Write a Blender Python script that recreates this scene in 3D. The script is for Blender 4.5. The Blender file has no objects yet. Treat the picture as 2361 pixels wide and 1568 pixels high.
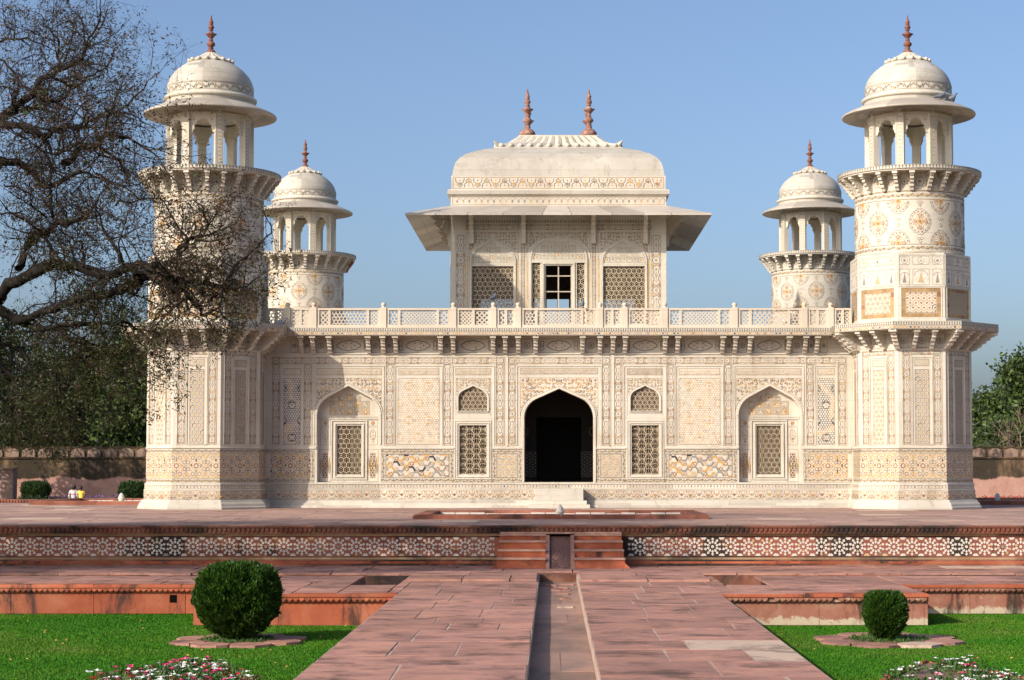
import bpy, math, random
import numpy as np
from math import sin, cos, tan, atan, atan2, pi, radians, sqrt, floor
from mathutils import Vector
from mathutils.geometry import tessellate_polygon
random.seed(7)
RNG = np.random.default_rng(11)
SC = bpy.context.scene
COL = SC.collection

# ------------------------------------------------------------------ survey of the photograph (2361 px wide units)
FPX, TILT, XPP, YPP, HC = 4215.0, radians(2.8), 1275.0, 869.0, 1.09
def Zy(y, Y):                                   # height of picture row y at depth Y
    return HC + Y * tan(TILT + atan((YPP - y) / FPX))
def Xx(x, y, Y):                                # lateral position of pixel (x, y) at depth Y
    v = (YPP - y) / FPX
    return (x - XPP) / FPX * Y / (cos(TILT) - v * sin(TILT))
def P(x, y, Y):
    return Vector((Xx(x, y, Y), Y, Zy(y, Y)))

# ------------------------------------------------------------------ mesh builder
class MB:
    def __init__(s):
        s.v, s.f, s.m, s.sm, s.tone = [], [], [], [], []
        s.t = 0.5
    def add(s, pts, mat, smooth=False, tone=None):
        n = len(s.v)
        s.v.extend([tuple(p) for p in pts])
        s.f.append(tuple(range(n, n + len(pts))))
        s.m.append(mat); s.sm.append(smooth); s.tone.append(s.t if tone is None else tone)
    def mesh(s, verts, faces, mat, smooth=False, tone=None):
        n = len(s.v)
        s.v.extend([tuple(p) for p in verts])
        for f in faces:
            s.f.append(tuple(i + n for i in f)); s.m.append(mat); s.sm.append(smooth)
            s.tone.append(s.t if tone is None else tone)
    def box(s, x0, x1, y0, y1, z0, z1, mat, tone=None):
        v = [(x0,y0,z0),(x1,y0,z0),(x1,y1,z0),(x0,y1,z0),(x0,y0,z1),(x1,y0,z1),(x1,y1,z1),(x0,y1,z1)]
        s.mesh(v, [(0,3,2,1),(4,5,6,7),(0,1,5,4),(1,2,6,5),(2,3,7,6),(3,0,4,7)], mat, tone=tone)
    def rbox(s, x0, x1, y0, y1, z0, z1, b, mat, tone=None):       # box with its top edges chamfered by b
        v = [(x0,y0,z0),(x1,y0,z0),(x1,y1,z0),(x0,y1,z0),(x0,y0,z1-b),(x1,y0,z1-b),(x1,y1,z1-b),(x0,y1,z1-b),
             (x0+b,y0+b,z1),(x1-b,y0+b,z1),(x1-b,y1-b,z1),(x0+b,y1-b,z1)]
        s.mesh(v, [(0,3,2,1),(0,1,5,4),(1,2,6,5),(2,3,7,6),(3,0,4,7),(4,5,9,8),(5,6,10,9),(6,7,11,10),(7,4,8,11),(8,9,10,11)], mat, tone=tone)
    def lathe(s, prof, mat, n=48, c=(0,0,0), smooth=True, ribs=None, matf=None, a0=0, a1=2*pi, tonef=None):
        full = abs(a1 - a0 - 2*pi) < 1e-6
        k = n if full else n + 1
        rows = []
        for (r, z) in prof:
            row = []
            for i in range(k):
                a = a0 + (a1 - a0) * i / n
                rr = r * (1 + ribs[1] * cos(ribs[0] * a)) if ribs else r
                row.append((c[0] + sin(a)*rr, c[1] - cos(a)*rr, c[2] + z))
            rows.append(row)
        base = len(s.v)
        for row in rows: s.v.extend(row)
        for j in range(len(prof) - 1):
            for i in range(n):
                i2 = (i + 1) % k
                f = (base + j*k + i, base + j*k + i2, base + (j+1)*k + i2, base + (j+1)*k + i)
                s.f.append(f); s.sm.append(smooth)
                s.m.append(matf(i, j) if matf else mat)
                s.tone.append(tonef(i, j) if tonef else s.t)
    def tube(s, pts, rads, mat, n=5, smooth=True, cap=False):
        pts = [Vector(p) for p in pts]
        base = len(s.v); up = Vector((0.13, 0.27, 0.95))
        for i, p in enumerate(pts):
            d = (pts[min(i+1, len(pts)-1)] - pts[max(i-1, 0)])
            if d.length < 1e-9: d = Vector((0,0,1))
            d.normalize()
            a = d.cross(up)
            if a.length < 1e-3: a = d.cross(Vector((1,0,0)))
            a.normalize(); b = d.cross(a)
            for k in range(n):
                t = 2*pi*k/n
                s.v.append(tuple(p + (a*cos(t) + b*sin(t)) * rads[i]))
        for i in range(len(pts)-1):
            for k in range(n):
                k2 = (k+1) % n
                s.f.append((base+i*n+k, base+i*n+k2, base+(i+1)*n+k2, base+(i+1)*n+k)); s.m.append(mat); s.sm.append(smooth); s.tone.append(s.t)
        if cap:
            s.f.append(tuple(base+(len(pts)-1)*n+k for k in range(n))); s.m.append(mat); s.sm.append(False); s.tone.append(s.t)
    def ball(s, c, r, mat, nu=8, nv=6, sz=1.0, tone=None):
        prof = [(max(1e-4, sin(pi*j/nv))*r, -cos(pi*j/nv)*r*sz) for j in range(nv+1)]
        s.lathe(prof, mat, nu, c)
    def build(s, name, parent=None, loc=None):
        me = bpy.data.meshes.new(name)
        keys = []
        for m in s.m:
            if m not in keys: keys.append(m)
        me.from_pydata(s.v, [], s.f)
        for kx in keys: me.materials.append(M[kx])
        ix = {kx: i for i, kx in enumerate(keys)}
        me.polygons.foreach_set('material_index', np.array([ix[m] for m in s.m], dtype=np.int32))
        me.polygons.foreach_set('use_smooth', np.array(s.sm, dtype=bool))
        at = me.attributes.new('tone', 'FLOAT', 'FACE')
        at.data.foreach_set('value', np.array(s.tone, dtype=np.float32))
        me.update()
        o = bpy.data.objects.new(name, me)
        COL.objects.link(o)
        if parent: o.parent = parent
        if loc is not None: o.location = loc
        return o

def fast_mesh(name, verts, faces_n, mat, parent=None, mats=None, midx=None, smooth=False):
    """verts (N,3); consecutive groups of faces_n verts form the faces"""
    verts = np.asarray(verts, dtype=np.float32)
    nf = len(verts) // faces_n
    me = bpy.data.meshes.new(name)
    me.vertices.add(len(verts)); me.vertices.foreach_set('co', verts.ravel())
    me.loops.add(nf*faces_n); me.loops.foreach_set('vertex_index', np.arange(nf*faces_n, dtype=np.int32))
    me.polygons.add(nf); me.polygons.foreach_set('loop_start', np.arange(0, nf*faces_n, faces_n, dtype=np.int32))
    for mm in (mats or [mat]): me.materials.append(M[mm])
    if midx is not None: me.polygons.foreach_set('material_index', np.asarray(midx, dtype=np.int32))
    at = me.attributes.new('tone', 'FLOAT', 'FACE')
    at.data.foreach_set('value', RNG.random(nf).astype(np.float32))
    me.update(calc_edges=True)
    o = bpy.data.objects.new(name, me); COL.objects.link(o)
    if parent: o.parent = parent
    return o

def tag(o, label=None, cat=None, group=None, kind=None):
    if label: o['label'] = label
    if cat: o['category'] = cat
    if group: o['group'] = group
    if kind: o['kind'] = kind
    return o
def empty(name, loc, label, cat, group=None, parent=None):
    o = bpy.data.objects.new(name, None); COL.objects.link(o); o.location = loc
    o.empty_display_size = 0.2
    if parent: o.parent = parent
    return tag(o, label, cat, group)
def copy_tree(o, parent=None, done=None):
    c = o.copy(); COL.objects.link(c); c.parent = parent
    for ch in list(o.children): copy_tree(ch, c)
    return c

# ------------------------------------------------------------------ materials
M = {}
def newmat(name):
    m = bpy.data.materials.new(name); m.use_nodes = True
    nt = m.node_tree; nt.nodes.clear()
    out = nt.nodes.new('ShaderNodeOutputMaterial'); b = nt.nodes.new('ShaderNodeBsdfPrincipled')
    nt.links.new(b.outputs[0], out.inputs[0]); M[name] = m
    return m, nt, b
class N:
    def __init__(s, nt): s.nt = nt
    def n(s, t, **kw):
        x = s.nt.nodes.new(t)
        for k, v in kw.items(): setattr(x, k, v)
        return x
    def link(s, a, b): s.nt.links.new(a, b)
    def pos(s, scale=(1,1,1)):
        g = s.n('ShaderNodeNewGeometry'); mp = s.n('ShaderNodeMapping'); mp.inputs['Scale'].default_value = scale
        s.link(g.outputs['Position'], mp.inputs['Vector']); return mp.outputs[0]
    def noise(s, vec, scale, detail=4, rough=.55, dist=0):
        x = s.n('ShaderNodeTexNoise'); x.inputs['Scale'].default_value = scale; x.inputs['Detail'].default_value = detail
        x.inputs['Roughness'].default_value = rough; x.inputs['Distortion'].default_value = dist
        if vec is not None: s.link(vec, x.inputs['Vector'])
        return x.outputs['Fac']
    def ramp(s, fac, stops):
        r = s.n('ShaderNodeValToRGB'); e = r.color_ramp.elements
        while len(e) < len(stops): e.new(.5)
        for i, (p, c) in enumerate(stops):
            e[i].position = p; e[i].color = (*c, 1) if len(c) == 3 else c
        s.link(fac, r.inputs[0]); return r.outputs[0]
    def mix(s, fac, a, b, blend='MIX'):
        x = s.n('ShaderNodeMix', data_type='RGBA', blend_type=blend)
        for sock, val in ((x.inputs[0], fac), (x.inputs[6], a), (x.inputs[7], b)):
            if hasattr(val, 'links'): s.link(val, sock)
            elif isinstance(val, (int, float)): sock.default_value = val
            else: sock.default_value = (*val, 1)
        return x.outputs[2]
    def math(s, op, a, b=0.0, c=None):
        x = s.n('ShaderNodeMath', operation=op)
        for i, val in enumerate((a, b) if c is None else (a, b, c)):
            if hasattr(val, 'links'): s.link(val, x.inputs[i])
            else: x.inputs[i].default_value = val
        return x.outputs[0]
    def smooth(s, x, lo, hi):
        r = s.n('ShaderNodeMapRange', interpolation_type='SMOOTHSTEP')
        s.link(x, r.inputs[0]); r.inputs[1].default_value = lo; r.inputs[2].default_value = hi
        return r.outputs[0]
    def attr(s, name='tone'):
        a = s.n('ShaderNodeAttribute', attribute_name=name); return a.outputs['Fac']
    def bump(s, h, bsdf, strength=.3, dist=.01):
        b = s.n('ShaderNodeBump'); b.inputs['Strength'].default_value = strength; b.inputs['Distance'].default_value = dist
        s.link(h, b.inputs['Height']); s.link(b.outputs[0], bsdf.inputs['Normal'])
    def sep(s, vec):
        x = s.n('ShaderNodeSeparateXYZ'); s.link(vec, x.inputs[0]); return x.outputs

def mat_marble(name, c1, c2, vein=.35, rough=.5, spec=.3, streak=.6):
    m, nt, b = newmat(name); k = N(nt)
    p = k.pos()
    big = k.noise(p, .55, 5, .6, .6); fine = k.noise(k.pos((1,1,2.2)), 3.2, 6, .65, 1.5)
    col = k.ramp(big, [(.3, c1), (.7, c2)])
    ve = k.smooth(k.math('ABSOLUTE', k.math('SUBTRACT', fine, .5)), 0, .07)
    ve = k.math('MULTIPLY', k.math('SUBTRACT', 1, ve), k.smooth(k.noise(p, .9, 3), .5, .72))
    col = k.mix(k.math('MULTIPLY', ve, vein), col, tuple(x*.6 for x in c1))
    gm = k.smooth(k.noise(p, 1.1, 6, .7, .8), .5, .75)
    col = k.mix(k.math('MULTIPLY', gm, streak*.55), col, (c1[0]*.72, c1[1]*.66, c1[2]*.58))
    x, y, z = k.sep(p); cb = k.n('ShaderNodeCombineXYZ'); k.link(k.math('ADD', x, y), cb.inputs[0]); k.link(z, cb.inputs[1])
    bt = k.n('ShaderNodeTexBrick'); k.link(cb.outputs[0], bt.inputs['Vector']); bt.inputs['Scale'].default_value = 1; bt.inputs['Mortar Size'].default_value = .007; bt.inputs['Brick Width'].default_value = 1.15; bt.inputs['Row Height'].default_value = .47
    col = k.mix(k.math('MULTIPLY', bt.outputs['Fac'], .28), col, (c1[0]*.5, c1[1]*.45, c1[2]*.4))
    st = k.smooth(k.noise(k.pos((2.6, 2.6, .35)), 1.3, 6, .7), .53, .78)
    col = k.mix(k.math('MULTIPLY', st, streak), col, (c1[0]*.55, c1[1]*.47, c1[2]*.4))
    tn = k.attr(); v = k.math('ADD', .78, k.math('MULTIPLY', tn, .44))
    hs = k.n('ShaderNodeHueSaturation'); k.link(col, hs.inputs['Color']); k.link(v, hs.inputs['Value'])
    k.link(hs.outputs[0], b.inputs['Base Color'])
    b.inputs['Roughness'].default_value = rough; b.inputs['Specular IOR Level'].default_value = spec
    k.bump(k.noise(p, 14, 5, .7), b, .25, .006)
def mat_plain(name, c, var=.15, rough=.55, scale=9, spec=.3):
    m, nt, b = newmat(name); k = N(nt)
    f = k.noise(k.pos(), scale, 4, .6)
    lo = tuple(x*(1-var) for x in c); hi = tuple(min(1, x*(1+var)) for x in c)
    k.link(k.ramp(f, [(.3, lo), (.7, hi)]), b.inputs['Base Color'])
    b.inputs['Roughness'].default_value = rough; b.inputs['Specular IOR Level'].default_value = spec
def mat_stone(name, c1, c2, c3, stain=.0, stain_lo=.55, stain_hi=.7, sscale=(1,1,.5), sfreq=.9, rough=.8, streaky=(1,1,1), buff=None, tonew=.5, bump=.4):
    m, nt, b = newmat(name); k = N(nt)
    p = k.pos(); ps = k.pos(streaky)
    n1 = k.noise(ps, 1.6, 6, .65, .5); n2 = k.noise(p, 22, 4, .7)
    col = k.ramp(n1, [(.28, c1), (.5, c2), (.74, c3)])
    tn = k.attr()
    if buff is not None:
        col = k.mix(k.math('MULTIPLY', k.smooth(tn, .965, .98), .65), col, buff)
    v = k.math('ADD', 1 - tonew/2, k.math('MULTIPLY', tn, tonew))
    v = k.math('MULTIPLY', v, k.math('ADD', .86, k.math('MULTIPLY', n2, .28)))
    hs = k.n('ShaderNodeHueSaturation'); k.link(col, hs.inputs['Color']); k.link(v, hs.inputs['Value'])
    col = hs.outputs[0]
    if stain > 0:
        s1 = k.noise(k.pos(sscale), sfreq, 6, .68, .4)
        col = k.mix(k.math('MULTIPLY', k.smooth(s1, stain_lo, stain_hi), stain), col, (.025, .022, .02))
    k.link(col, b.inputs['Base Color']); b.inputs['Roughness'].default_value = rough; b.inputs['Specular IOR Level'].default_value = .2
    k.bump(k.math('ADD', n1, k.math('MULTIPLY', n2, .5)), b, bump, .012)
def mat_leaf(name, c1, c2, trans=.25, rough=.5, spec=.3):
    m, nt, b = newmat(name); k = N(nt)
    tn = k.attr()
    k.link(k.ramp(tn, [(0, c1), (1, c2)]), b.inputs['Base Color'])
    b.inputs['Roughness'].default_value = rough; b.inputs['Specular IOR Level'].default_value = spec
    t = k.n('ShaderNodeBsdfTranslucent'); k.link(k.ramp(tn, [(0, tuple(x*1.3 for x in c1)), (1, tuple(x*1.3 for x in c2))]), t.inputs[0])
    mx = k.n('ShaderNodeMixShader'); mx.inputs[0].default_value = trans
    out = [x for x in nt.nodes if x.type == 'OUTPUT_MATERIAL'][0]
    k.link(b.outputs[0], mx.inputs[1]); k.link(t.outputs[0], mx.inputs[2]); k.link(mx.outputs[0], out.inputs[0])

mat_marble('marble', (.455,.41,.335), (.575,.535,.46))
mat_marble('marble_dome', (.375,.342,.29), (.485,.455,.40), vein=.6, streak=.75)
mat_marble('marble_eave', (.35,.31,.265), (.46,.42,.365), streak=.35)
mat_marble('marble_base', (.41,.378,.32), (.51,.475,.42), vein=.3)
mat_marble('marble_rail', (.47,.405,.32), (.565,.505,.42), vein=.2, streak=.25)
mat_marble('marble_dim', (.055,.048,.042), (.085,.075,.065))  # marble darkened so that its colour carries the indoor shade
mat_marble('carved', (.42,.36,.28), (.49,.43,.35), vein=.1)
mat_plain('white', (.56,.515,.445))
mat_plain('tan', (0.471,0.274,0.084)); mat_plain('tan_pale', (0.456,0.327,0.175)); mat_plain('khaki', (0.274,0.198,0.114))
mat_plain('brown', (0.258,0.137,0.072)); mat_plain('rust', (0.304,0.144,0.065)); mat_plain('grey', (0.228,0.213,0.190)); mat_plain('slate', (0.099,0.095,0.091))
mat_plain('dark', (.035,.035,.042)); mat_plain('ink', (.15,.13,.10)); mat_plain('groove', (.22,.16,.10))
mat_plain('interior', (.028,.021,.016)); mat_plain('interior_dim', (.10,.07,.048)); mat_plain('iron', (.12,.10,.09)); mat_plain('rust_iron', (.28,.08,.04))  # interior tones are darkened to carry the indoor shade
mat_plain('wood', (.42,.36,.30)); mat_marble('jali', (.38,.30,.21), (.45,.37,.27)); mat_plain('fine_mesh', (.22,.24,.28))
mat_plain('khatu', (0.319,0.205,0.095), .3, scale=4); mat_plain('khatu_red', (0.251,0.122,0.068), .25, scale=4)
mat_stone('red_finial', (.13,.05,.036), (.18,.07,.05), (.27,.16,.13), rough=.7, streaky=(3,3,1))
mat_stone('finial_worn', (.16,.06,.042), (.24,.115,.085), (.40,.32,.27), rough=.7, streaky=(5,5,5))
mat_stone('red', (.24,.062,.032), (.325,.088,.043), (.37,.14,.08), stain=.88, stain_lo=.53, stain_hi=.68, sscale=(1.6,1,.6), sfreq=1.2, tonew=.5)
mat_stone('red_stained', (0.155,0.056,0.037), (0.207,0.078,0.052), (0.266,0.148,0.100), stain=.95, stain_lo=.42, stain_hi=.58, sscale=(.55,1,.9), sfreq=.8, tonew=.3)
mat_stone('red_panel', (0.185,0.063,0.043), (0.222,0.081,0.056), (0.266,0.126,0.089), stain=.95, stain_lo=.49, stain_hi=.55, sscale=(.8,1,.2), sfreq=.75, tonew=.3)
mat_stone('buff_stone', (0.244,0.148,0.081), (0.311,0.207,0.118), (0.340,0.244,0.148), stain=.8, stain_lo=.5, stain_hi=.66, sscale=(.6,1,.6), sfreq=.8)
mat_stone('slab', (.22,.128,.108), (.345,.182,.143), (.44,.228,.16), stain=.7, stain_lo=.47, stain_hi=.7, sscale=(1,1.2,1), sfreq=1.5, streaky=(1.1,1.5,1), buff=(.47,.39,.30), tonew=.34, bump=.8)
mat_stone('slab_terrace', (.24,.16,.14), (.34,.215,.175), (.40,.285,.22), stain=.5, stain_lo=.52, stain_hi=.78, sscale=(.7,1.1,1), sfreq=1.3, streaky=(.7,1.2,1), buff=(.48,.39,.29), tonew=.34)
mat_stone('old_arch', (.13,.085,.065), (.23,.155,.12), (.30,.22,.175), stain=.85, stain_lo=.47, stain_hi=.62, sscale=(1,1,.6), sfreq=1.1)
mat_stone('mortar', (.33,.235,.19), (.39,.29,.24), (.43,.34,.285), stain=.6, stain_lo=.5, stain_hi=.7, sscale=(2,2,1), sfreq=2)
mat_stone('cement', (0.178,0.152,0.130), (0.215,0.185,0.159), (0.244,0.207,0.178), stain=.25, streaky=(1,.4,1))
mat_stone('channel_stone', (.18,.13,.11), (.27,.17,.135), (.33,.19,.14), stain=.3, streaky=(1,.6,1), tonew=.5)
mat_stone('tread_stone', (.27,.15,.11), (.35,.2,.15), (.4,.26,.2), stain=.5)
mat_stone('pier_plaster', (.2,.125,.105), (.28,.18,.15), (.33,.23,.19), stain=.4)
mat_stone('red_kerb', (.17,.06,.04), (.23,.085,.055), (.29,.14,.1), stain=.75, stain_lo=.5, stain_hi=.68, tonew=.5)
mat_stone('lime', (0.444,0.400,0.355), (0.518,0.474,0.429), (0.555,0.518,0.481))
mat_plain('flat_black', (.006,.005,.004), spec=.0); mat_plain('soil', (.17,.115,.07), .4, scale=30)  # the sheenless black also paints the shade of the drain
mat_plain('bark', (.022,.018,.016), .5, .9, 12, .1); mat_plain('twig', (.045,.035,.029), .4, .9, 6, .1); mat_plain('dry_bark', (.17,.12,.085), .3)
mat_leaf('leaf_olive', (.028,.04,.010), (.075,.10,.024)); mat_leaf('leaf_pod', (.03,.017,.011), (.085,.048,.028))
mat_leaf('leaf_dark', (.006,.012,.004), (.022,.038,.010), .1); mat_leaf('leaf_mid', (.032,.066,.014), (.11,.16,.04)); mat_leaf('leaf_palm', (.05,.075,.03), (.12,.15,.07))  # the darkest leaf colour has the shade of the left trees painted in
mat_leaf('leaf_bush', (.007,.022,.003), (.042,.105,.008), .2); mat_leaf('leaf_hedge', (.012,.03,.008), (.04,.08,.018), .15)
mat_leaf('flower_leaf', (.03,.08,.015), (.07,.15,.03))
mat_plain('petal_white', (.8,.8,.78), .08); mat_plain('petal_pink', (.7,.05,.2), .3); mat_plain('petal_red', (.38,.012,.025), .3); mat_plain('petal_purple', (.16,.08,.3), .3)
mat_plain('skin', (.16,.075,.04), .15); mat_plain('hair', (.012,.01,.009), .2); mat_plain('sweater', (.4,.41,.43), .15); mat_plain('stripe', (.4,.05,.05), .1)
mat_plain('yellow_shirt', (.75,.55,.08), .12); mat_plain('trousers', (.06,.06,.08), .2)
mat_plain('pigeon', (.13,.145,.18), .4, scale=40); mat_plain('parakeet', (.02,.09,.02), .3, scale=30)
def plaster_mat():
    m, nt, b = newmat('plaster_wall'); k = N(nt); g = k.n('ShaderNodeNewGeometry'); x, y, z = k.sep(g.outputs['Position']); p = k.pos()
    n1 = k.noise(p, 1.6, 6, .7, .4); n2 = k.noise(p, 5, 5, .7); n3 = k.noise(k.pos((2.2,1,.5)), 1.3, 6, .7)
    col = k.ramp(n1, [(.3, (.21,.075,.05)), (.52, (.29,.13,.09)), (.72, (.36,.23,.165))])
    cream = k.smooth(k.math('ADD', k.math('MULTIPLY', k.math('SUBTRACT', -1.2, z), 2.6), k.math('MULTIPLY', n2, 1.0)), .22, .34)
    cr2 = k.smooth(n2, .62, .68)
    col = k.mix(k.math('MAXIMUM', cream, k.math('MULTIPLY', cr2, .8)), col, (.44,.36,.26))
    col = k.mix(k.math('MULTIPLY', k.smooth(n3, .54, .66), .88), col, (.03,.024,.02))
    k.link(col, b.inputs['Base Color']); b.inputs['Roughness'].default_value = .9; b.inputs['Specular IOR Level'].default_value = .1
    k.bump(n2, b, .5, .012)
plaster_mat()
def lawn_mat():
    m, nt, b = newmat('lawn'); k = N(nt); p = k.pos()
    col = k.ramp(k.noise(p, .35, 5, .6), [(.3, (.018,.09,.004)), (.55, (.028,.115,.005)), (.75, (.07,.12,.018))])
    col = k.mix(k.noise(p, 60, 3, .7), k.mix(.5, col, (.02,.06,.004)), col)
    k.link(col, b.inputs['Base Color']); b.inputs['Roughness'].default_value = .8; b.inputs['Specular IOR Level'].default_value = .1
    k.bump(k.noise(p, 80, 3, .7), b, .6, .02)
lawn_mat()
def ground_mat():
    m, nt, b = newmat('garden_earth'); k = N(nt); p = k.pos()
    k.link(k.ramp(k.noise(p, .3, 5), [(.35, (.10,.12,.04)), (.6, (.17,.14,.08))]), b.inputs['Base Color']); b.inputs['Roughness'].default_value = .95
ground_mat()
def grass_mat():
    m, nt, b = newmat('grass_blade'); k = N(nt); p = k.pos()
    col = k.ramp(k.noise(p, .45, 6, .65), [(.28, (.028,.125,.004)), (.46, (.04,.155,.005)), (.58, (.07,.165,.010)), (.72, (.125,.165,.035))])
    col = k.mix(k.math('MULTIPLY', k.attr(), .25), col, (.02,.10,.004))
    k.link(col, b.inputs['Base Color']); b.inputs['Roughness'].default_value = .6; b.inputs['Specular IOR Level'].default_value = .15
grass_mat()
def wall_mat():
    m, nt, b = newmat('old_wall'); k = N(nt); g = k.n('ShaderNodeNewGeometry'); x, y, z = k.sep(g.outputs['Position'])
    p = k.pos(); n1 = k.noise(k.pos((1,1,.35)), .55, 6, .65); n2 = k.noise(p, 1.7, 6, .7); n3 = k.noise(k.pos((1,1,.12)), 1.6, 4, .6)
    pink = k.ramp(n2, [(.3, (.30,.16,.125)), (.6, (.40,.235,.19)), (.8, (.45,.3,.24))])
    ochre = k.ramp(n2, [(.3, (.085,.06,.04)), (.5, (.16,.105,.065)), (.75, (.27,.17,.10))])
    black = k.smooth(k.math('ADD', k.math('MULTIPLY', n1, .6), k.math('MULTIPLY', n3, .4)), .38, .52)
    up = k.mix(k.math('MULTIPLY', black, .86), ochre, (.022,.02,.017))
    edge = k.math('ADD', z, k.math('MULTIPLY', k.math('SUBTRACT', n1, .5), 1.1))
    col = k.mix(k.smooth(edge, .22, .36), pink, up)
    k.link(col, b.inputs['Base Color']); b.inputs['Roughness'].default_value = .9; b.inputs['Specular IOR Level'].default_value = .1
    k.bump(n2, b, .4, .03)
wall_mat()
def sweater_mat():
    m, nt, b = newmat('striped_sweater'); k = N(nt); g = k.n('ShaderNodeTexCoord'); x, y, z = k.sep(g.outputs['Object'])
    def band(c, w): return k.math('LESS_THAN', k.math('ABSOLUTE', k.math('SUBTRACT', z, c)), w)
    f = k.math('MAXIMUM', band(.34, .022), band(.04, .018))
    f2 = k.math('LESS_THAN', k.math('FRACT', k.math('MULTIPLY', z, 14)), .3)
    col = k.mix(k.math('MULTIPLY', f2, .35), (.42,.43,.45), (.2,.22,.25))
    k.link(k.mix(f, col, (.42,.04,.05)), b.inputs['Base Color']); b.inputs['Roughness'].default_value = .9
sweater_mat()
def parakeet_fix(): pass
# ------------------------------------------------------------------ inlay drawing
def sh_clip(pts, r):
    u0, v0, u1, v1 = r
    for ax, lim, sg in ((0,u0,1),(0,u1,-1),(1,v0,1),(1,v1,-1)):
        out = []
        for i in range(len(pts)):
            a, b = pts[i-1], pts[i]
            da, db = (a[ax]-lim)*sg, (b[ax]-lim)*sg
            if (da >= 0) != (db >= 0):
                t = da/(da-db); out.append((a[0]+(b[0]-a[0])*t, a[1]+(b[1]-a[1])*t))
            if db >= 0: out.append(b)
        pts = out
        if len(pts) < 3: return []
    return pts
def arc(c, r, a0, a1, n=8, sy=1):
    return [(c[0]+r*cos(a0+(a1-a0)*i/n), c[1]+r*sy*sin(a0+(a1-a0)*i/n)) for i in range(n+1)]
def starpts(c, R, r, n, rot=0):
    return [(c[0]+(R if i%2==0 else r)*cos(rot+pi*i/n), c[1]+(R if i%2==0 else r)*sin(rot+pi*i/n)) for i in range(2*n)]
class Canvas:
    H = .0022
    def __init__(s, mb, fn): s.mb, s.fn, s.clip, s.off = mb, fn, None, 0
    def poly(s, pts, mat, lay=1):
        if s.clip: pts = sh_clip(list(pts), s.clip)
        if len(pts) >= 3: h = s.H*lay + s.off + random.random()*.0007; s.mb.add([s.fn(u, v, h) for u, v in pts], mat, tone=random.random())
    def rect(s, u0, v0, u1, v1, mat, lay=1): s.poly([(u0,v0),(u1,v0),(u1,v1),(u0,v1)], mat, lay)
    def line(s, pts, w, mat, lay=2, closed=False):
        n = len(pts)
        if closed:
            nrm = []
            for i in range(n):
                a, b = pts[i-1], pts[(i+1)%n]; dx, dy = b[0]-a[0], b[1]-a[1]; L = sqrt(dx*dx+dy*dy) or 1; nrm.append((-dy/L, dx/L))
        else:
            nrm = []
            for i in range(n):
                a, b = pts[max(0,i-1)], pts[min(n-1,i+1)]; dx, dy = b[0]-a[0], b[1]-a[1]; L = sqrt(dx*dx+dy*dy) or 1; nrm.append((-dy/L, dx/L))
        h = w/2
        for i in range(n if closed else n-1):
            j = (i+1) % n
            a, b, na, nb = pts[i], pts[j], nrm[i], nrm[j]
            s.poly([(a[0]-na[0]*h,a[1]-na[1]*h),(b[0]-nb[0]*h,b[1]-nb[1]*h),(b[0]+nb[0]*h,b[1]+nb[1]*h),(a[0]+na[0]*h,a[1]+na[1]*h)], mat, lay)
    def disc(s, c, r, mat, lay=2, n=8, sy=1, rot=.39): s.poly([(c[0]+r*cos(rot+2*pi*i/n), c[1]+r*sy*sin(rot+2*pi*i/n)) for i in range(n)], mat, lay)
    def ring(s, c, r, w, mat, lay=2, n=12, sy=1): s.line([(c[0]+r*cos(2*pi*i/n), c[1]+r*sy*sin(2*pi*i/n)) for i in range(n)], w, mat, lay, True)
    def star(s, c, R, r, n, mat, lay=2, rot=0): s.poly(starpts(c, R, r, n, rot), mat, lay)
    def frame(s, u0, v0, u1, v1, w, mat, lay=1):
        s.rect(u0, v0, u1, v0+w, mat, lay); s.rect(u0, v1-w, u1, v1, mat, lay)
        s.rect(u0, v0+w, u0+w, v1-w, mat, lay); s.rect(u1-w, v0+w, u1, v1-w, mat, lay)
def pick(*a): return random.choice(a)

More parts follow.
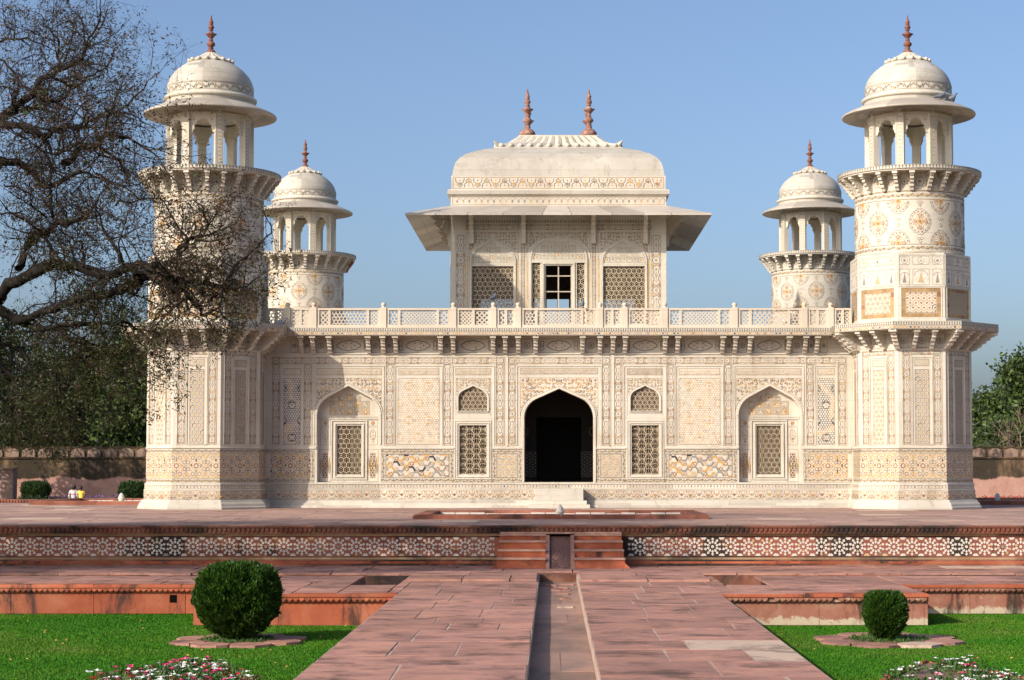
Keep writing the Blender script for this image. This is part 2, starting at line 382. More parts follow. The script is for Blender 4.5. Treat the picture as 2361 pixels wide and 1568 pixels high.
def p_border(C, u0, v0, u1, v1, vert=True, fr=True):
    """strip of ringed flowers and lobed cartouches"""
    if fr:
        C.frame(u0, v0, u1, v1, .010, 'groove', 1); 
    w = (u1-u0) if vert else (v1-v0); L = (v1-v0) if vert else (u1-u0)
    T = (lambda a, b: (u0+w/2+b, v0+a)) if vert else (lambda a, b: (u0+a, v0+w/2+b))
    n = max(1, round(L/(w*3.3))); seg = L/n
    fl = lambda a, r, m: (C.poly([T(a-r,0),T(a,-r*.8),T(a+r,0),T(a,r*.8)], m, 2), C.disc(T(a,0), r*.36, 'white', 3, 6))
    for i in range(n):
        a0 = i*seg; c = a0 + w*.5
        R = w*.40
        C.line([T(c+R*cos(t*pi/6), R*sin(t*pi/6)) for t in range(12)], w*.065, 'ink', 2, True)
        fl(c, w*.2, pick('brown','rust','brown','khaki'))
        b0, b1 = a0+w*1.02, a0+seg-w*.02
        h = w*.40; q = w*.26
        pts = [(b0,0),(b0+q*.6,h*.75),(b0+q*1.4,h*.95),(b0+q*2,h*.62),((b0+b1)/2-q,h*.62),((b0+b1)/2,h*.98),((b0+b1)/2+q,h*.62),(b1-q*2,h*.62),(b1-q*1.4,h*.95),(b1-q*.6,h*.75),(b1,0)]
        full = [T(a,b) for a,b in pts] + [T(a,-b) for a,b in reversed(pts[1:-1])]
        C.line(full, w*.06, 'ink', 2, True)
        for t, r in ((.2,.16),(.5,.21),(.8,.16)):
            fl(b0+(b1-b0)*t, w*r, pick('rust','brown','tan_pale','rust'))
        for t in (.35,.65): C.disc(T(b0+(b1-b0)*t, 0), w*.06, 'rust', 2, 5)
        for a in (a0, a0+w, ):
            for sgn in (-1, 1):
                C.poly([T(a-w*.24, sgn*w*.44), T(a+w*.24, sgn*w*.44), T(a, sgn*w*.2)], 'rust' if random.random()<.7 else 'tan', 1.6)
def p_dado(C, u0, v0, u1, v1, p=.5, rows=1):
    """eight-pointed star mosaic under white interlace"""
    C.clip = (u0, v0, u1, v1); vm = (v0+v1)/2
    n = int((u1-u0)/p)+3; uc = (u0+u1)/2
    C.rect(u0, v0, u1, v1, 'tan_pale', 1)
    q_ = .0625; W = .012
    for i in range(int((u1-u0)/q_)+2):
        for j in range(int((v1-v0)/q_)+2):
            C.disc((uc+(i-int((u1-u0)/q_/2))*q_, vm+(j-int((v1-v0)/q_/2))*q_), .024, pick('tan','tan','tan','grey','tan','brown','khaki_pale'), 1.5, 4, 1, 0)
    for i in range(-n//2-1, n//2+2):
        c = (uc+i*p, vm)
        for cc, r in ((c,.14),((c[0]+p/2,vm),.14),((c[0],vm+.3),.15),((c[0],vm-.3),.15),((c[0]+p/2,vm+.3),.15),((c[0]+p/2,vm-.3),.15)): C.ring(cc, r, W, 'white', 2, 16)
        C.line([(c[0]-p/2, vm-.30), (c[0], vm+.0), (c[0]+p/2, vm+.30)], W, 'white', 2); C.line([(c[0]-p/2, vm+.30), (c[0], vm), (c[0]+p/2, vm-.30)], W, 'white', 2)
        C.disc(c, .098, 'white', 2.6, 8); C.star(c, .088, .060, 8, pick('brown','rust','brown'), 3); C.disc(c, .036, 'white', 4); C.disc(c, .012, 'brown', 5, 5)
        for k in range(8):
            a = pi/8+pi/4*k; q = (c[0]+.222*cos(a), c[1]+.222*sin(a))
            C.disc(q, .077, 'white', 2.5, 8); C.star(q, .068, .050, 8, pick('khaki','khaki','brown','khaki','khaki'), 3); C.disc(q, .030, 'white', 4); C.disc(q, .010, 'brown', 5, 5)
        for sg in (-1, 1):
            for du in (0, p/2):
                C.disc((c[0]+du, vm+sg*.145), .022, pick('grey','grey','dark','brown'), 3, 6, 1.5)
                C.disc((c[0]+du+p/4, vm+sg*.02), .02, pick('grey','dark','brown','tan'), 3, 6, 1.5)
    C.clip = None
def p_vine(C, u0, v0, u1, v1, vert=False, per=.2, fr=True):
    """scrolling tendril with yellow leaves"""
    if fr: C.frame(u0, v0, u1, v1, .007, 'ink', 1)
    L = (v1-v0) if vert else (u1-u0); w = (u1-u0) if vert else (v1-v0)
    T = (lambda a, b: (u0+w/2+b, v0+a)) if vert else (lambda a, b: (u0+a, v0+w/2+b))
    n = max(1, round(L/per)); seg = L/n; h = w*.3
    C.line([T(L*i/(n*8), h*.9*sin(pi*2*i/8/1.0)) for i in range(n*8+1)], .009, 'ink', 2)
    for i in range(n):
        for sg, o in ((1,.25),(-1,.75)):
            c = (seg*(i+o), -sg*h*.15)
            C.line([T(c[0]+seg*.16*cos(t), c[1]+sg*h*.75*sin(t)) for t in np.linspace(0,4.6,7)], .008, 'ink', 2.4)
            C.poly([T(c[0]-seg*.12,c[1]),T(c[0],c[1]-sg*h*.6),T(c[0]+seg*.12,c[1]),T(c[0],c[1]+sg*h*.55)], pick('tan','tan_pale','tan','rust'), 2)
            C.poly([T(c[0]+seg*.14,c[1]-sg*h*.9),T(c[0]+seg*.3,c[1]-sg*h*.5),T(c[0]+seg*.2,c[1]-sg*h*.1)], pick('tan','tan_pale','grey'), 2)
def p_scroll(C, u0, v0, u1, v1, per=.46):
    """bold plinth scroll: paired spirals, palmettes and lozenges"""
    C.frame(u0, v0, u1, v1, .007, 'ink', 1)
    n = max(1, round((u1-u0)/per)); seg = (u1-u0)/n; vm = (v0+v1)/2; h = (v1-v0)/2
    for i in range(n):
        uc = u0+seg*(i+.5)
        for s in (-1, 1):
            C.line([(uc+s*seg*a, vm+h*b) for a, b in ((0,-.75),(.14,-.8),(.25,-.45),(.22,.1),(.12,.35),(.06,.1),(.1,-.1))], .011, 'ink', 2)
            C.line([(uc+s*seg*a, vm+h*b) for a, b in ((.5,.72),(.4,.8),(.3,.6),(.3,.2),(.38,0),(.42,.25))], .011, 'rust', 2)
            C.line([(uc+s*seg*a, vm+h*b) for a, b in ((.27,-.3),(.36,-.7),(.46,-.75),(.5,-.5))], .010, 'ink', 2)
            for a, b, r, m in ((.14,.62,.020,'tan'),(.33,-.25,.018,'rust'),(.15,-.35,.018,'tan_pale'),(.4,.45,.016,'tan'),(.27,.75,.014,'rust'),(.42,-.45,.015,'tan')):
                C.disc((uc+s*seg*a, vm+h*b), r, m, 3, 6)
        C.star((uc, vm+h*.05), .045, .028, 4, pick('tan','rust'), 3); C.disc((uc, vm+h*.05), .014, pick('dark','brown'), 4, 6)
        C.star((uc+seg/2, vm-h*.1), .052, .030, 4, pick('brown','khaki','rust'), 3); C.disc((uc+seg/2, vm-h*.1), .02, pick('white','tan'), 4, 6)
        C.disc((uc, vm-h*.6), .018, 'tan', 3, 6)
def p_diamonds(C, u0, v0, u1, v1, per=.085):
    n = max(1, round((u1-u0)/per)); seg = (u1-u0)/n; vm = (v0+v1)/2; h = (v1-v0)/2
    C.rect(u0, v0, u1, v0+.006, 'ink', 1)
    C.rect(u0, v1-.006, u1, v1, 'ink', 1)
    for i in range(n):
        u = u0+seg*(i+.5); m = ('tan','grey','rust','grey','tan_pale')[i%5]
        if random.random() < .06: m = 'dark'
        C.poly([(u-.02,vm),(u,vm-h*.6),(u+.02,vm),(u,vm+h*.6)], m, 2)
        if i % 2: C.poly([(u-.009,vm),(u,vm-h*.28),(u+.009,vm),(u,vm+h*.28)], 'white', 3)
        C.line(arc((u+seg/2, vm+h*.1), seg*.5, 0, pi, 5), .005, 'ink', 2)
def p_stars(C, u0, v0, u1, v1, p=.5, pal=('tan','tan','brown'), q=.066, ringm='tan'):
    """panel of small white hexagons gathered in twelve-fold rosettes"""
    C.frame(u0-.012, v0-.012, u1+.012, v1+.012, .012, 'groove', .8)
    C.clip = (u0, v0, u1, v1)
    uc = (u0+u1)/2; qy = q*.866
    nr = int((v1-v0)/qy)+2; nc = int((u1-u0)/q/2)+2
    rc = []
    py = p*.866
    for j in range(int((v1-v0)/py)+2):
        for i in range(-3, 4):
            rc.append((uc+(i+(.5 if j%2 else 0))*p, v0+p*.35+j*py))
    zone = lambda u, v: sin(u*5.1+1.3)+sin(v*3.7+u*2)+sin(v*8.1)*.5
    for j in range(nr):
        for i in range(-nc, nc+1):
            c = (uc+(i+(.5 if j%2 else 0))*q, v0+j*qy)
            d = min(sqrt((c[0]-a)**2+(c[1]-b)**2) for a, b in rc)
            z = zone(*c)
            m = pal[0] if z > .2 else (pal[1] if z > -.6 else pal[2])
            if random.random() < .04: m = 'dark'
            if d < p*.2: m = ringm
            C.poly([(c[0]+q*.59*cos(pi/6+k*pi/3), c[1]+q*.59*sin(pi/6+k*pi/3)) for k in range(6)], m, 1)
            if d > p*.13: C.disc(c, q*.455, 'white', 2, 6, 1, 0)
    for c in rc:
        C.disc(c, p*.115, 'white', 3, 10); C.disc(c, p*.06, pick('tan','tan','brown'), 4, 8); C.disc(c, p*.03, 'white', 5, 6)
        C.ring(c, p*.21, p*.035, pal[0], 2.6, 12)
    C.clip = None
def p_hexnet(C, u0, v0, u1, v1, q=.1, line='grey', dot='tan', bg=None, rare=None):
    """fine hexagon net with a dot in each cell"""
    C.frame(u0-.01, v0-.01, u1+.01, v1+.01, .01, 'groove', .8)
    C.clip = (u0, v0, u1, v1)
    if bg: C.rect(u0, v0, u1, v1, bg, 1)
    qy = q*.866; uc = (u0+u1)/2
    for j in range(int((v1-v0)/qy)+2):
        for i in range(-int((u1-u0)/q)-1, int((u1-u0)/q)+2):
            c = (uc+(i+(.5 if j%2 else 0))*q, v0+j*qy)
            if c[0] < u0-q or c[0] > u1+q: continue
            lm = rare if (rare and random.random() < .05) else line
            for k in range(3):
                a = pi/6+k*pi/3; b = a+pi/3
                C.line([(c[0]+q*.57*cos(a), c[1]+q*.57*sin(a)), (c[0]+q*.57*cos(b), c[1]+q*.57*sin(b))], q*.15, lm, 2)
            C.star(c, q*.27, q*.15, 6, dot, 2)
    C.clip = None
def p_rings(C, u0, v0, u1, v1, q=.12):
    C.frame(u0-.01, v0-.01, u1+.01, v1+.01, .01, 'groove', .8)
    C.clip = (u0, v0, u1, v1); qy = q*.866; uc = (u0+u1)/2
    for j in range(int((v1-v0)/qy)+2):
        for i in range(-3, 4):
            c = (uc+(i+(.5 if j%2 else 0))*q, v0+j*qy)
            C.ring(c, q*.2, q*.1, pick('rust','brown','rust','grey'), 3, 6)
            for k in range(6):
                a = k*pi/3
                C.disc((c[0]+q*.42*cos(a), c[1]+q*.42*sin(a)), q*.1, pick('tan_pale','tan'), 2, 5)
    C.clip = None
def p_chevron(C, u0, v0, u1, v1, p=.27):
    """hexagons, six-pointed stars and bold bent bands"""
    C.frame(u0-.012, v0-.012, u1+.012, v1+.012, .012, 'ink', .8)
    C.clip = (u0, v0, u1, v1); py = p*.5
    for j in range(-1, int((v1-v0)/py)+2):
        for i in range(-1, int((u1-u0)/p)+3):
            c = (u0+(i+(.5 if j%2 else 0))*p, v0+j*py+.08)
            m = pick('tan','grey','tan_pale','grey','tan','grey') if random.random() > .12 else 'dark'
            s = 1 if (i+j) % 2 else -1
            C.line([(c[0]-.085, c[1]+s*.05), (c[0]+.02, c[1]+s*.05), (c[0]+.085, c[1]-s*.055)], .05, m, 2)
            h = (c[0]+p/2, c[1])
            if (i+2*j) % 3 == 0: C.star(h, .07, .04, 6, pick('rust','brown'), 3, pi/6); C.disc(h, .028, 'white', 4, 6); C.disc(h, .012, 'tan', 5, 6)
            else: C.disc(h, .054, pick('rust','tan','grey','brown'), 3, 6); C.disc(h, .037, 'white', 4, 6); C.disc(h, .02, pick('brown','grey','tan'), 5, 6)
    C.clip = None
def p_rosedots(C, u0, v0, u1, v1, p=.155):
    C.frame(u0-.01, v0-.01, u1+.01, v1+.01, .01, 'ink', .8)
    C.rect(u0, v0, u1, v1, 'khaki_pale', 1)
    C.clip = (u0, v0, u1, v1)
    py = p*.866
    for j in range(int((v1-v0)/py)+2):
        for i in range(int((u1-u0)/p)+2):
            c = (u0+(i+(.5 if j%2 else 0))*p, v0+j*py)
            C.disc(c, p*.24, 'white', 2); C.disc(c, p*.17, 'tan', 3); C.disc(c, p*.06, 'rust', 4, 6)
            for k in range(6): C.disc((c[0]+p*.5*cos(k*pi/3+.26), c[1]+p*.5*sin(k*pi/3+.26)), p*.055, pick('brown','white','grey','dark'), 2, 5)
    C.clip = None
def arch_pts(w, z0, z1, n=9, rf=.72, c=0.0):
    """pointed arch outline, from (c-w,z0) over the apex to (c+w,z0)"""
    r = rf*w; cx, cz = w-r, z0
    d = sqrt(cx*cx+(z1-cz)**2); be = atan2(z1-cz, -cx); ph = be-math.acos(min(1, r/d))
    right = [(cx+r*cos(ph*i/n), cz+r*sin(ph*i/n)) for i in range(n+1)] + [(0, z1)]
    return [(c-x, z) for x, z in right] + [(c+x, z) for x, z in reversed(right[:-1])]
def in_poly(p, poly):
    x, y = p; r = False; j = len(poly)-1
    for i in range(len(poly)):
        xi, yi = poly[i]; xj, yj = poly[j]
        if (yi > y) != (yj > y) and x < (xj-xi)*(y-yi)/(yj-yi)+xi: r = not r
        j = i
    return r
def p_spandrel(C, u0, v0, u1, v1, arch, s=.115, dense=.8, pal=('tan','tan','rust','tan_pale'), lm='slate'):
    """arabesque of curling stems in the corners above an arch (mirrored about the centre)"""
    for q in ((u0, v1-.008, u1, v1), (u0, v0, u0+.008, v1-.008), (u1-.008, v0, u1, v1-.008)): C.rect(*q, 'groove', 1)
    uc = (u0+u1)/2; P0 = arch; s *= .8
    big = [(uc+(u-uc)*1.07, v0+(v-v0)*1.02+.035) for u, v in P0]; big = [(big[0][0], v0-2)]+big+[(big[-1][0], v0-2)]
    nu = int((u1-u0)/2/s)+1; nv = int((v1-v0)/s)+1
    for i in range(nu):
        for j in range(nv):
            c = (uc+s*(i+.5+.15*random.uniform(-1,1)), v1-s*(j+.55+.15*random.uniform(-1,1)))
            if c[0] > u1-s*.4 or c[1] < v0+s*.3: continue
            if any(in_poly(q, big) for q in ((c[0]-s*.4, c[1]-s*.1), (c[0], c[1]-s*.42), c)): continue
            a0 = random.uniform(0, 2*pi); k = random.random(); m = pick(*pal); m2 = pick(*pal); l2 = lm if random.random() < .6 else pal[0]
            for sg in (1, -1):
                X = lambda p: (uc+sg*(p[0]-uc), p[1])
                if k < .78:
                    C.line([X((c[0]+s*(.46-.045*t)*cos(a0+t), c[1]+s*(.46-.045*t)*sin(a0+t))) for t in np.linspace(0, 4.6, 9)], s*.12, l2, 2)
                    C.disc(X(c), s*.17, m, 3, 6)
                    e = a0-.5; C.poly([X((c[0]+s*.40*cos(e), c[1]+s*.40*sin(e))), X((c[0]+s*.66*cos(e+.4), c[1]+s*.66*sin(e+.4))), X((c[0]+s*.62*cos(e+.9), c[1]+s*.62*sin(e+.9))), X((c[0]+s*.42*cos(e+.7), c[1]+s*.42*sin(e+.7)))], m2, 2.5)
                else:
                    C.star(X(c), s*.40, s*.2, 5, m, 3, a0); C.disc(X(c), s*.13, 'rust', 4, 6)
    off = [(uc+(u-uc)*1.085, v0+(v-v0)*1.02+.012) for u, v in P0]
    C.line([p for p in off if p[1] > v0+.02], .05, 'white', 3)
    C.line([(uc+(u-uc)*1.125, v0+(v-v0)*1.03+.03) for u, v in P0], .008, 'ink', 3.4)
    for i in range(len(off)-1):
        a, b = off[i], off[i+1]; L = sqrt((a[0]-b[0])**2+(a[1]-b[1])**2); n = max(1, int(L/.055))
        for t in range(n):
            C.disc((a[0]+(b[0]-a[0])*(t+.5)/n, a[1]+(b[1]-a[1])*(t+.5)/n), .014, pick('khaki','tan','grey'), 4, 5)
def p_medal(C, c, w, h, half=0, seg=16):
    """lobed medallion; half=+1/-1 keeps the upper/lower half"""
    def E(r, t): return (c[0]+r*w*cos(t), c[1]+r*h*sin(t))
    A0, A1 = (0, pi) if half == 1 else ((pi, 2*pi) if half == -1 else (0, 2*pi))
    n = seg if half == 0 else seg//2
    pts = []
    for i in range(n*4+1):
        t = A0+(A1-A0)*i/(n*4); lob = .93+.07*abs(sin(seg/2*(t)))**.7; tip = .14*max(0, abs(sin(t))-.9)*10*.5
        pts.append(E(lob+tip, t))
    C.line(pts, .013, 'grey', 2)
    C.line([E(.8, A0+(A1-A0)*i/16) for i in range(17)], .008, 'tan_pale', 2)
    for k in range(seg):
        t = 2*pi*(k+.5)/seg
        if half and not (A0 < t < A1): continue
        C.disc(E(.86, t), .018, pick('slate','rust','grey'), 3, 5)
    for k in range(8):
        t = pi/4*k+pi/8
        if half and not (A0-.05 < t < A1+.05): continue
        C.poly([E(.24,t-.22),E(.52,t-.28),E(.70,t),E(.52,t+.28),E(.24,t+.22)], pick('tan','tan_pale','tan_pale'), 2)
        C.poly([E(.34,t-.16),E(.5,t-.18),E(.6,t),E(.5,t+.18),E(.34,t+.16)], 'white', 3)
    for k in range(4):
        t = pi/2*k
        if half and not (A0-.05 <= t <= A1+.05): continue
        C.disc(E(.5,t), .055, 'rust', 4, 8); C.disc(E(.5,t), .034, 'white', 5, 8); C.disc(E(.5,t), .018, 'brown', 6, 6)
    C.disc(c, .06, 'tan', 4, 8); C.disc(c, .03, 'rust', 5, 6)
def p_dropline(C, u, v0, v1):
    n = max(2, round((v1-v0)/.16))
    for i in range(n):
        v = v0+(v1-v0)*(i+.5)/n
        if i % 2: C.poly([(u-.09,v),(u-.04,v+.03),(u+.04,v+.03),(u+.09,v),(u+.04,v-.03),(u-.04,v-.03)], 'ink', 2); C.poly([(u-.075,v),(u-.035,v+.02),(u+.035,v+.02),(u+.075,v),(u+.035,v-.02),(u-.035,v-.02)], 'white', 3); C.disc((u,v), .015, 'rust', 4, 5)
        else: C.poly([(u-.04,v),(u,v-.06),(u+.04,v),(u,v+.06)], 'ink', 2); C.poly([(u-.028,v),(u,v-.045),(u+.028,v),(u,v+.045)], 'white', 3); C.disc((u,v), .013, 'tan', 4, 5)
def p_carved(C, u0, v0, u1, v1, s=.05):
    """shallow carved panel: raised squiggles in the same stone"""
    C.frame(u0-.012, v0-.012, u1+.012, v1+.012, .012, 'groove', .8); C.rect(u0, v0, u1, v1, 'carved', 1)
    for i in range(int((u1-u0)/s)):
        for j in range(max(1, int((v1-v0)/s))):
            c = (u0+s*(i+.5), v0+s*(j+.5)); a = random.uniform(0, 6.28)
            C.line([(c[0]+s*.36*cos(a+t), c[1]+s*.36*sin(a+t)) for t in np.linspace(0, 3.6, 5)], s*.2, pick('carved','marble','tan_pale'), 4)
def p_panelgrid(C, u0, v0, u1, v1, arch=None, cols=5):
    """small vase and cypress panels of a tympanum"""
    w = (u1-u0)/cols; rows = 2; h = (v1-v0)/rows
    for i in range(cols):
        for j in range(rows):
            a, b = u0+w*i+.012, v0+h*j+.012; c, d = u0+w*(i+1)-.012, v0+h*(j+1)-.012
            if arch and not all(in_poly(p, arch) for p in ((a,d),(c,d),(a,b+.02),(c,b+.02))):
                if not all(in_poly(p, arch) for p in (((a+c)/2,(b+d)/2),)): continue
                d = b+(d-b)*.6
                if not all(in_poly(p, arch) for p in ((a,d),(c,d))): continue
            C.frame(a, b, c, d, .007, 'ink', 1)
            m = ((a+c)/2, (b+d)/2); ww, hh = (c-a)*.5, (d-b)*.5
            k = (abs(i-(cols-1)/2)+j) % 3
            if k < 1: C.poly([(m[0]-ww*.35,m[1]-hh*.4),(m[0]+ww*.35,m[1]-hh*.4),(m[0]+ww*.2,m[1]+hh*.2),(m[0],m[1]+hh*.8),(m[0]-ww*.2,m[1]+hh*.2)], 'tan', 2); C.line(arc((m[0],m[1]+hh*.2), ww*.75, 0, pi, 6, .9), .006, 'ink', 2)
            elif k < 2: C.ring(m, min(ww,hh)*.6, .007, 'ink', 2, 10); C.star(m, min(ww,hh)*.4, min(ww,hh)*.2, 5, 'tan_pale', 3)
            else:
                C.line([(m[0],m[1]-hh*.7),(m[0]+ww*.4,m[1]-hh*.2),(m[0]+ww*.15,m[1]+hh*.3),(m[0],m[1]+hh*.7),(m[0]-ww*.15,m[1]+hh*.3),(m[0]-ww*.4,m[1]-hh*.2)], .007, 'ink', 2, True); C.disc((m[0],m[1]-hh*.2), ww*.2, 'rust', 3, 6)
mat_plain('khaki_pale', (.40,.34,.255))

# ------------------------------------------------------------------ pierced screens
def clip_seg(a, b, poly):
    t0, t1 = 0.0, 1.0; dx, dy = b[0]-a[0], b[1]-a[1]; n = len(poly)
    area = sum(poly[i-1][0]*poly[i][1]-poly[i][0]*poly[i-1][1] for i in range(n)); sg = 1 if area > 0 else -1
    for i in range(n):
        p, q = poly[i-1], poly[i]; ex, ey = (q[0]-p[0])*sg, (q[1]-p[1])*sg
        num = ex*(a[1]-p[1])-ey*(a[0]-p[0]); den = ex*dy-ey*dx
        if abs(den) < 1e-12:
            if num < 0: return None
            continue
        t = -num/den
        if den > 0: t0 = max(t0, t)
        else: t1 = min(t1, t)
        if t0 >= t1: return None
    return (a[0]+dx*t0, a[1]+dy*t0), (a[0]+dx*t1, a[1]+dy*t1)
def bars(mb, fn, segs, poly, depth, mat):
    for a, b, w, h in segs:
        c = clip_seg(a, b, poly); h += random.random()*.003
        if not c: continue
        a, b = c; dx, dy = b[0]-a[0], b[1]-a[1]; L = sqrt(dx*dx+dy*dy)
        if L < 1e-4: continue
        nx, ny = -dy/L*w/2, dx/L*w/2
        q = [(a[0]-nx,a[1]-ny),(b[0]-nx,b[1]-ny),(b[0]+nx,b[1]+ny),(a[0]+nx,a[1]+ny)]
        f = [fn(u, v, h) for u, v in q]; g = [fn(u, v, h-depth) for u, v in q]
        mb.mesh(f+g, [(0,1,2,3),(7,6,5,4),(0,4,5,1),(2,6,7,3)], mat)
def segs_hex(u0, v0, u1, v1, s, w, star=True, sy=1.0):
    out = []; dy = s*.866*sy; R = s*.577; uc = (u0+u1)/2
    for j in range(-1, int((v1-v0)/dy)+2):
        for i in range(-int((u1-u0)/2/s)-2, int((u1-u0)/2/s)+3):
            c = (uc+(i+(.5 if j%2 else 0))*s, v0+j*dy)
            V = [(c[0]+R*cos(pi/6+k*pi/3), c[1]+sy*R*sin(pi/6+k*pi/3)) for k in range(6)]
            for k in range(3): out.append((V[k], V[k+1], w, 0))
            if star:
                I = [(c[0]+R*.42*cos(k*pi/3), c[1]+sy*R*.42*sin(k*pi/3)) for k in range(6)]
                for k in range(6):
                    out.append((I[k], I[(k+1)%6], w*.4, -.012)); 
                    m = ((V[k-1][0]+V[k][0])/2, (V[k-1][1]+V[k][1])/2); out.append((I[k], m, w*.4, -.012))
    return out
def segs_zig(u0, v0, u1, v1, s, w):
    """upright zigzags tied by slanting fans"""
    out = []; uc = (u0+u1)/2; vp = s*1.5
    n = int((u1-u0)/2/s)+2
    for i in range(-n, n+1):
        for j in range(-1, int((v1-v0)/vp*2)+3):
            sg = 1 if (i+j) % 2 else -1
            z0, z1 = v0+j*vp/2, v0+(j+1)*vp/2; x = uc+i*s
            out.append(((x-sg*s*.2, z0), (x+sg*s*.2, z1), w*1.25, 0))
            wd = (x-sg*s*.2, z0), (x+s+sg*s*.2, z0); mid = (x+s/2, z0+vp*.09)
            out.append((wd[0], mid, w*.75, -.008)); out.append((mid, wd[1], w*.75, -.008))
            for f in (.25, .5, .75):
                t = wd[0][0]+(wd[1][0]-wd[0][0])*f; b = x+sg*s*.2+(s-sg*s*.4)*f
                out.append(((t, z0+vp*.05), (b, z1), w*.42, -.012))
    return out
def segs_girih(u0, v0, u1, v1, s, w):
    """open net of interlaced circles"""
    out = []; uc = (u0+u1)/2
    for j in range(-1, int((v1-v0)/s*2)+2):
        for i in range(-int((u1-u0)/2/s)-2, int((u1-u0)/2/s)+3):
            c = (uc+(i+(.5 if j%2 else 0))*s, v0+j*s*.5)
            V = [(c[0]+s*.42*cos(k*pi/4), c[1]+s*.42*sin(k*pi/4)) for k in range(8)]
            for k in range(8): out.append((V[k], V[(k+1)%8], w, 0))
    return out

def slab(mb, outer, holes, fn, h0, h1, mat, sides=True, matside=None):
    """flat plate with holes, front at h0 and its reveals running back to h1"""
    loops = [outer]+holes
    tri = tessellate_polygon([[Vector((u, v, 0)) for u, v in lp] for lp in loops])
    flat = [p for lp in loops for p in lp]
    n = len(mb.v); mb.v.extend([tuple(fn(u, v, h0)) for u, v in flat])
    for t in tri:
        mb.f.append(tuple(n+i for i in t)); mb.m.append(mat); mb.sm.append(False); mb.tone.append(mb.t)
    for k, lp in enumerate(loops):
        if k == 0 and not sides: continue
        for i in range(len(lp)):
            a, b = lp[i-1], lp[i]
            mb.add([fn(*a, h0), fn(*b, h0), fn(*b, h1), fn(*a, h1)], matside or mat)
def bead(mb, fn, pts, w, h, mat, closed=False):
    """raised square moulding along a path, mitred at its joints"""
    n = len(pts); N_ = []
    for i in range(n):
        a, b = (pts[i-1], pts[(i+1)%n]) if closed else (pts[max(0,i-1)], pts[min(n-1,i+1)])
        dx, dy = b[0]-a[0], b[1]-a[1]; L = sqrt(dx*dx+dy*dy) or 1; N_.append((-dy/L*w/2, dx/L*w/2))
    for i in (range(n) if closed else range(n-1)):
        j = (i+1) % n; a, b, na, nb = pts[i], pts[j], N_[i], N_[j]
        q = [(a[0]-na[0],a[1]-na[1]),(b[0]-nb[0],b[1]-nb[1]),(b[0]+nb[0],b[1]+nb[1]),(a[0]+na[0],a[1]+na[1])]
        f = [fn(u, v, h) for u, v in q]; g = [fn(u, v, -.001) for u, v in q]
        fc = [(0,1,2,3),(0,4,5,1),(2,6,7,3)]
        if not closed and i == 0: fc.append((3,7,4,0))
        if not closed and i == n-2: fc.append((1,5,6,2))
        mb.mesh(f+g, fc, mat)
def openframe(mb, fn, u0, v0, u1, v1, w, h, mat):
    """moulding on three sides of a bay, open at the foot"""
    for a, b, c, d in ((u0,v1-w,u1,v1),(u0,v0,u0+w,v1-w),(u1-w,v0,u1,v1-w)):
        q = [(a,b),(c,b),(c,d),(a,d)]
        f = [fn(u, v, h) for u, v in q]; g = [fn(u, v, -.001) for u, v in q]
        mb.mesh(f+g, [(0,1,2,3),(0,4,5,1),(1,5,6,2),(2,6,7,3),(3,7,4,0)], mat)
def framebead(mb, fn, u0, v0, u1, v1, w, h, mat): 
    for a, b, c, d in ((u0,v0,u1,v0+w),(u0,v1-w,u1,v1),(u0,v0+w,u0+w,v1-w),(u1-w,v0+w,u1,v1-w)):
        q = [(a,b),(c,b),(c,d),(a,d)]
        f = [fn(u, v, h) for u, v in q]; g = [fn(u, v, -.001) for u, v in q]
        mb.mesh(f+g, [(0,1,2,3),(0,4,5,1),(1,5,6,2),(2,6,7,3),(3,7,4,0)], mat)
def rectpts(u0, v0, u1, v1): return [(u0,v0),(u1,v0),(u1,v1),(u0,v1)]
def bracket_mesh(mb, P_, H, w, org, n, t, mat='marble'):
    """scrolled stone bracket: P_ projection, H height; org = foot on the wall, n outward, t sideways"""
    prof = [(0,0),(P_*.2,.0),(P_*.26,H*.12),(P_*.4,H*.2),(P_*.42,H*.34),(P_*.58,H*.40),(P_*.60,H*.54),(P_*.74,H*.58),(P_*.76,H*.72),(P_*.9,H*.76),(P_*.9,H*.84),(P_,H*.86),(P_,H),(0,H)]
    org, n, t = Vector(org), Vector(n), Vector(t); up = Vector((0,0,1))
    for i in range(len(prof)-2):
        (p0, z0), (p1, z1) = prof[i], prof[i+1]
        ww = w*.5*(.72 if i < 10 else 1.0)
        A = [org+n*p0+up*z0-t*ww, org+n*p0+up*z0+t*ww, org+n*p1+up*z1+t*ww, org+n*p1+up*z1-t*ww]
        mb.add(A, mat, tone=random.random())
    for s in (-1, 1):
        lo = [org+n*p+up*z+t*(s*w*.36) for p, z in prof[:11]]+[org+up*prof[10][1]]
        tr = tessellate_polygon([lo])
        b = len(mb.v); mb.v.extend([tuple(x) for x in lo])
        for q in tr: mb.f.append(tuple(b+i for i in q)); mb.m.append(mat); mb.sm.append(False); mb.tone.append(.5)
        z0, z1 = H*.84, H
        mb.add([org+up*z0+t*(s*w*.5), org+n*P_+up*z0+t*(s*w*.5), org+n*P_+up*z1+t*(s*w*.5), org+up*z1+t*(s*w*.5)], mat)
    mb.add([org+up*H*.84-t*w*.5, org+n*P_+up*H*.84-t*w*.5, org+n*P_+up*H*.84+t*w*.5, org+up*H*.84+t*w*.5], mat)
    mb.add([org+up*H-t*w*.5, org+n*P_+up*H-t*w*.5, org+n*P_+up*H+t*w*.5, org+up*H+t*w*.5], mat)
mat_plain('star_white', (.50,.465,.415), .2, scale=20); mat_plain('star_yellow', (.42,.31,.17), .2); mat_plain('fallen_leaf', (.36,.22,.06), .5, scale=3)
mat_stone('slate_red', (.13,.07,.06), (.17,.095,.08), (.22,.12,.10), rough=.6)
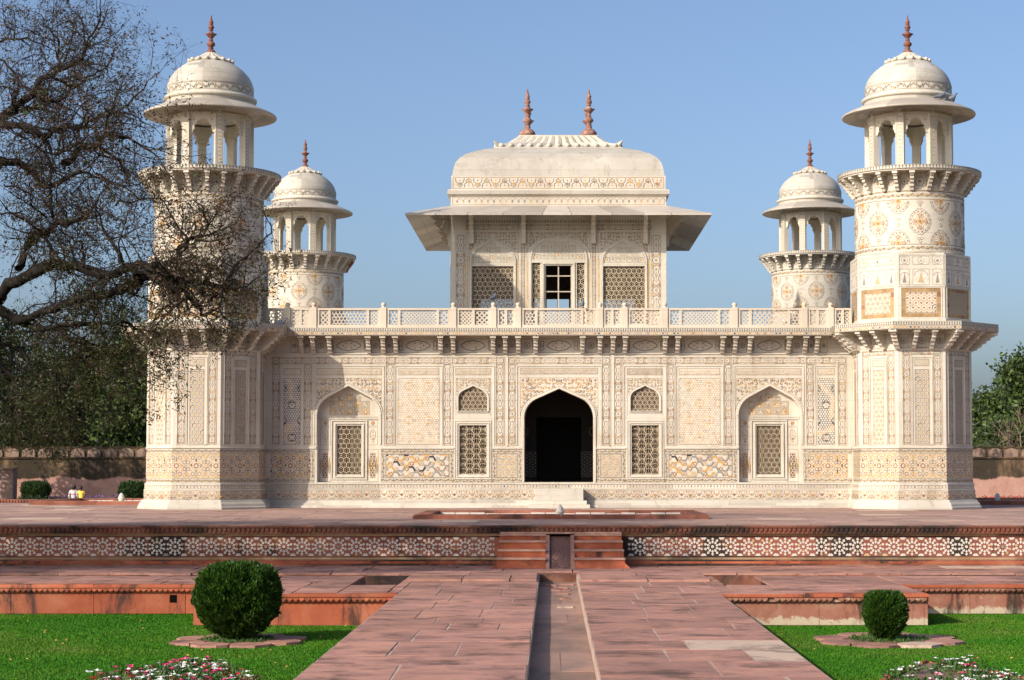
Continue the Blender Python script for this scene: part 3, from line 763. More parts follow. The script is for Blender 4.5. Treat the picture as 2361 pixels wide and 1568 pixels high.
# ------------------------------------------------------------------ the marble tomb
AX, D0, W2 = .16, 47.8, 9.2                     # axis of symmetry, depth of the front towers, half spacing of the towers
ZF = 48.2                                       # front wall plane
U = lambda x: (x-1288)/4215*ZF
V = lambda y: Zy(y, ZF)
tomb = empty('marble_tomb', (AX, ZF, 0), 'white marble tomb inlaid with coloured stone, four round corner towers and a square rooftop pavilion', 'tomb')
ORG = Vector((AX, ZF, 0))
def LF(u, v, h): return (u, -h, v)              # front wall, local to the tomb
def new(): return MB()

# heights shared by wall and tower bases
Z_DADO0, Z_DADO1, Z_UP0, Z_FR0 = V(1113), V(1035), V(1024.5), V(816)
Z_DIA0, Z_SCR0, Z_SCR1 = V(1127), V(1154), V(1128.5)
Z_COR0, Z_COR1 = 4.51, 4.71

# ---- wall with its openings
wall = new()
def mir(f):
    for s in (-1, 1): f(s)
NU = U(1288+486); DW = .905
door = arch_pts(DW, V(963), V(896), rf=.62)
dpoly = [(-DW, V(1112))]+door+[(DW, V(1112))]
holes = [dpoly]
nw = 71.5/4215*ZF
wu = 198.5/4215*ZF; ww = 32.5/4215*ZF
for s in (-1, 1):
    holes.append([(s*NU-nw, V(1112))]+arch_pts(nw, V(959), V(889), c=s*NU)+[(s*NU+nw, V(1112))])
    a = arch_pts(ww, V(919), V(889.5), n=6, rf=.65, c=s*wu); holes.append([(s*wu-ww, V(947))]+a+[(s*wu+ww, V(947))])
    holes.append(rectpts(s*wu-31.5/4215*ZF, V(1094), s*wu+31.5/4215*ZF, V(980.5)))
slab(wall, rectpts(-7.85, V(1113), 7.85, Z_COR0), holes, LF, 0, -.42, 'marble')
# plinth steps below the wall
for z0, z1, h, m in ((Z_DIA0, V(1113), .035, 'marble'), (Z_SCR0, Z_DIA0, .05, 'marble'), (V(1160), Z_SCR0, .075, 'marble_base'), (V(1165), V(1160), .13, 'marble_base'), (-.02, V(1165), .19, 'marble_base')):
    x = -7.8
    while x < 7.8:
        x1 = min(7.8, x+random.uniform(1.1, 2.0)); wall.box(x, x1-.003, -h, .3, z0, z1-.001, m, tone=random.random()); x = x1
# sides, back and floor of the building
wall.box(-7.8, -7.4, .43, 17.9, 0, 4.5, 'marble'); wall.box(7.4, 7.8, .43, 17.9, 0, 4.5, 'marble'); wall.box(-7.4, 7.4, 17.5, 17.9, 0, 4.5, 'marble')
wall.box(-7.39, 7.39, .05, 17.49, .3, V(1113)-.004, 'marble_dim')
wall.build('facade_wall', tomb)
rf = new(); rf.box(-7.6, 7.6, .02, 17.8, 4.42, 4.56, 'marble_base'); rf.build('roof_deck', tomb)

# ---- entrance passage: inlaid inner wall and doorway, indoor shade put into near-black colours
iw = new()
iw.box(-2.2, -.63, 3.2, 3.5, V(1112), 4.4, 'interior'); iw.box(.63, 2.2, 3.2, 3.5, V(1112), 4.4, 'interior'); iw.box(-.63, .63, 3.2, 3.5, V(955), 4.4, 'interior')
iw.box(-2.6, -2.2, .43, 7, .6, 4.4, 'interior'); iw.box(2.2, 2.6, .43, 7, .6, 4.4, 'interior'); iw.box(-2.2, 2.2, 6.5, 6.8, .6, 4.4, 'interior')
C = Canvas(iw, lambda u, v, h: (u, 3.2-h, v))
for s in (-1, 1):
    a, b = sorted((s*.66, s*.9)); a0, b0 = sorted((s*.64, s*1.3))
    p_hexnet(C, a0, V(1100), b0, V(1040), .16, 'grey', 'khaki')
    C.ring((s*1.0, V(990)), .14, .02, 'khaki', 2)
iw.build('inner_wall', tomb)

# ---- mouldings, borders and inlaid panels of the front wall
mould = new(); bd = new(); Cb = Canvas(bd, LF)
SW = 8.6/4215*ZF                                # half width of a vertical border strip
strips = [(-(1288-635), 0), (-(1288-708.3), 1), (-(1288-897.5), 1), (-(1288-1030.4), 1), (-(1288-1151.5), 1), (-(1288-1179.5), 1)]
for off, _ in strips:
    for s in (-1, 1):
        u = s*abs(off)/4215*ZF
        p_border(Cb, u-SW, Z_UP0, u+SW, V(840), True)
        framebead(mould, LF, u-SW-.022, Z_UP0-.022, u+SW+.022, V(822), .016, .013, 'marble')
# header border
for a, b in ((-(1288-626), -(1288-1160)), (-(1288-1171), (1288-1171)), ((1288-1160), (1288-626))):
    p_border(Cb, a/4215*ZF, V(840)+.008, b/4215*ZF, V(823.5), False)
bd.build('flower_border', tomb)
# recessed bay frames, carved friezes, arch spandrels
def bay(s, xl, xr, top=847):
    u0, u1 = sorted((s*(1288-xl)/4215*ZF, s*(1288-xr)/4215*ZF))
    return u0, u1
sp = new(); Cs = Canvas(sp, LF); cv = new(); Cc = Canvas(cv, LF)
def door_bay():
    u0, u1 = U(1196), U(1380)
    openframe(mould, LF, U(1190), Z_UP0-.02, U(1386), V(843), .02, .018, 'marble')
    p_carved(Cc, U(1199), V(862), U(1377), V(849.5), .06)
    p_spandrel(Cs, U(1198), V(985), U(1378), V(871), [(u, v) for u, v in dpoly[1:-1]], .125, pal=('tan','tan','tan_pale','rust'), lm='dark')
    bead(mould, LF, [(u*1.045, v+.012) for u, v in arch_pts(DW, V(963), V(895), 9, rf=.62)], .045, .03, 'marble')
    for s in (-1, 1): bead(mould, LF, [(s*DW*1.045, V(1111)), (s*DW*1.045, V(963)+.012)], .045, .03, 'marble')
door_bay()
def side_bays(s):
    # niche bay
    u0, u1 = sorted((s*(1288-727)/4215*ZF, s*(1288-880)/4215*ZF))
    openframe(mould, LF, u0-.05, Z_UP0-.02, u1+.05, V(843), .02, .018, 'marble')
    p_carved(Cc, u0+.03, V(864), u1-.03, V(850.5), .06)
    A = arch_pts(nw, V(959), V(889), c=s*NU)
    p_spandrel(Cs, u0+.02, V(985), u1-.02, V(872), A, .12, pal=('tan','tan','rust','tan_pale'), lm='dark')
    bead(mould, LF, [(s*NU+(u-s*NU)*1.04, v+.012) for u, v in A], .04, .026, 'marble')
    for t in (-1, 1): bead(mould, LF, [(s*NU+t*nw*1.04, Z_UP0), (s*NU+t*nw*1.04, V(959))], .04, .026, 'marble')
    # star bay
    u0, u1 = sorted((s*(1288-909)/4215*ZF, s*(1288-1019)/4215*ZF))
    openframe(mould, LF, u0, Z_UP0-.02, u1, V(843), .02, .018, 'marble')
    p_carved(Cc, u0+.1, V(864), u1-.1, V(850.5), .06)
    # window bay
    u0, u1 = sorted((s*(1288-1041)/4215*ZF, s*(1288-1139)/4215*ZF))
    openframe(mould, LF, u0, Z_UP0-.02, u1, V(843), .02, .018, 'marble')
    p_carved(Cc, u0+.1, V(864), u1-.1, V(850.5), .06)
    A = arch_pts(ww, V(919), V(889.5), n=6, rf=.65, c=s*wu)
    p_spandrel(Cs, u0+.1, V(958), u1-.1, V(872), A, .095, pal=('tan_pale','tan','khaki'), lm='ink')
    bead(mould, LF, [(s*wu-ww*1.09, V(948.5))]+[(s*wu+(u-s*wu)*1.09, v+.012) for u, v in A]+[(s*wu+ww*1.09, V(948.5))], .035, .022, 'marble')
    # narrow end bay
    u0, u1 = sorted((s*(1288-646)/4215*ZF, s*(1288-698)/4215*ZF))
    openframe(mould, LF, u0, Z_UP0-.02, u1, V(843), .02, .018, 'marble')
    p_carved(Cc, u0+.08, V(864), u1-.08, V(850.5), .05)
mir(side_bays)
mould.box(-7.7, 7.7, -.03, 0.01, V(817), V(814), 'marble'); mould.box(-7.7, -NU-nw-.03, -.028, .01, Z_DADO1, V(1029), 'marble'); mould.box(NU+nw+.03, 7.7, -.028, .01, Z_DADO1, V(1029), 'marble')
for s in (-1, 1):
    for a, c in ((.97, wu-.5), (wu+.5, NU-nw-.03)):
        e = sorted((s*a, s*c)); mould.box(e[0], e[1], -.028, .01, Z_DADO1, V(1032), 'marble')
mould.box(-7.7, 7.7, -.045, .01, V(1116), V(1113.2), 'marble')
for s in (-1, 1): mould.box(s*1.345-.012, s*1.345+.012, -.006, .01, V(1030), V(818), 'groove')
mould.build('moulding', tomb); sp.build('arch_spandrel', tomb); cv.build('carved_frieze', tomb)
for s in (-1, 1):
    b = new(); C = Canvas(b, LF); u0, u1 = sorted((s*(1288-917)/4215*ZF, s*(1288-1011)/4215*ZF))
    p_stars(C, u0, Z_UP0, u1, V(873), .52, ('tan_pale','tan_pale','khaki_pale'), ringm='tan_pale'); b.build('star_panel', tomb)
    b = new(); C = Canvas(b, LF); u0, u1 = sorted((s*(1288-653.5)/4215*ZF, s*(1288-690.7)/4215*ZF))
    p_stars(C, u0, Z_UP0, u1, V(873), .5, ('slate','tan','dark'), ringm='slate'); b.build('star_panel', tomb)
    # dado
    b = new(); C = Canvas(b, LF)
    e0, e1 = sorted((s*7.72, s*(NU+nw+.06)))
    p_dado(C, e0+.12, V(1101), e1-.12, V(1047)); p_vine(C, e0+.01, V(1046), e1-.01, V(1036)); p_vine(C, e0+.01, V(1112.5), e1-.01, V(1102))
    ee = sorted((s*(NU+nw+.06), s*(NU+nw+.17))); p_vine(C, ee[0], V(1101), ee[1], V(1047), True)
    e0, e1 = sorted((s*(NU-nw-.05), s*(1288-1046)/4215*ZF))
    p_chevron(C, e0+.14, V(1100), e1-.14, V(1048)); p_vine(C, e0, V(1046), e1, V(1036)); p_vine(C, e0, V(1112.5), e1, V(1102)); p_vine(C, e0, V(1101), e0+.115, V(1047), True); p_vine(C, e1-.115, V(1101), e1, V(1047), True)
    e0, e1 = sorted((s*(1288-1134)/4215*ZF, s*(1288-1203)/4215*ZF))
    p_rosedots(C, e0+.13, V(1101), e1-.13, V(1047), .16); p_vine(C, e0, V(1046), e1, V(1036)); p_vine(C, e0, V(1112.5), e1, V(1102)); p_vine(C, e0, V(1101), e0+.11, V(1047), True); p_vine(C, e1-.11, V(1101), e1, V(1047), True)
    p_vine(C, s*wu-.55, V(1112.5), s*wu+.55, V(1106))
    b.build('dado', tomb)
b = new(); C = Canvas(b, lambda u, v, h: (u, -.05-h, v))
p_scroll(C, -7.6, V(1152.5), -.68, V(1129.5)); p_scroll(C, .68, V(1152.5), 7.6, V(1129.5))
C = Canvas(b, lambda u, v, h: (u, -.035-h, v)); p_diamonds(C, -7.6, V(1125.5), 7.6, V(1117))
b.build('plinth_band', tomb)
# small inlays of the frieze between the brackets
BR = (54, 94.5, 124.5, 152.5, 245, 274, 378, 407, 441, 531, 569, 596)
b = new(); C = Canvas(b, LF)
xs = sorted([-x for x in BR]+list(BR)); xs = [-627]+xs+[627]
for a, d in zip(xs[:-1], xs[1:]):
    a, d = (a/4215*ZF)+.1, (d/4215*ZF)-.1; m = ((a+d)/2, V(797)); w = d-a
    C.frame(a-.02, V(813), d+.02, V(781), .009, 'ink', 1)
    if w > .6:
        pts = [(m[0]+.3*cos(t)*(1+.08*cos(4*t)), m[1]+.13*sin(t)*(1+.1*cos(8*t))) for t in np.linspace(0, 2*pi, 25)[:-1]]
        C.line(pts, .02, 'slate', 2, True)
        for k in range(6): C.disc((m[0]+.15*cos(k*pi/3), m[1]+.07*sin(k*pi/3)), .022, pick('khaki','brown','tan'), 3, 6)
        for s in (-1, 1):
            c = m[0]+s*.45
            C.line([(c-.05,m[1]),(c-.03,m[1]+.05),(c-.055,m[1]+.1),(c,m[1]+.13),(c+.055,m[1]+.1),(c+.03,m[1]+.05),(c+.05,m[1]),(c+.03,m[1]-.05),(c+.055,m[1]-.1),(c,m[1]-.13),(c-.055,m[1]-.1),(c-.03,m[1]-.05)], .016, 'slate', 2, True)
            C.disc((c, m[1]), .025, 'khaki', 2, 6)
            if w > 1: C.star((m[0]+s*.6, m[1]), .05, .03, 4, 'slate', 2)
    else:
        r = min(.11, w*.32); C.line(starpts(m, r, r*.86, 8), .014, 'slate', 2, True); C.star(m, r*.6, r*.3, 6, 'khaki', 3); C.disc(m, r*.2, 'brown', 4, 6)
b.build('frieze', tomb)

# ---- lattice windows
def window(name, fn, poly, segs, depth=.045, frame=None, parent=tomb):
    fr = new()
    if frame: 
        for f in frame: framebead(fr, fn, *f)
    o = fr.build(name, parent) if fr.f else None
    j = new(); bars(j, fn, segs, poly, depth, 'jali'); 
    return j.build('jali_screen' if o else name, o or parent)
Lin = lambda d: (lambda u, v, h: (u, d-h, v))
for s in (-1, 1):
    a = arch_pts(ww, V(919), V(889.5), n=6, rf=.65, c=s*wu); poly = [(s*wu-ww, V(947))]+a+[(s*wu+ww, V(947))]
    window('lattice_window', Lin(.05), poly, segs_hex(s*wu-ww, V(947), s*wu+ww, V(889), .125, .02), frame=[(s*wu-ww-.04, V(951.5), s*wu+ww+.04, V(947.5), .03, .075, 'marble')])
    h = 31.5/4215*ZF; poly = rectpts(s*wu-h, V(1094), s*wu+h, V(980.5))
    window('lattice_window', Lin(.05), poly, segs_zig(s*wu-h, V(1094), s*wu+h, V(980.5), .175, .02), frame=[(s*wu-h-.075, V(1100.5), s*wu+h+.075, V(974), .028, .075, 'marble'), (s*wu-h-.125, V(1105), s*wu+h+.125, V(969), .022, .068, 'marble')])
    # niche: back plate with a window
    b = new(); fb = Lin(.24); hw = 28/4215*ZF
    A = arch_pts(nw+.02, V(959), V(888), c=s*NU)
    slab(b, [(s*NU-nw-.02, V(1112)+.005)]+A+[(s*NU+nw+.02, V(1112)+.005)], [rectpts(s*NU-hw, V(1094), s*NU+hw, V(981))], fb, 0, -.08, 'marble')
    C = Canvas(b, fb); AA = [(s*NU-nw, V(959))]+A[1:-1]+[(s*NU+nw, V(959))]
    arin = [(s*NU-nw+.02, V(958))]+arch_pts(nw-.05, V(959), V(894), c=s*NU)+[(s*NU+nw-.02, V(958))]
    for i in range(7):
        for j in range(4):
            uw = (2*nw-.12)/7; u = s*NU-nw+.06+uw*i; v = V(957)+.19*j; q = [(u+.012,v+.01),(u+uw-.012,v+.01),(u+uw-.012,v+.18),(u+.012,v+.18)]
            if all(in_poly(p, arin) for p in q) or (all(in_poly((p[0], p[1]-.06), arin) for p in q)):
                if not all(in_poly(p, arin) for p in q): q = [q[0], q[1], (q[2][0], q[2][1]-.07), (q[3][0], q[3][1]-.07)]
                C.poly(q, 'tan_pale' if (i+j)%2 else 'khaki_pale', 1); C.line(q, .008, 'ink', 2, True)
                c = (u+uw/2, v+.09)
                for k in range(6): C.disc((c[0]+.05*cos(k*pi/3), c[1]+.05*sin(k*pi/3)), .016, pick('white','brown','grey','white'), 3, 6)
                C.disc(c, .02, pick('brown','white'), 3, 6)
    for t in (-1, 1):
        c = s*NU+t*(nw-.19)
        C.frame(c-.13, V(1026), c+.13, V(984), .008, 'ink', 1); C.frame(c-.13, V(982), c+.13, V(968), .008, 'ink', 1)
        C.star((c, V(975)), .07, .035, 6, 'rust', 2); C.disc((c, V(975)), .025, 'tan', 3, 6)
        C.line(arc((c, V(1002)), .07, 0, 2*pi, 12, 2.0), .008, 'ink', 2)
        for k in range(4): C.disc((c, V(1018)+.085*k), .03-.004*k, pick('tan','rust','tan_pale'), 3, 6)
        p_vine(C, c-.15, V(1111), c+.15, V(1036)); p_hexnet(C, c-.06, V(1101), c+.06, V(1045), .07, 'white', pick('tan','dark'), 'brown')
    framebead(b, fb, s*NU-nw+.02, V(966), s*NU+nw-.02, V(959), .02, .02, 'marble')
    o = b.build('niche', tomb)
    fr = new(); framebead(fr, fb, s*NU-hw-.07, V(1100.5), s*NU+hw+.07, V(974.5), .03, .035, 'marble'); framebead(fr, fb, s*NU-hw-.16, V(1106), s*NU+hw+.16, V(968), .028, .03, 'marble'); fr.build('window_frame', o)
    j = new(); bars(j, Lin(.28), segs_hex(s*NU-hw, V(1094), s*NU+hw, V(981), .145, .019), rectpts(s*NU-hw, V(1094), s*NU+hw, V(981)), .04, 'jali'); j.build('jali_screen', o)
# ---- entrance steps
b = new()
for z0, z1, w, y in ((0, .1, .80, .62), (.1, .2, .72, .52), (.2, V(1141), .63, .42), (V(1141), V(1126), .63, .36)):
    b.rbox(-w, w, -y, .1, z0, z1-.003, .012, 'marble_base', tone=random.uniform(.5, .8))
b.build('entrance_step', tomb)

# ---- cornice with its brackets
def p_cornice(C, u0, u1, z0, z1):
    zm = z0+(z1-z0)*.5
    C.rect(u0, zm-.006, u1, zm+.004, 'groove', 1); C.rect(u0, z1-.016, u1, z1-.010, 'ink', 1); C.rect(u0, z0+.004, u1, z0+.010, 'ink', 1)
    n = int((u1-u0)/.062); s = (u1-u0)/max(1,n)
    for i in range(n):
        u = u0+s*(i+.5)
        C.poly([(u-.022,zm+.012),(u+.022,zm+.012),(u,zm+.05)], 'slate', 2); C.disc((u, zm+.062), .017, 'slate', 2, 6)
    n = int((u1-u0)/.098); s = (u1-u0)/max(1,n)
    for i in range(n):
        u = u0+s*(i+.5); c = (u, (z0+zm)/2)
        C.disc(c, .030, pick('tan','tan','rust','tan','slate','brown'), 2, 8); 
        if random.random() < .5: C.disc(c, .017, 'white', 3, 6)
        for sg in (-1, 1): C.poly([(u+s/2-.02, c[1]+sg*.038),(u+s/2+.02, c[1]+sg*.038),(u+s/2, c[1]+sg*.012)], pick('grey','rust','khaki'), 2)
cn = new(); CP = .55
cn.box(-7.32, 7.32, -CP, .3, Z_COR0, Z_COR1, 'marble')
cn.box(-7.6, 7.6, -.10, .1, V(781), Z_COR0-.002, 'marble')
C = Canvas(cn, lambda u, v, h: (u, -CP-h, v)); p_cornice(C, -7.3, 7.3, Z_COR0, Z_COR1)
cornice = cn.build('cornice', tomb)
brk = None
BH = Z_COR0-V(815)-.01
for s in (-1, 1):
    for x in BR:
        u = s*x/4215*(ZF-.3)
        if brk is None:
            b = new(); bracket_mesh(b, CP-.04, BH, .155, (0,0,0), (0,-1,0), (1,0,0)); brk = b.build('bracket', cornice); o = brk
        else: o = brk.copy(); COL.objects.link(o); o.parent = cornice
        o.location = (u, 0, Z_COR0-BH-.003)

# ---- balustrade on the cornice
bl = new(); YB = -.34; ZB0, ZB1 = Z_COR1+.002, V(712.5)-.01
FB = lambda u, v, h: (u, YB-h, v)
PX = sorted([s*x/4215*47.9 for x in (94.5, 151.5, 244, 405.5, 566.5, 627) for s in (-1, 1)])
for i, (a, b_) in enumerate(zip([-7.75]+PX, PX+[7.75])):
    a, b_ = a+.075, b_-.075; w = b_-a
    cuts = {0: [0, 1], }
    if w > 1.2: fr = [0, .2, .8, 1]
    elif w > .95: fr = [0, 1]
    else: fr = [0, .5, 1]
    if w < .25: fr = [0, 1]
    bl.box(a, b_, YB-.045, YB+.045, ZB0, ZB0+.085, 'marble_rail'); bl.box(a, b_, YB-.045, YB+.045, ZB1-.05, ZB1, 'marble_rail')
    for k, f in enumerate(fr):
        c = a+w*f; c = max(a+.035, min(b_-.035, c)); bl.box(c-.035, c+.035, YB-.04, YB+.04, ZB0+.085, ZB1-.05, 'marble_rail')
    for k in range(len(fr)-1):
        c0, c1 = a+w*fr[k]+.03, a+w*fr[k+1]-.03
        sg = segs_hex(c0, ZB0+.085, c1, ZB1-.05, .095, .025, False) if (i+k) % 3 == 0 else segs_girih(c0, ZB0+.085, c1, ZB1-.05, .10 if (i+k)%3==1 else .125, .024)
        bars(bl, FB, sg, rectpts(c0, ZB0+.085, c1, ZB1-.05), .025, 'marble_rail')
bal = bl.build('balustrade', tomb)
pst = None
for u in PX:
    if pst is None:
        b = new(); b.box(-.075, .075, -.075, .075, 0, ZB1-ZB0+.02, 'marble_rail'); b.lathe([(.06,.0),(.045,.03),(.06,.05),(.068,.085),(.05,.12),(.002,.135)], 'marble_rail', 8, (0,0,ZB1-ZB0+.02)); pst = b.build('balustrade_post', bal); o = pst
    else: o = pst.copy(); COL.objects.link(o); o.parent = bal
    o.location = (u, YB, ZB0)
b = new()
for k in (-1, 1):                                # balustrades along the sides and back of the roof
    b.box(k*8.6-.045, k*8.6+.045, 2.2, 16.5, 4.72, 4.8, 'marble_rail'); b.box(k*8.6-.045, k*8.6+.045, 2.2, 16.5, 5.18, 5.23, 'marble_rail')
    for t in range(12): b.box(k*8.6-.06, k*8.6+.06, 2.3+t*1.25, 2.42+t*1.25, 4.72, 5.3, 'marble_rail')
b.box(-7.5, 7.5, 18.3, 18.4, 4.72, 4.8, 'marble_rail'); b.box(-7.5, 7.5, 18.3, 18.4, 5.18, 5.23, 'marble_rail')
for t in range(12): b.box(-7+t*1.25, -6.88+t*1.25, 18.28, 18.42, 4.72, 5.3, 'marble_rail')
bars(b, lambda u, v, h: (u, 18.36-h, v), segs_hex(-7.4, 4.8, 7.4, 5.18, .13, .02, False), rectpts(-7.4, 4.8, 7.4, 5.18), .03, 'marble_rail')
b.build('rear_balustrade', tomb)
cs = new()
for k in (-1, 1):
    cs.box(k*8.15-.55, k*8.15+.55, 2.0, 16.6, 4.50, 4.70, 'marble')
cs.box(-7.4, 7.4, 17.9, 18.5, 4.5, 4.7, 'marble'); cs.build('side_cornice', tomb)

# ------------------------------------------------------------------ rooftop pavilion
pv = empty('pavilion', (0, 57.0-ZF, 0), None, None, None, tomb)
PH = 3.19; PF = 57.0-PH
UP = lambda x: (x-1288)/4215/.9957*PF
VP = lambda y: Zy(y, PF)
zx = lambda x: 893.5+.386*x; zyy = lambda y: 172.9+.386*y
ux = lambda x: UP(zx(x)) ; vy = lambda y: VP(zyy(y))
ZTOP = VP(469.5)
def pav_wall():
    w = new(); f = lambda u, v, h: (u, -PH-h, v)
    zb = 4.95
    hol = []
    c1 = (UP(1288)-ux(629)); 
    jw = abs(ux(507)-ux(753))/2; jz0, jz1 = zb+.35, vy(1143)
    c1 = abs(ux(630)); 
    for s in (-1, 1): hol.append(rectpts(s*c1-jw, jz0, s*c1+jw, jz1))
    dw = abs(ux(1103)-ux(943))/2; dz1 = vy(1137)
    hol.append(rectpts(-dw, jz0, dw, dz1))
    s0, s1 = abs(ux(1132)), abs(ux(1177))
    for s in (-1, 1): a, b = sorted((s*s0, s*s1)); hol.append(rectpts(a, jz0, b, vy(1120)))
    slab(w, rectpts(-PH, zb, PH, ZTOP-.1), hol, f, 0, -.16, 'marble', sides=False)
    slab(w, rectpts(-PH+.17, zb, PH-.17, ZTOP-.26), hol, lambda u, v, h: (u, -PH+.165, v), 0, 0, 'interior_dim', sides=False)  # lining added in dark brown so the screen openings read as shaded
    C = Canvas(w, f)
    # pilaster strips
    for s in (-1, 1):
        for a, b_ in ((2.72, 3.06), (2.50, 2.66)):
            e = sorted((s*a, s*b_)); p_border(C, e[0]+.03, zb+.3, e[1]-.03, vy(955), True)
        e = sorted((s*abs(ux(1222)), s*abs(ux(1246)))); p_border(C, e[0], zb+.3, e[1], vy(955), True)
        for x in (447, 808): 
            e = abs(ux(x)); w.box(s*e-.09, s*e+.09, -PH-.03, -PH, zb, vy(940), 'marble') if False else None
    # friezes
    for a, b_ in ((470, 787), (830, 1212), (1256, 1574)):
        a, b_ = ux(a), ux(b_)
        n = int((b_-a)/.075)
        C.frame(a, vy(884), b_, vy(866), .008, 'ink', 1)
        for i in range(n): C.disc((a+(b_-a)*(i+.5)/n, vy(875)), .022, pick('brown','khaki','slate'), 2, 6, 1.4)
        p_border(C, a, vy(926), b_, vy(893), False)
    # arches
    for c, aw, ap, spz in ((-c1, abs(ux(495)-ux(768))/2, 978, 1112), (c1, abs(ux(495)-ux(768))/2, 978, 1112), (0, abs(ux(850)-ux(1195))/2, 968, 1100)):
        A = arch_pts(aw, vy(spz), vy(ap), c=c, rf=.68)
        a, b_ = (c-abs(ux(475)-ux(785))/2, c+abs(ux(475)-ux(785))/2) if c else (-abs(ux(835)-ux(1212))/2, abs(ux(835)-ux(1212))/2)
        p_spandrel(C, a, vy(1105), b_, vy(938), A, .11, pal=('khaki','brown','tan','khaki','rust'), lm='slate')
        C.line([(a+.02, zb+.3), (a+.02, vy(1105))], .05, 'tan_pale', 1); C.line([(b_-.02, zb+.3), (b_-.02, vy(1105))], .05, 'tan_pale', 1)
        bead(w, f, [(c-aw*.97, zb+.3)]+[(c+(u-c)*.97, v-.01) for u, v in A]+[(c+aw*.97, zb+.3)], .055, .04, 'marble')
        bead(w, f, [(c+(u-c)*.9, v-.05) for u, v in A], .03, .02, 'marble')
        ty = 1122 if c else 1102
        p_panelgrid(C, c-aw*.86, vy(ty), c+aw*.86, vy(ap+28), [(c+(u-c)*.9, v-.04) for u, v in [(c-aw, vy(ty)-.2)]+A+[(c+aw, vy(ty)-.2)]], 7)
        w.box(c-aw*.95, c+aw*.95, -PH-.03, -PH+.001, vy(ty+20), vy(ty+3), 'marble')
    framebead(w, f, -dw-.09, jz0-.09, dw+.09, dz1+.09, .05, .035, 'marble')
    for s in (-1, 1): framebead(w, f, s*c1-jw-.05, jz0-.05, s*c1+jw+.05, jz1+.05, .04, .03, 'marble')
    o = w.build('pavilion_wall', pv)
    j = new(); fj = lambda u, v, h: (u, -PH+.05-h, v)
    for s in (-1, 1):
        bars(j, fj, segs_hex(s*c1-jw, jz0, s*c1+jw, jz1, .15, .023), rectpts(s*c1-jw, jz0, s*c1+jw, jz1), .04, 'jali')
        a, b_ = sorted((s*s0, s*s1)); bars(j, fj, segs_hex(a, jz0, b_, vy(1120), .16, .023), rectpts(a, jz0, b_, vy(1120)), .04, 'jali')
    j.build('jali_screen', pv)
    g = new()
    for x in (-.012,): g.box(-.018, .018, -PH+.06, -PH+.09, jz0, dz1, 'wood')
    for t in (.26, .55, .82): g.box(-dw, dw, -PH+.055, -PH+.085, jz0+(dz1-jz0)*t-.016, jz0+(dz1-jz0)*t+.016, 'wood')
    g.box(-dw, -dw+.03, -PH+.05, -PH+.095, jz0, dz1, 'wood'); g.box(dw-.03, dw, -PH+.05, -PH+.095, jz0, dz1, 'wood')
    g.build('window_grille', pv)
    return o
pav_wall()
kids = [c for c in pv.children]
for k in (1, 2, 3):
    for c in kids:
        o = c.copy(); COL.objects.link(o); o.parent = pv; o.rotation_euler = (0, 0, k*pi/2)
b = new(); b.box(-PH-.5, PH+.5, -PH-.5, PH+.5, 4.56, 4.72, 'marble_base'); b.box(-PH-.25, PH+.25, -PH-.25, PH+.25, 4.72, 4.86, 'marble_base'); b.box(-PH-.02, PH+.02, -PH-.02, PH+.02, 4.86, 4.95, 'marble_base'); b.build('pavilion_plinth', pv)
b = new(); b.box(-PH+.2, PH-.2, -PH+.2, PH-.2, ZTOP-.35, ZTOP-.25, 'interior_dim'); 
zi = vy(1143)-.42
for a in ((-PH+.3, PH-.3, PH-.34, PH-.28), (PH-.34, PH-.28, -PH+.9, PH-.35), (-PH+.28, -PH+.34, -PH+.9, PH-.35)): b.box(*a, zi, ZTOP-.36, 'interior_dim')  # unseen panels added to block sky showing through the far screens
b.build('pavilion_ceiling_sky_baffles', pv)
# sloping stone eave
EH = 4.435; ZE = 8.405
def sq(h, z): return [(-h,-h,z),(h,-h,z),(h,h,z),(-h,h,z)]
b = new()
nst = 9
for k in range(4):
    ca, sa = cos(k*pi/2), sin(k*pi/2); R = lambda p: (p[0]*ca-p[1]*sa, p[0]*sa+p[1]*ca, p[2])
    cuts = [-1]+sorted(random.uniform(-.93, .93) for _ in range(nst))+[1]
    cuts = [-1]+[-1+2*(i+random.uniform(-.25,.25))/nst for i in range(1, nst)]+[1]
    for a, c in zip(cuts[:-1], cuts[1:]):
        t = random.random(); g = .0016
        i0, i1 = (PH-.02)*(a+g), (PH-.02)*(c-g); o0, o1 = EH*(a+g), EH*(c-g)
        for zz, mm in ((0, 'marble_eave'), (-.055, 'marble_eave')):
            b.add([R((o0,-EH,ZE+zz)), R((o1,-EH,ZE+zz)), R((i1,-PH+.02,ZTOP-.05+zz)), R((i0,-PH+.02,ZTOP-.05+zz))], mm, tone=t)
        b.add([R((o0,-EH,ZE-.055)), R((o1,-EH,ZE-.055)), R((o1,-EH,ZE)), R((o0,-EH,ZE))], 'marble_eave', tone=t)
b.build('pavilion_eave', pv)
# brackets under the eave
pb = None
for k in range(4):
    for u in (-2.57, -1.03, 1.03, 2.57):
        if k == 2: continue
        if pb is None:
            b = new(); bracket_mesh(b, .62, .62, .17, (0,0,0), (0,-1,0), (1,0,0), 'marble_rail'); b.box(-.07, .07, -.12, 0, -.32, 0, 'marble_rail'); pb = b.build('eave_bracket', pv); o = pb
        else: o = pb.copy(); COL.objects.link(o); o.parent = pv
        a = k*pi/2; o.location = (u*cos(a)+PH*sin(a), u*sin(a)-PH*cos(a), vy(945)); o.rotation_euler = (0, 0, a)
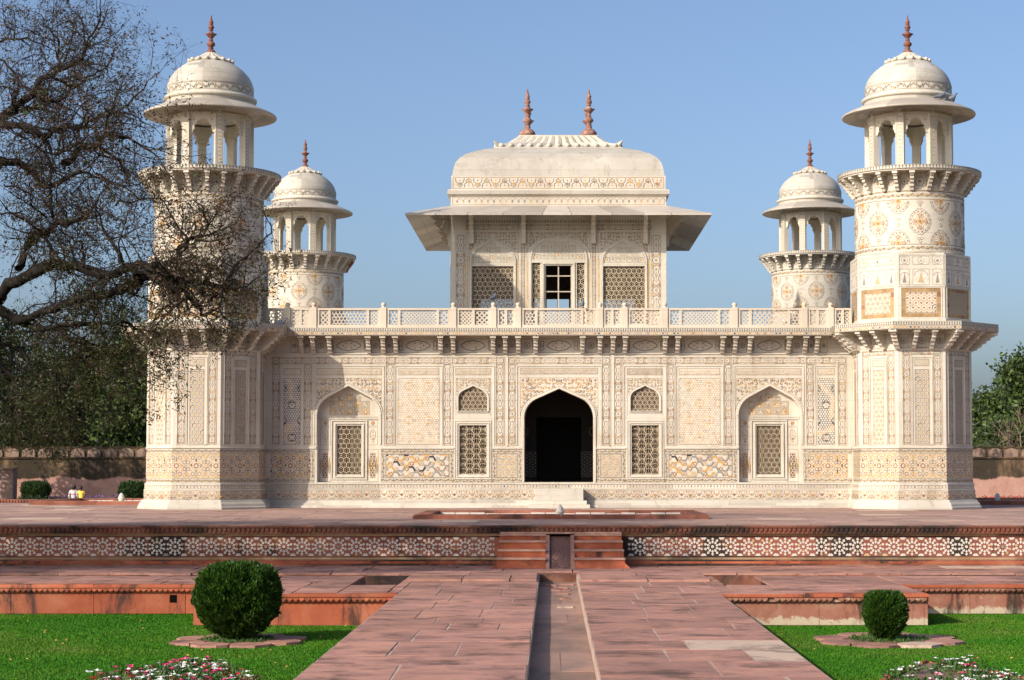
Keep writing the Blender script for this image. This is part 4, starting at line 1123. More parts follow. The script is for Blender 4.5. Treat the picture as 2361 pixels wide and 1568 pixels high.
# drum, ledge and vaulted roof
hw = lambda off: (lambda t: t*57/(1+t))(off/4215/.9935)
b = new()
def ring(h0, z0, h1, z1, m, tone=.5):
    A, B = sq(h0, z0), sq(h1, z1)
    for i in range(4): b.add([A[i], A[(i+1)%4], B[(i+1)%4], B[i]], m, tone=tone, smooth=False)
hd = hw(248.3); zz = lambda y, h: Zy(y, 57-h)
z_a, z_b, z_c, z_d = zz(470, hd)-.1, zz(453, hd), zz(437.5, hd), zz(404.5, hd)
hl = hw(256.2)
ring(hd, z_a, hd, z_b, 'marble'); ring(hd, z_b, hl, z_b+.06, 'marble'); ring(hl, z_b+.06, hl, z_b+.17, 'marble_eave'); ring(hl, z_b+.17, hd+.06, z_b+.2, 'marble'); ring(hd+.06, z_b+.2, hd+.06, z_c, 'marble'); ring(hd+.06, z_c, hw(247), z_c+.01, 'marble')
ring(hw(247), z_c+.01, hw(247), z_d, 'marble'); ring(hw(247), z_d, hw(244.5), z_d+.005, 'marble')
for k in range(4):
    ca, sa = cos(k*pi/2), sin(k*pi/2)
    h2 = hw(247)
    C = Canvas(b, lambda u, v, h: (u*ca+(h2+h)*sa, u*sa-(h2+h)*ca, v))
    C.frame(-h2+.05, z_c+.04, h2-.05, z_d-.05, .012, 'rust', 1); n = 23; zm = (z_c+z_d)/2-.005; hh = (z_d-z_c)*.31
    for i in range(n):
        u = -h2+.12+(2*h2-.24)*(i+.5)/n; s = (2*h2-.24)/n; sg = 1 if i%2 else -1
        C.line([(u+s*a, zm+sg*hh*bq) for a, bq in ((-.5,-1),(-.42,-.2),(-.2,.1),(-.3,.5),(0,1),(.3,.5),(.2,.1),(.42,-.2),(.5,-1))], .017, pick('slate','rust','slate'), 2)
        C.star((u, zm+sg*hh*.25), .06, .035, 4, pick('tan','rust','tan','khaki'), 3); C.disc((u, zm-sg*hh*.55), .02, pick('tan','rust'), 3, 6)
    h2 = hd
    n = 34; C.frame(-h2+.05, z_b-.24, h2-.05, z_b-.03, .01, 'rust', 1)
    for i in range(n):
        u = -h2+.1+(2*h2-.2)*(i+.5)/n; C.disc((u, z_b-.15), .028, pick('slate','tan','rust','tan'), 2, 8, 1.3); C.disc((u, z_b-.15), .013, 'white', 3, 6)
        C.line(arc((u+.09, z_b-.17), .095, .1, pi-.1, 6, 1.1), .010, 'ink', 2)
b.build('pavilion_drum', pv)
b = new()
prof = [(244.5,404.5),(242.5,390),(238,376),(229,364.5),(213,354.5),(183,346),(150,341)]
pr = [(hw(o), zz(y, hw(o))) for o, y in prof]
pr = [(h, z) for h, z in pr]
pr.append((hw(139), pr[-1][1]+.10))
for (h0, za), (h1, zb_) in zip(pr[:-1], pr[1:]):
    A, B = sq(h0, za), sq(h1, zb_)
    for i in range(4): 
        nb = 4
        t0 = random.random()
        for q in range(nb):
            L = lambda X, t: tuple(X[i][k]+(X[(i+1)%4][k]-X[i][k])*t for k in range(3))
            b.add([L(A, q/nb), L(A, (q+1)/nb), L(B, (q+1)/nb), L(B, q/nb)], 'marble_dome', smooth=False, tone=.45+.1*((q*7+i*3) % 5)/4)
b.build('pavilion_roof', pv)
b = new()
h0, zr0 = hw(140), pr[-1][1]-.03; h1, zr1 = hw(91), zz(315, hw(91))
A, B = sq(h0*1.0, zr0), sq(h1, zr1)
for i in range(4):
    n = 13
    for q in range(n):
        for half in (0, 1):
            L = lambda X, t: Vector(tuple(X[i][k]+(X[(i+1)%4][k]-X[i][k])*t for k in range(3)))
            t0, t1 = (q+.02)/n, (q+.98)/n; tm = (t0+t1)/2; up = Vector((0,0,.075))
            a0, a1, am = L(A,t0), L(A,t1), L(A,tm)+up; c0, c1, cm = L(B,t0), L(B,t1), L(B,tm)+up*.5
            m0, m1 = (a0+c0)/2-Vector((0,0,.07)), (a1+c1)/2-Vector((0,0,.07)); mm = (am+cm)/2-Vector((0,0,.07))
            if half: b.add([a0, am, mm, m0], 'marble'); b.add([m0, mm, cm, c0], 'marble')
            else: b.add([am, a1, m1, mm], 'marble'); b.add([mm, m1, c1, cm], 'marble')
        pA = L(A, (q+.5)/n); b.ball((pA[0]*1.015, pA[1]*1.015, pA[2]+.02), .095, 'marble', 8, 5, .75)
for sx in (-1, 1):
    for sy in (-1, 1): b.tube([(sx*h0*.93, sy*h0*.93, zr0+.02), (sx*h0*1.0, sy*h0*1.0, zr0+.03), (sx*h0*1.06, sy*h0*1.06, zr0+.16)], [.08, .09, .015], 'marble', 6)
b.box(-h1, h1, -h1, h1, zr1-.05, zr1+.05, 'marble')
b.build('ribbed_cap', pv)
FIN = [(.12,0),(.115,.03),(.07,.085),(.045,.115),(.06,.125),(.065,.135),(.04,.15),(.06,.17),(.095,.215),(.098,.245),(.075,.285),(.032,.325),(.058,.345),(.05,.358),(.034,.375),(.052,.41),(.1,.475),(.135,.505),(.12,.512),(.07,.515),(.064,.54),(.034,.575),(.03,.60),(.06,.61),(.035,.622),(.055,.65),(.072,.685),(.06,.72),(.035,.745),(.058,.758),(.034,.77),(.05,.80),(.054,.83),(.035,.87),(.02,.93),(.012,.99),(.016,1.005),(.002,1.01)]
def finial(parent, loc, s, sr, mat, name='finial'):
    b = new(); b.lathe([(r*sr, z*s) for r, z in FIN], mat, 16)
    return b.build(name, parent, loc)
b = new(); b.lathe([(.0,.0),(.24,.0),(.25,.06),(.24,.12),(.17,.2),(.08,.25)]+[(r*1.42, .2+z*1.27) for r, z in FIN[2:]], 'finial_worn', 16)
pf = None
for sx in (-1, 1):
    for sy in (-1, 1):
        if pf is None: pf = b.build('roof_finial', pv); o = pf
        else: o = pf.copy(); COL.objects.link(o); o.parent = pv
        o.location = (sx*.95, sy*.95, zr1+.05)
# ------------------------------------------------------------------ corner tower (built once about its own axis, then copied)
tw = empty('minaret', (0,0,0), None, None, None, tomb)
OA = 1.455                                       # octagon apothem
def octring(mb, a0, z0, a1, z1, mat, tone=None):
    for k in range(8):
        t = random.random() if tone is None else tone
        f0, f1 = (k-.5)*pi/4, (k+.5)*pi/4; r0, r1 = a0/cos(pi/8), a1/cos(pi/8)
        mb.add([(sin(f0)*r0, -cos(f0)*r0, z0), (sin(f1)*r0, -cos(f1)*r0, z0), (sin(f1)*r1, -cos(f1)*r1, z1), (sin(f0)*r1, -cos(f0)*r1, z1)], mat, tone=t)
def face(phi, a):
    n = Vector((sin(phi), -cos(phi), 0)); t = Vector((cos(phi), sin(phi), 0))
    return lambda u, v, h: n*(a+h)+t*u+Vector((0,0,v))
# base
b = new(); S = OA*tan(pi/8)
octring(b, OA, .5, OA, Z_COR0, 'marble', .5)
for z0, z1, h, m in ((Z_DIA0, V(1113), .035, 'marble'), (Z_SCR0, Z_DIA0, .055, 'marble')):
    octring(b, OA+h, z0, OA+h, z1, m, .5); octring(b, OA+h, z1, OA, z1+.012, m, .5)
pr = [(.205,-.02),(.205,.05),(.18,.075),(.165,.13),(.135,.17),(.115,.18),(.09,.24),(.055,Z_SCR0)]
for (h0, z0), (h1, z1) in zip(pr[:-1], pr[1:]): octring(b, OA+h0, z0, OA+h1, z1, 'marble_base', .5)
octring(b, OA+.03, V(817), OA+.03, V(814), 'marble', .5); octring(b, OA, V(818), OA+.03, V(817), 'marble', .5); octring(b, OA+.03, V(814), OA, V(813.5), 'marble', .5)
octring(b, OA+.02, Z_DADO1, OA+.02, V(1033), 'marble', .5); octring(b, OA+.02, V(1033), OA, V(1032), 'marble', .5)
base = b.build('tower_base', tw)
for k in range(-2, 3):
    phi = k*pi/4; f = face(phi, OA); b = new(); C = Canvas(b, f)
    bw = .36/2
    for s in (-1, 1):
        u = s*.39; p_border(C, u-.095, Z_UP0, u+.095, V(829), True); framebead(b, f, u-.113, Z_UP0-.018, u+.113, V(811)+.0, .014, .012, 'marble')
    p_border(C, -.485, V(828), .485, V(811.5), False)
    framebead(b, f, -.265, Z_UP0-.03, .265, V(832), .022, .02, 'marble')
    p_carved(C, -.175, V(852), .175, V(838.5), .055)
    if k in (0,): p_hexnet(C, -.175, Z_UP0, .175, V(861), .105, 'grey', 'tan', None, 'dark')
    elif k == -1: p_rings(C, -.15, Z_UP0, .15, V(861), .135)
    elif k == 1: p_hexnet(C, -.15, Z_UP0, .15, V(861), .12, 'grey', 'brown', 'khaki_pale')
    else: p_hexnet(C, -.12, Z_UP0, .12, V(861), .1, 'khaki', 'brown')
    f2 = face(phi, OA+.02-.0); C2 = Canvas(b, face(phi, OA+.002))
    S0 = S-.005
    p_vine(C2, -S0, V(1046), S0, V(1036)); p_dado(C2, -S0, V(1101), S0, V(1047), .5); p_vine(C2, -S0, V(1112.3), S0, V(1102))
    C3 = Canvas(b, face(phi, OA+.035)); p_diamonds(C3, -S0-.01, V(1125.5), S0+.01, V(1117))
    C4 = Canvas(b, face(phi, OA+.055)); p_scroll(C4, -S0-.02, V(1152.5), S0+.02, V(1129.5), .45)
    # frieze between the brackets
    for u in (-.46, 0, .46):
        c = (u, V(797)); C.frame(u-.12, V(812), u+.12, V(780), .008, 'ink', 1)
        C.line(starpts(c, .085, .072, 8), .013, 'slate', 2, True); C.star(c, .05, .025, 6, 'khaki', 3)
    b.build('inlaid_face', tw)
# octagonal cornice
CA = 2.1; b = new(); zc0, zc1 = 4.53, 4.735
octring(b, CA, zc0, CA, zc1, 'marble', .5); octring(b, OA-.05, zc0, CA, zc0, 'marble', .4); octring(b, CA, zc1, OA-.2, zc1+.01, 'marble_base', .5)
octring(b, OA+.1, V(781), OA+.1, zc0+.001, 'marble', .5); octring(b, OA, V(781), OA+.1, V(781), 'marble', .5)
for k in range(-2, 3):
    s = CA*tan(pi/8); C = Canvas(b, face(k*pi/4, CA)); p_cornice(C, -s+.01, s-.01, zc0, zc1)
oc = b.build('octagonal_cornice', tw)
bH = zc0-V(815)-.008
bm = new(); bracket_mesh(bm, CA-OA-.05, bH, .15, (0,0,0), (0,-1,0), (1,0,0)); bo = None
bm2 = new(); bracket_mesh(bm2, (CA-OA-.02)/cos(pi/8), bH, .2, (0,0,0), (0,-1,0), (1,0,0)); bo2 = None
for k in range(-2, 3):
    phi = k*pi/4
    for u in (-.225, .225):
        if bo is None: bo = bm.build('bracket', tw); o = bo
        else: o = bo.copy(); COL.objects.link(o); o.parent = tw
        p = face(phi, OA)(u, zc0-bH-.002, 0); o.location = p; o.rotation_euler = (0, 0, phi)
    if abs(k+.5) < 2.5:
        a = (k+.5)*pi/4
        if k == 2: continue
        if bo2 is None: bo2 = bm2.build('corner_bracket', tw); o = bo2
        else: o = bo2.copy(); COL.objects.link(o); o.parent = tw
        r = OA/cos(pi/8)-.02; o.location = (sin(a)*r, -cos(a)*r, zc0-bH-.002); o.rotation_euler = (0, 0, a)
# upper octagon
YT = 47.8-1.46; VT = lambda y: Zy(y, YT)
ZO1 = VT(583); b = new()
octring(b, OA+.03, zc1, OA+.03, zc1+.10, 'marble', .5); octring(b, OA+.03, zc1+.10, OA, zc1+.12, 'marble', .5); octring(b, OA, zc1+.11, OA, ZO1, 'marble', .5); octring(b, OA, ZO1, 1.38, ZO1+.02, 'marble', .5)
for k in range(-2, 3):
    f = face(k*pi/4, OA); C = Canvas(b, f)
    for u, w in ((-.42, .125), (0, .21), (.42, .125)):
        for y0, y1 in ((610, 590.5), (657, 620)):
            v0, v1 = VT(y0), VT(y1); C.frame(u-w, v0, u+w, v1, .008, 'groove', 1); m = (u, (v0+v1)/2); C.rect(u-w+.012, v0+.012, u+w-.012, v1-.012, 'white', .7)
            if y0 < 630: C.ring(m, .085, .008, 'slate', 2, 12, ); C.star(m, .05, .025, 5, pick('tan_pale','grey'), 3)
            else:
                C.poly([(u-w*.4,v0+.06),(u+w*.4,v0+.06),(u+w*.16,v0+.2),(u,v1-.07),(u-w*.16,v0+.2)], 'tan_pale' if w > .2 else 'grey', 2)
                C.line(arc((u, v1-.17), w*.8, 0, pi, 8, .8), .008, 'slate', 2)
    # sandstone frame round a star mosaic
    v0, v1 = VT(731), VT(664); w = .50
    n = 5
    for i in range(n):
        for (a, c, d, e) in ((-w+2*w*i/n, v0, -w+2*w*(i+1)/n, v0+.1), (-w+2*w*i/n, v1-.1, -w+2*w*(i+1)/n, v1)): C.rect(a+.003, c, d-.003, e, 'khatu_red' if random.random() < .15 else 'khatu', 1)
    for i in range(4):
        for a in (-w, w-.1): C.rect(a, v0+.1+(v1-v0-.2)*i/4+.003, a+.1, v0+.1+(v1-v0-.2)*(i+1)/4-.003, 'khatu_red' if random.random() < .2 else 'khatu', 1)
    if k == -1: p_rings(C, -w+.12, v0+.12, w-.12, v1-.12, .15)
    elif k == 0: 
        p_hexnet(C, -w+.12, v0+.12, w-.12, v1-.12, .14, 'tan_pale', 'rust', 'white', 'slate')
    else: p_hexnet(C, -w+.12, v0+.12, w-.12, v1-.12, .13, 'khaki', 'brown', 'khaki_pale')
    framebead(b, f, -w-.03, v0-.03, w+.03, v1+.03, .025, .015, 'marble'); framebead(b, f, -.57, VT(660), .57, VT(586), .02, .012, 'marble')
b.build('upper_block', tw)
# round shaft with medallions
CR = 1.415; VR = lambda y: Zy(y, 47.8-CR)
ZB = 8.60; b = new()
b.lathe([(CR, ZO1-.05), (CR, ZB)], 'marble', 72)
def cyl(R): return lambda u, v, h: (sin(u/R)*(R+h), -cos(u/R)*(R+h), v)
C = Canvas(b, cyl(CR)); HC2 = CR*pi/2+.25
for z0, z1 in ((VR(581), VR(561)), (VR(460), VR(439))):
    for i in range(20): p_vine(C, -HC2+2*HC2*i/20, z0+.04, -HC2+2*HC2*(i+1)/20, z1-.04, False, .25, False)
    for z in (z0+.015, z1-.015):
        for i in range(40): C.rect(-HC2+2*HC2*i/40, z-.012, -HC2+2*HC2*(i+1)/40, z+.004, 'groove', 1)
b.lathe([(CR, VR(582)), (CR+.02, VR(581.5)), (CR+.02, VR(580.5)), (CR, VR(580))], 'marble', 72); b.lathe([(CR, VR(438.5)), (CR+.02, VR(438)), (CR+.02, VR(437)), (CR, VR(436.5))], 'marble', 72)
zlo, zhi = VR(560.5), VR(461); zm = (zlo+zhi)/2+.0; cell = CR*pi/4
for k in range(-3, 4):
    u = k*cell
    if abs(u) < HC2+.1:
        p_medal(C, (u, zm), .285, .315); p_dropline(C, u, zm+.40, zhi-.02); p_dropline(C, u, zlo+.02, zm-.40)
    u = (k+.5)*cell
    if abs(u) < HC2+.1:
        p_medal(C, (u, zlo+.01), .285, .315, 1); p_medal(C, (u, zhi-.01), .285, .315, -1); p_dropline(C, u, zlo+.4, zhi-.4)
b.build('shaft', tw)
# balcony
BR_, zb0, zb1 = 1.863, 8.60, 8.735
b = new(); b.lathe([(CR-.05, zb0), (BR_-.03, zb0), (BR_-.03, zb0+.03), (BR_, zb0+.035), (BR_, zb1), (.3, zb1+.004)], 'marble', 72, smooth=False)
C = Canvas(b, cyl(BR_)); Lc = BR_*pi*.62; n = int(2*Lc/.085)
for i in range(n):
    u = -Lc+2*Lc*(i+.5)/n; z = zb0+.085
    C.poly([(u-.012,z-.032),(u+.012,z-.032),(u+.006,z),(u+.024,z+.022),(u,z+.04),(u-.024,z+.022),(u-.006,z)], 'slate', 2)
    C.rect(u-.042, zb1-.012, u+.042, zb1-.004, 'ink', 1); C.rect(u-.042, zb0+.040, u+.042, zb0+.046, 'ink', 1)
bal_ = b.build('balcony', tw)
bH = .47; bm = new(); bracket_mesh(bm, BR_-CR-.05, bH, .135, (0,0,0), (0,-1,0), (1,0,0)); bo = None
for k in range(-3, 3):
    for d in (-14, 0, 14):
        a = radians(22.5+45*k+d)
        if abs(a) > radians(100): continue
        if bo is None: bo = bm.build('bracket', tw); o = bo
        else: o = bo.copy(); COL.objects.link(o); o.parent = tw
        o.location = (sin(a)*(CR-.005), -cos(a)*(CR-.005), zb0-bH-.002); o.rotation_euler = (0, 0, a)
b = new(); C = Canvas(b, cyl(CR))
for k in range(-3, 3):
    for d, w in ((-7, .11), (7, .11), (22.5, .17)):
        a = radians(22.5+45*k+d)
        if abs(a) < 1.8:
            c = (a*CR, zb0-.24); C.line(starpts(c, w*.75, w*.62, 6), .013, 'slate', 2, True); C.star(c, w*.42, w*.2, 4, pick('khaki','rust'), 3)
            for s in (-1, 1): C.rect(c[0]+s*w*.98-.004, zb0-.44, c[0]+s*w*.98+.004, zb0-.03, 'ink', 1)
b.build('balcony_frieze', tw)
# kiosk: eight pillars under cusped arches
KR = 1.06; zk0, zk1 = zb1, 10.20
cm = new(); cw = .105
cm.mesh([(-cw,-.085,0),(cw,-.085,0),(cw,.09,0),(-cw,.09,0),(-cw,-.085,zk1-zk0),(cw,-.085,zk1-zk0),(cw,.09,zk1-zk0),(-cw,.09,zk1-zk0)], [(0,1,5,4),(1,2,6,5),(2,3,7,6),(3,0,4,7)], 'marble')
C = Canvas(cm, lambda u, v, h: (u, -.085-h, v))
for s in (-1, 1): C.rect(s*.08-.004, .02, s*.08+.004, zk1-zk0-.02, 'groove', 1); C.rect(s*.045-.003, .02, s*.045+.003, zk1-zk0-.02, 'ink', 1)
for i in range(14):
    z = .06+i*.1
    if i % 2: C.rect(-.03, z-.008, .03, z+.008, 'slate', 2)
    else: C.disc((0, z), .028, 'tan', 2, 8); C.disc((0, z), .014, 'white', 3, 6)
co = None
for k in range(8):
    a = radians(22.5+45*k)
    if co is None: co = cm.build('pillar', tw); o = co
    else: o = co.copy(); COL.objects.link(o); o.parent = tw
    o.location = (sin(a)*KR, -cos(a)*KR, zk0); o.rotation_euler = (0, 0, a)
b = new(); hs = KR*sin(pi/8)-.085; aa = KR*cos(pi/8)+.045
cusp = [(-hs, zk1), (-hs, 9.700), (-hs+.06, 9.700), (-hs+.07, 9.760), (-hs+.105, 9.800), (-hs+.095, 9.860), (-hs+.12, 9.920), (-hs+.165, 9.940), (-hs+.165, 9.990), (-hs+.19, 10.020), (-.09, 10.035), (-.07, 10.060), (0, 10.085)]
arcpts = cusp + [(-u, v) for u, v in reversed(cusp[:-1])]
for k in range(8):
    f = face(k*pi/4, aa); slab(b, arcpts, [], f, 0, -.10, 'marble')
    f2 = lambda u, v, h, f=f: f(u, v, h-.10); slab(b, arcpts, [], f2, 0, -.002, 'marble', sides=False)
    C = Canvas(b, f)
    for s in (-1, 1): C.disc((s*(hs-.09), 10.03), .018, 'brown', 2, 6)
octring(b, KR*cos(pi/8)+.075, zk1-.03, KR*cos(pi/8)+.075, 10.32, 'marble', .5); octring(b, KR*cos(pi/8)-.12, zk1-.03, KR*cos(pi/8)+.075, zk1-.03, 'marble', .5)
for k in range(8):
    C = Canvas(b, face(k*pi/4, KR*cos(pi/8)+.075))
    for i in range(8): u = -.4+.8*(i+.5)/8; C.star((u, 10.25), .025, .014, 4, pick('brown','tan','slate'), 2); C.rect(u+.045, 10.22, u+.055, 10.28, 'slate', 2)
b.lathe([(.0, zk1+.02), (1.1, zk1+.02)], 'marble_rail', 24)
b.build('arcade', tw)
# broad curved eave
b = new(); tf = lambda i, j: ((i//6)*37 % 11)/11
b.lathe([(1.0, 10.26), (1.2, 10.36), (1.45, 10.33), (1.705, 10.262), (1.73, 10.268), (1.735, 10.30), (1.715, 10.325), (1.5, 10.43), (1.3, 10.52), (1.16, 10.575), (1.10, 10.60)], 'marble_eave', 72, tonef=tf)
b.build('eave', tw)
# drum and dome
b = new(); bl_ = lambda i, j: (((i+(j%2)*5)//10*53+j//3*29) % 13)/13*.85+.08
b.lathe([(1.155, 10.54), (1.157, 10.66), (1.16, 10.665)], 'marble_base', 72, tonef=bl_)
b.lathe([(1.155, 10.66), (1.19, 10.67), (1.215, 10.70), (1.215, 10.735), (1.19, 10.76), (1.155, 10.775)], 'marble', 72)
b.lathe([(1.135, 10.77), (1.12, 10.82), (1.128, 11.0)], 'marble', 72)
b.lathe([(1.128, 11.0), (1.135, 11.005), (1.125, 11.06), (1.105, 11.14), (1.07, 11.23), (1.02, 11.32), (.95, 11.41), (.86, 11.50), (.76, 11.58), (.65, 11.655), (.52, 11.72), (.3, 11.8)], 'marble_dome', 72, tonef=bl_)
C = Canvas(b, cyl(1.127)); n = 44; Lc = 1.127*pi
for i in range(n):
    u = -Lc+2*Lc*(i+.5)/n; s = 2*Lc/n; sg = 1 if i % 2 else -1; z = 10.91
    C.line([(u+s*a, z+sg*.062*q) for a, q in ((-.5,-1),(-.42,0),(-.15,.2),(-.25,.6),(0,1),(.25,.6),(.15,.2),(.42,0),(.5,-1))], .016, 'slate' if i % 3 else 'khaki', 2)
    C.disc((u, z+sg*.03), .017, pick('tan','rust','tan_pale'), 3, 6)
    C.rect(u-s/2, 10.822, u+s/2, 10.829, 'ink', 1); C.rect(u-s/2, 10.99, u+s/2, 10.997, 'ink', 1)
b.build('dome', tw)
b = new(); b.lathe([(.50, 11.72), (.56, 11.715), (.575, 11.74), (.47, 11.795), (.36, 11.85), (.24, 11.92), (.15, 11.98), (.115, 12.0)], 'marble', 96, ribs=(16, .05))
for k in range(16):
    a = 2*pi*k/16; b.ball((sin(a)*.565, -cos(a)*.565, 11.745), .062, 'marble', 7, 5, .85)
b.build('lotus_cap', tw)
finial(tw, (0, 0, 11.985), 1.0, 1.15, 'red_finial')
spots = [(-W2, D0), (W2, D0), (-W2, D0+2*W2), (W2, D0+2*W2)]
for i, (x, y) in enumerate(spots):
    o = tw if i == 0 else copy_tree(tw, tomb)
    o.location = (x+.006, y-ZF, 0)
# ------------------------------------------------------------------ ground levels
ZP, ZL = -.75, -1.2                              # paths, lawn
def sheet(name, x0, x1, y0, y1, z, mat, n=1):
    b = MB()
    for i in range(n):
        for j in range(n):
            b.add([(x0+(x1-x0)*i/n, y0+(y1-y0)*j/n, z), (x0+(x1-x0)*(i+1)/n, y0+(y1-y0)*j/n, z), (x0+(x1-x0)*(i+1)/n, y0+(y1-y0)*(j+1)/n, z), (x0+(x1-x0)*i/n, y0+(y1-y0)*(j+1)/n, z)], mat)
    return tag(b.build(name), kind='structure')
sheet('garden_ground', -700, 700, -60, 900, ZL-.03, 'garden_earth')
def slabs(b, x0, x1, y0, y1, z, mat, wx=(.5,1.1), dy=(.75,1.5), gap=.02, jit=.003, slope=.002, inside=None):
    """uneven stone flags in loose rows"""
    y = y0
    while y < y1-.05:
        yn = y+random.uniform(*dy)
        if y1-yn < dy[0]*.6: yn = y1
        x = x0
        while x < x1-.02:
            xn = x+random.uniform(*wx)
            if x1-xn < wx[0]*.6: xn = x1
            if inside is None or inside((x+xn)/2, (y+yn)/2):
                g = gap/2*random.uniform(.6, 1.8); h = [z+random.uniform(-jit, jit)+random.uniform(-slope, slope) for _ in range(4)]
                j = lambda: random.uniform(-.011, .011)
                q = [(x+g+(0 if x==x0 else j()), y+g+j()), (xn-g+(0 if xn==x1 else j()), y+g+j()), (xn-g+(0 if xn==x1 else j()), yn-g+j()), (x+g+(0 if x==x0 else j()), yn-g+j())]
                v = [(q[i][0], q[i][1], h[i]) for i in range(4)]+[(q[i][0], q[i][1], z-.04) for i in range(4)]
                t = random.random()
                b.mesh(v, [(0,1,2,3),(0,4,5,1),(1,5,6,2),(2,6,7,3),(3,7,4,0)], mat, tone=t)
            x = xn
        y = yn

# ---- raised terrace
TX = 24.0; YT0, YW = 33.95, 34.10
b = MB()
b.box(-TX, TX, YW+.08, 57.5, -1.3, -.004, 'mortar'); b.box(-11, 11, 57.5, 80, -1.3, -.004, 'mortar')
slabs(b, -TX, TX, YT0+.02, 57.5, 0, 'slab_terrace', (.7,1.5), (.6,1.2), .02, .003, .002, inside=lambda x, y: not (abs(x-.16) < 7.2 and 48.8 < y < 57.5))
tag(b.build('terrace'), kind='structure')
# ---- terrace front wall
tv = empty('terrace_wall', (0, YW, 0), 'red sandstone terrace wall inlaid with a row of white marble stars, black with damp', 'wall')
b = MB()
def course(b, x0, x1, y, z0, z1, mat, wx=(1.2,2.4), y1=.3):
    x = x0
    while x < x1:
        xn = min(x1, x+random.uniform(*wx)); b.box(x+.002, xn-.002, y, y1, z0, z1, mat, tone=random.random()); x = xn
course(b, -TX, TX, -.15, -.045, -.004, 'red_stained')
tv_l = b.build('coping', tv)
b = MB()
course(b, -TX, TX, -.10, -.155, -.046, 'red_stained'); 
n = int(2*TX/.088)
for i in range(n):
    x = -TX+.044+i*.088
    b.mesh([(x-.036,-.101,-.052),(x+.036,-.101,-.052),(x+.036,-.135,-.056),(x-.036,-.135,-.056),(x+.03,-.125,-.105),(x-.03,-.125,-.105),(x,-.101,-.15),(x,-.108,-.14)], [(0,1,2,3),(3,2,4,5),(5,4,7),(0,3,5,7,6),(1,6,7,4,2)], 'red_stained')
b.build('carved_cornice', tv)
b = MB(); course(b, -TX, TX, -.03, -.2, -.157, 'buff_stone', (2,3)); course(b, -TX, TX, -.03, -.64, -.602, 'buff_stone', (2,3)); course(b, -TX, TX, -.015, -.225, -.201, 'red_stained'); course(b, -TX, TX, -.015, -.601, -.578, 'red_stained')
course(b, -TX, TX, -.06, -.67, -.641, 'red_stained'); course(b, -TX, TX, -.10, -.71, -.671, 'red'); course(b, -TX, TX, -.14, -.80, -.711, 'red_stained')
b.build('moulding', tv)
b = MB(); SX0, SX1 = Xx(1152.5, 1260, 33.9), Xx(1433.5, 1260, 33.9)
course(b, -TX, SX0, 0, -.58, -.2, 'red_panel', (1.6,2.6)); course(b, SX1, TX, 0, -.58, -.2, 'red_panel', (1.6,2.6)); 
C = Canvas(b, lambda u, v, h: (u, -h, v))
per = .337; zc, zh = -.402, .172
def kite(c, r, L, w, a, m='white'):
    X = lambda p, q: (c[0]+p*cos(a)-q*sin(a), c[1]+p*sin(a)+q*cos(a))
    C.poly([X(r-L*.5,0), X(r,w/2), X(r+L*.5,0), X(r,-w/2)], m, 1)
def star_row(x0, x1):
    n = int((x1-x0)/per); off = (x1-x0-n*per)/2; C.clip = (x0+.03, zc-zh, x1-.03, zc+zh)
    for i in range(-1, n+1):
        c = (x0+off+per*(i+.5), zc)
        if not (-14 < c[0] < 13): continue
        wm = lambda: ('star_white' if random.random() > .07 else 'star_yellow') if random.random() > .015 else 'grey'
        C.disc(c, .028, wm(), 1, 10)
        for k in range(10):
            a = pi/10+k*pi/5
            kite(c, .088, .07, .05, a, wm())
            a2 = k*pi/5+pi/10
            X = lambda r, t: (c[0]+r*cos(t), c[1]+r*sin(t))
            C.poly([X(.138, a2-.21), X(.167, a2-.03), X(.167, a2+.03), X(.138, a2+.21), X(.114, a2)], wm(), 1.5)
        for s in (-1, 1):
            h = (c[0]+per/2, zc+s*zh); m = wm()
            C.poly([h, (h[0]-.052, h[1]), (h[0]-.052, h[1]-s*.022), (h[0]-.034, h[1]-s*.032), (h[0]-.026, h[1]-s*.05), (h[0], h[1]-s*.04), (h[0]+.026, h[1]-s*.05), (h[0]+.034, h[1]-s*.032), (h[0]+.052, h[1]-s*.022), (h[0]+.052, h[1])], m, 1.7)
    C.clip = None
star_row(-14, SX0-.08); star_row(SX1+.09, 13)
b.build('star_panel', tv)

# ---- steps with the carved water chute
st = empty('steps', ((SX0+SX1)/2, YW, ZP), 'worn red sandstone steps either side of a narrow carved water chute', 'steps')
SW_ = (SX1-SX0)/2; b = MB(); cx = .0
gx0, gx1 = Xx(1267, 1270, 33.7)-(SX0+SX1)/2, Xx(1315.5, 1270, 33.7)-(SX0+SX1)/2
zs = [Zy(1226.5, 33.94), Zy(1246.5, 33.68), Zy(1267, 33.42), Zy(1286.5, 33.16), ZP]
ys = [-.16, -.42, -.68, -.94, -1.05]
for k in range(4):
    z1 = zs[k]-ZP; z0 = zs[k+1]-ZP-.03
    y = ys[k]
    segs = [(-SW_-(.01*k), gx0-.07), (gx1+.07, SW_+.01*k)] if k else [(-SW_, SW_)]
    if k == 0:
        b2 = MB(); b2.rbox(-SW_, SW_, y-.022, .2, z1-.035, z1, .012, 'tread_stone', tone=.6); b2.build('step', st)
        segs = [(-SW_, gx0-.07), (gx1+.07, SW_)]; z1 -= .036
    for a, c in segs:
        b2 = MB(); b2.box(a, c, y, .2, z0, z1-.036, 'red', tone=random.uniform(.3, .8)); b2.rbox(a-.006, c+.006, y-.022, .2, z1-.035, z1, .01, 'tread_stone', tone=random.uniform(.4, .9)); b2.build('step', st)
b = MB(); b.mesh([(-SW_-.02,-1.06,0),(gx0-.07,-1.06,0),(gx0-.07,-.95,.10),(-SW_-.02,-.95,.10),(-SW_-.14,-1.12,0),(-SW_-.02,0,.0)], [(0,1,2,3),(4,0,3),(4,3,5)], 'red')
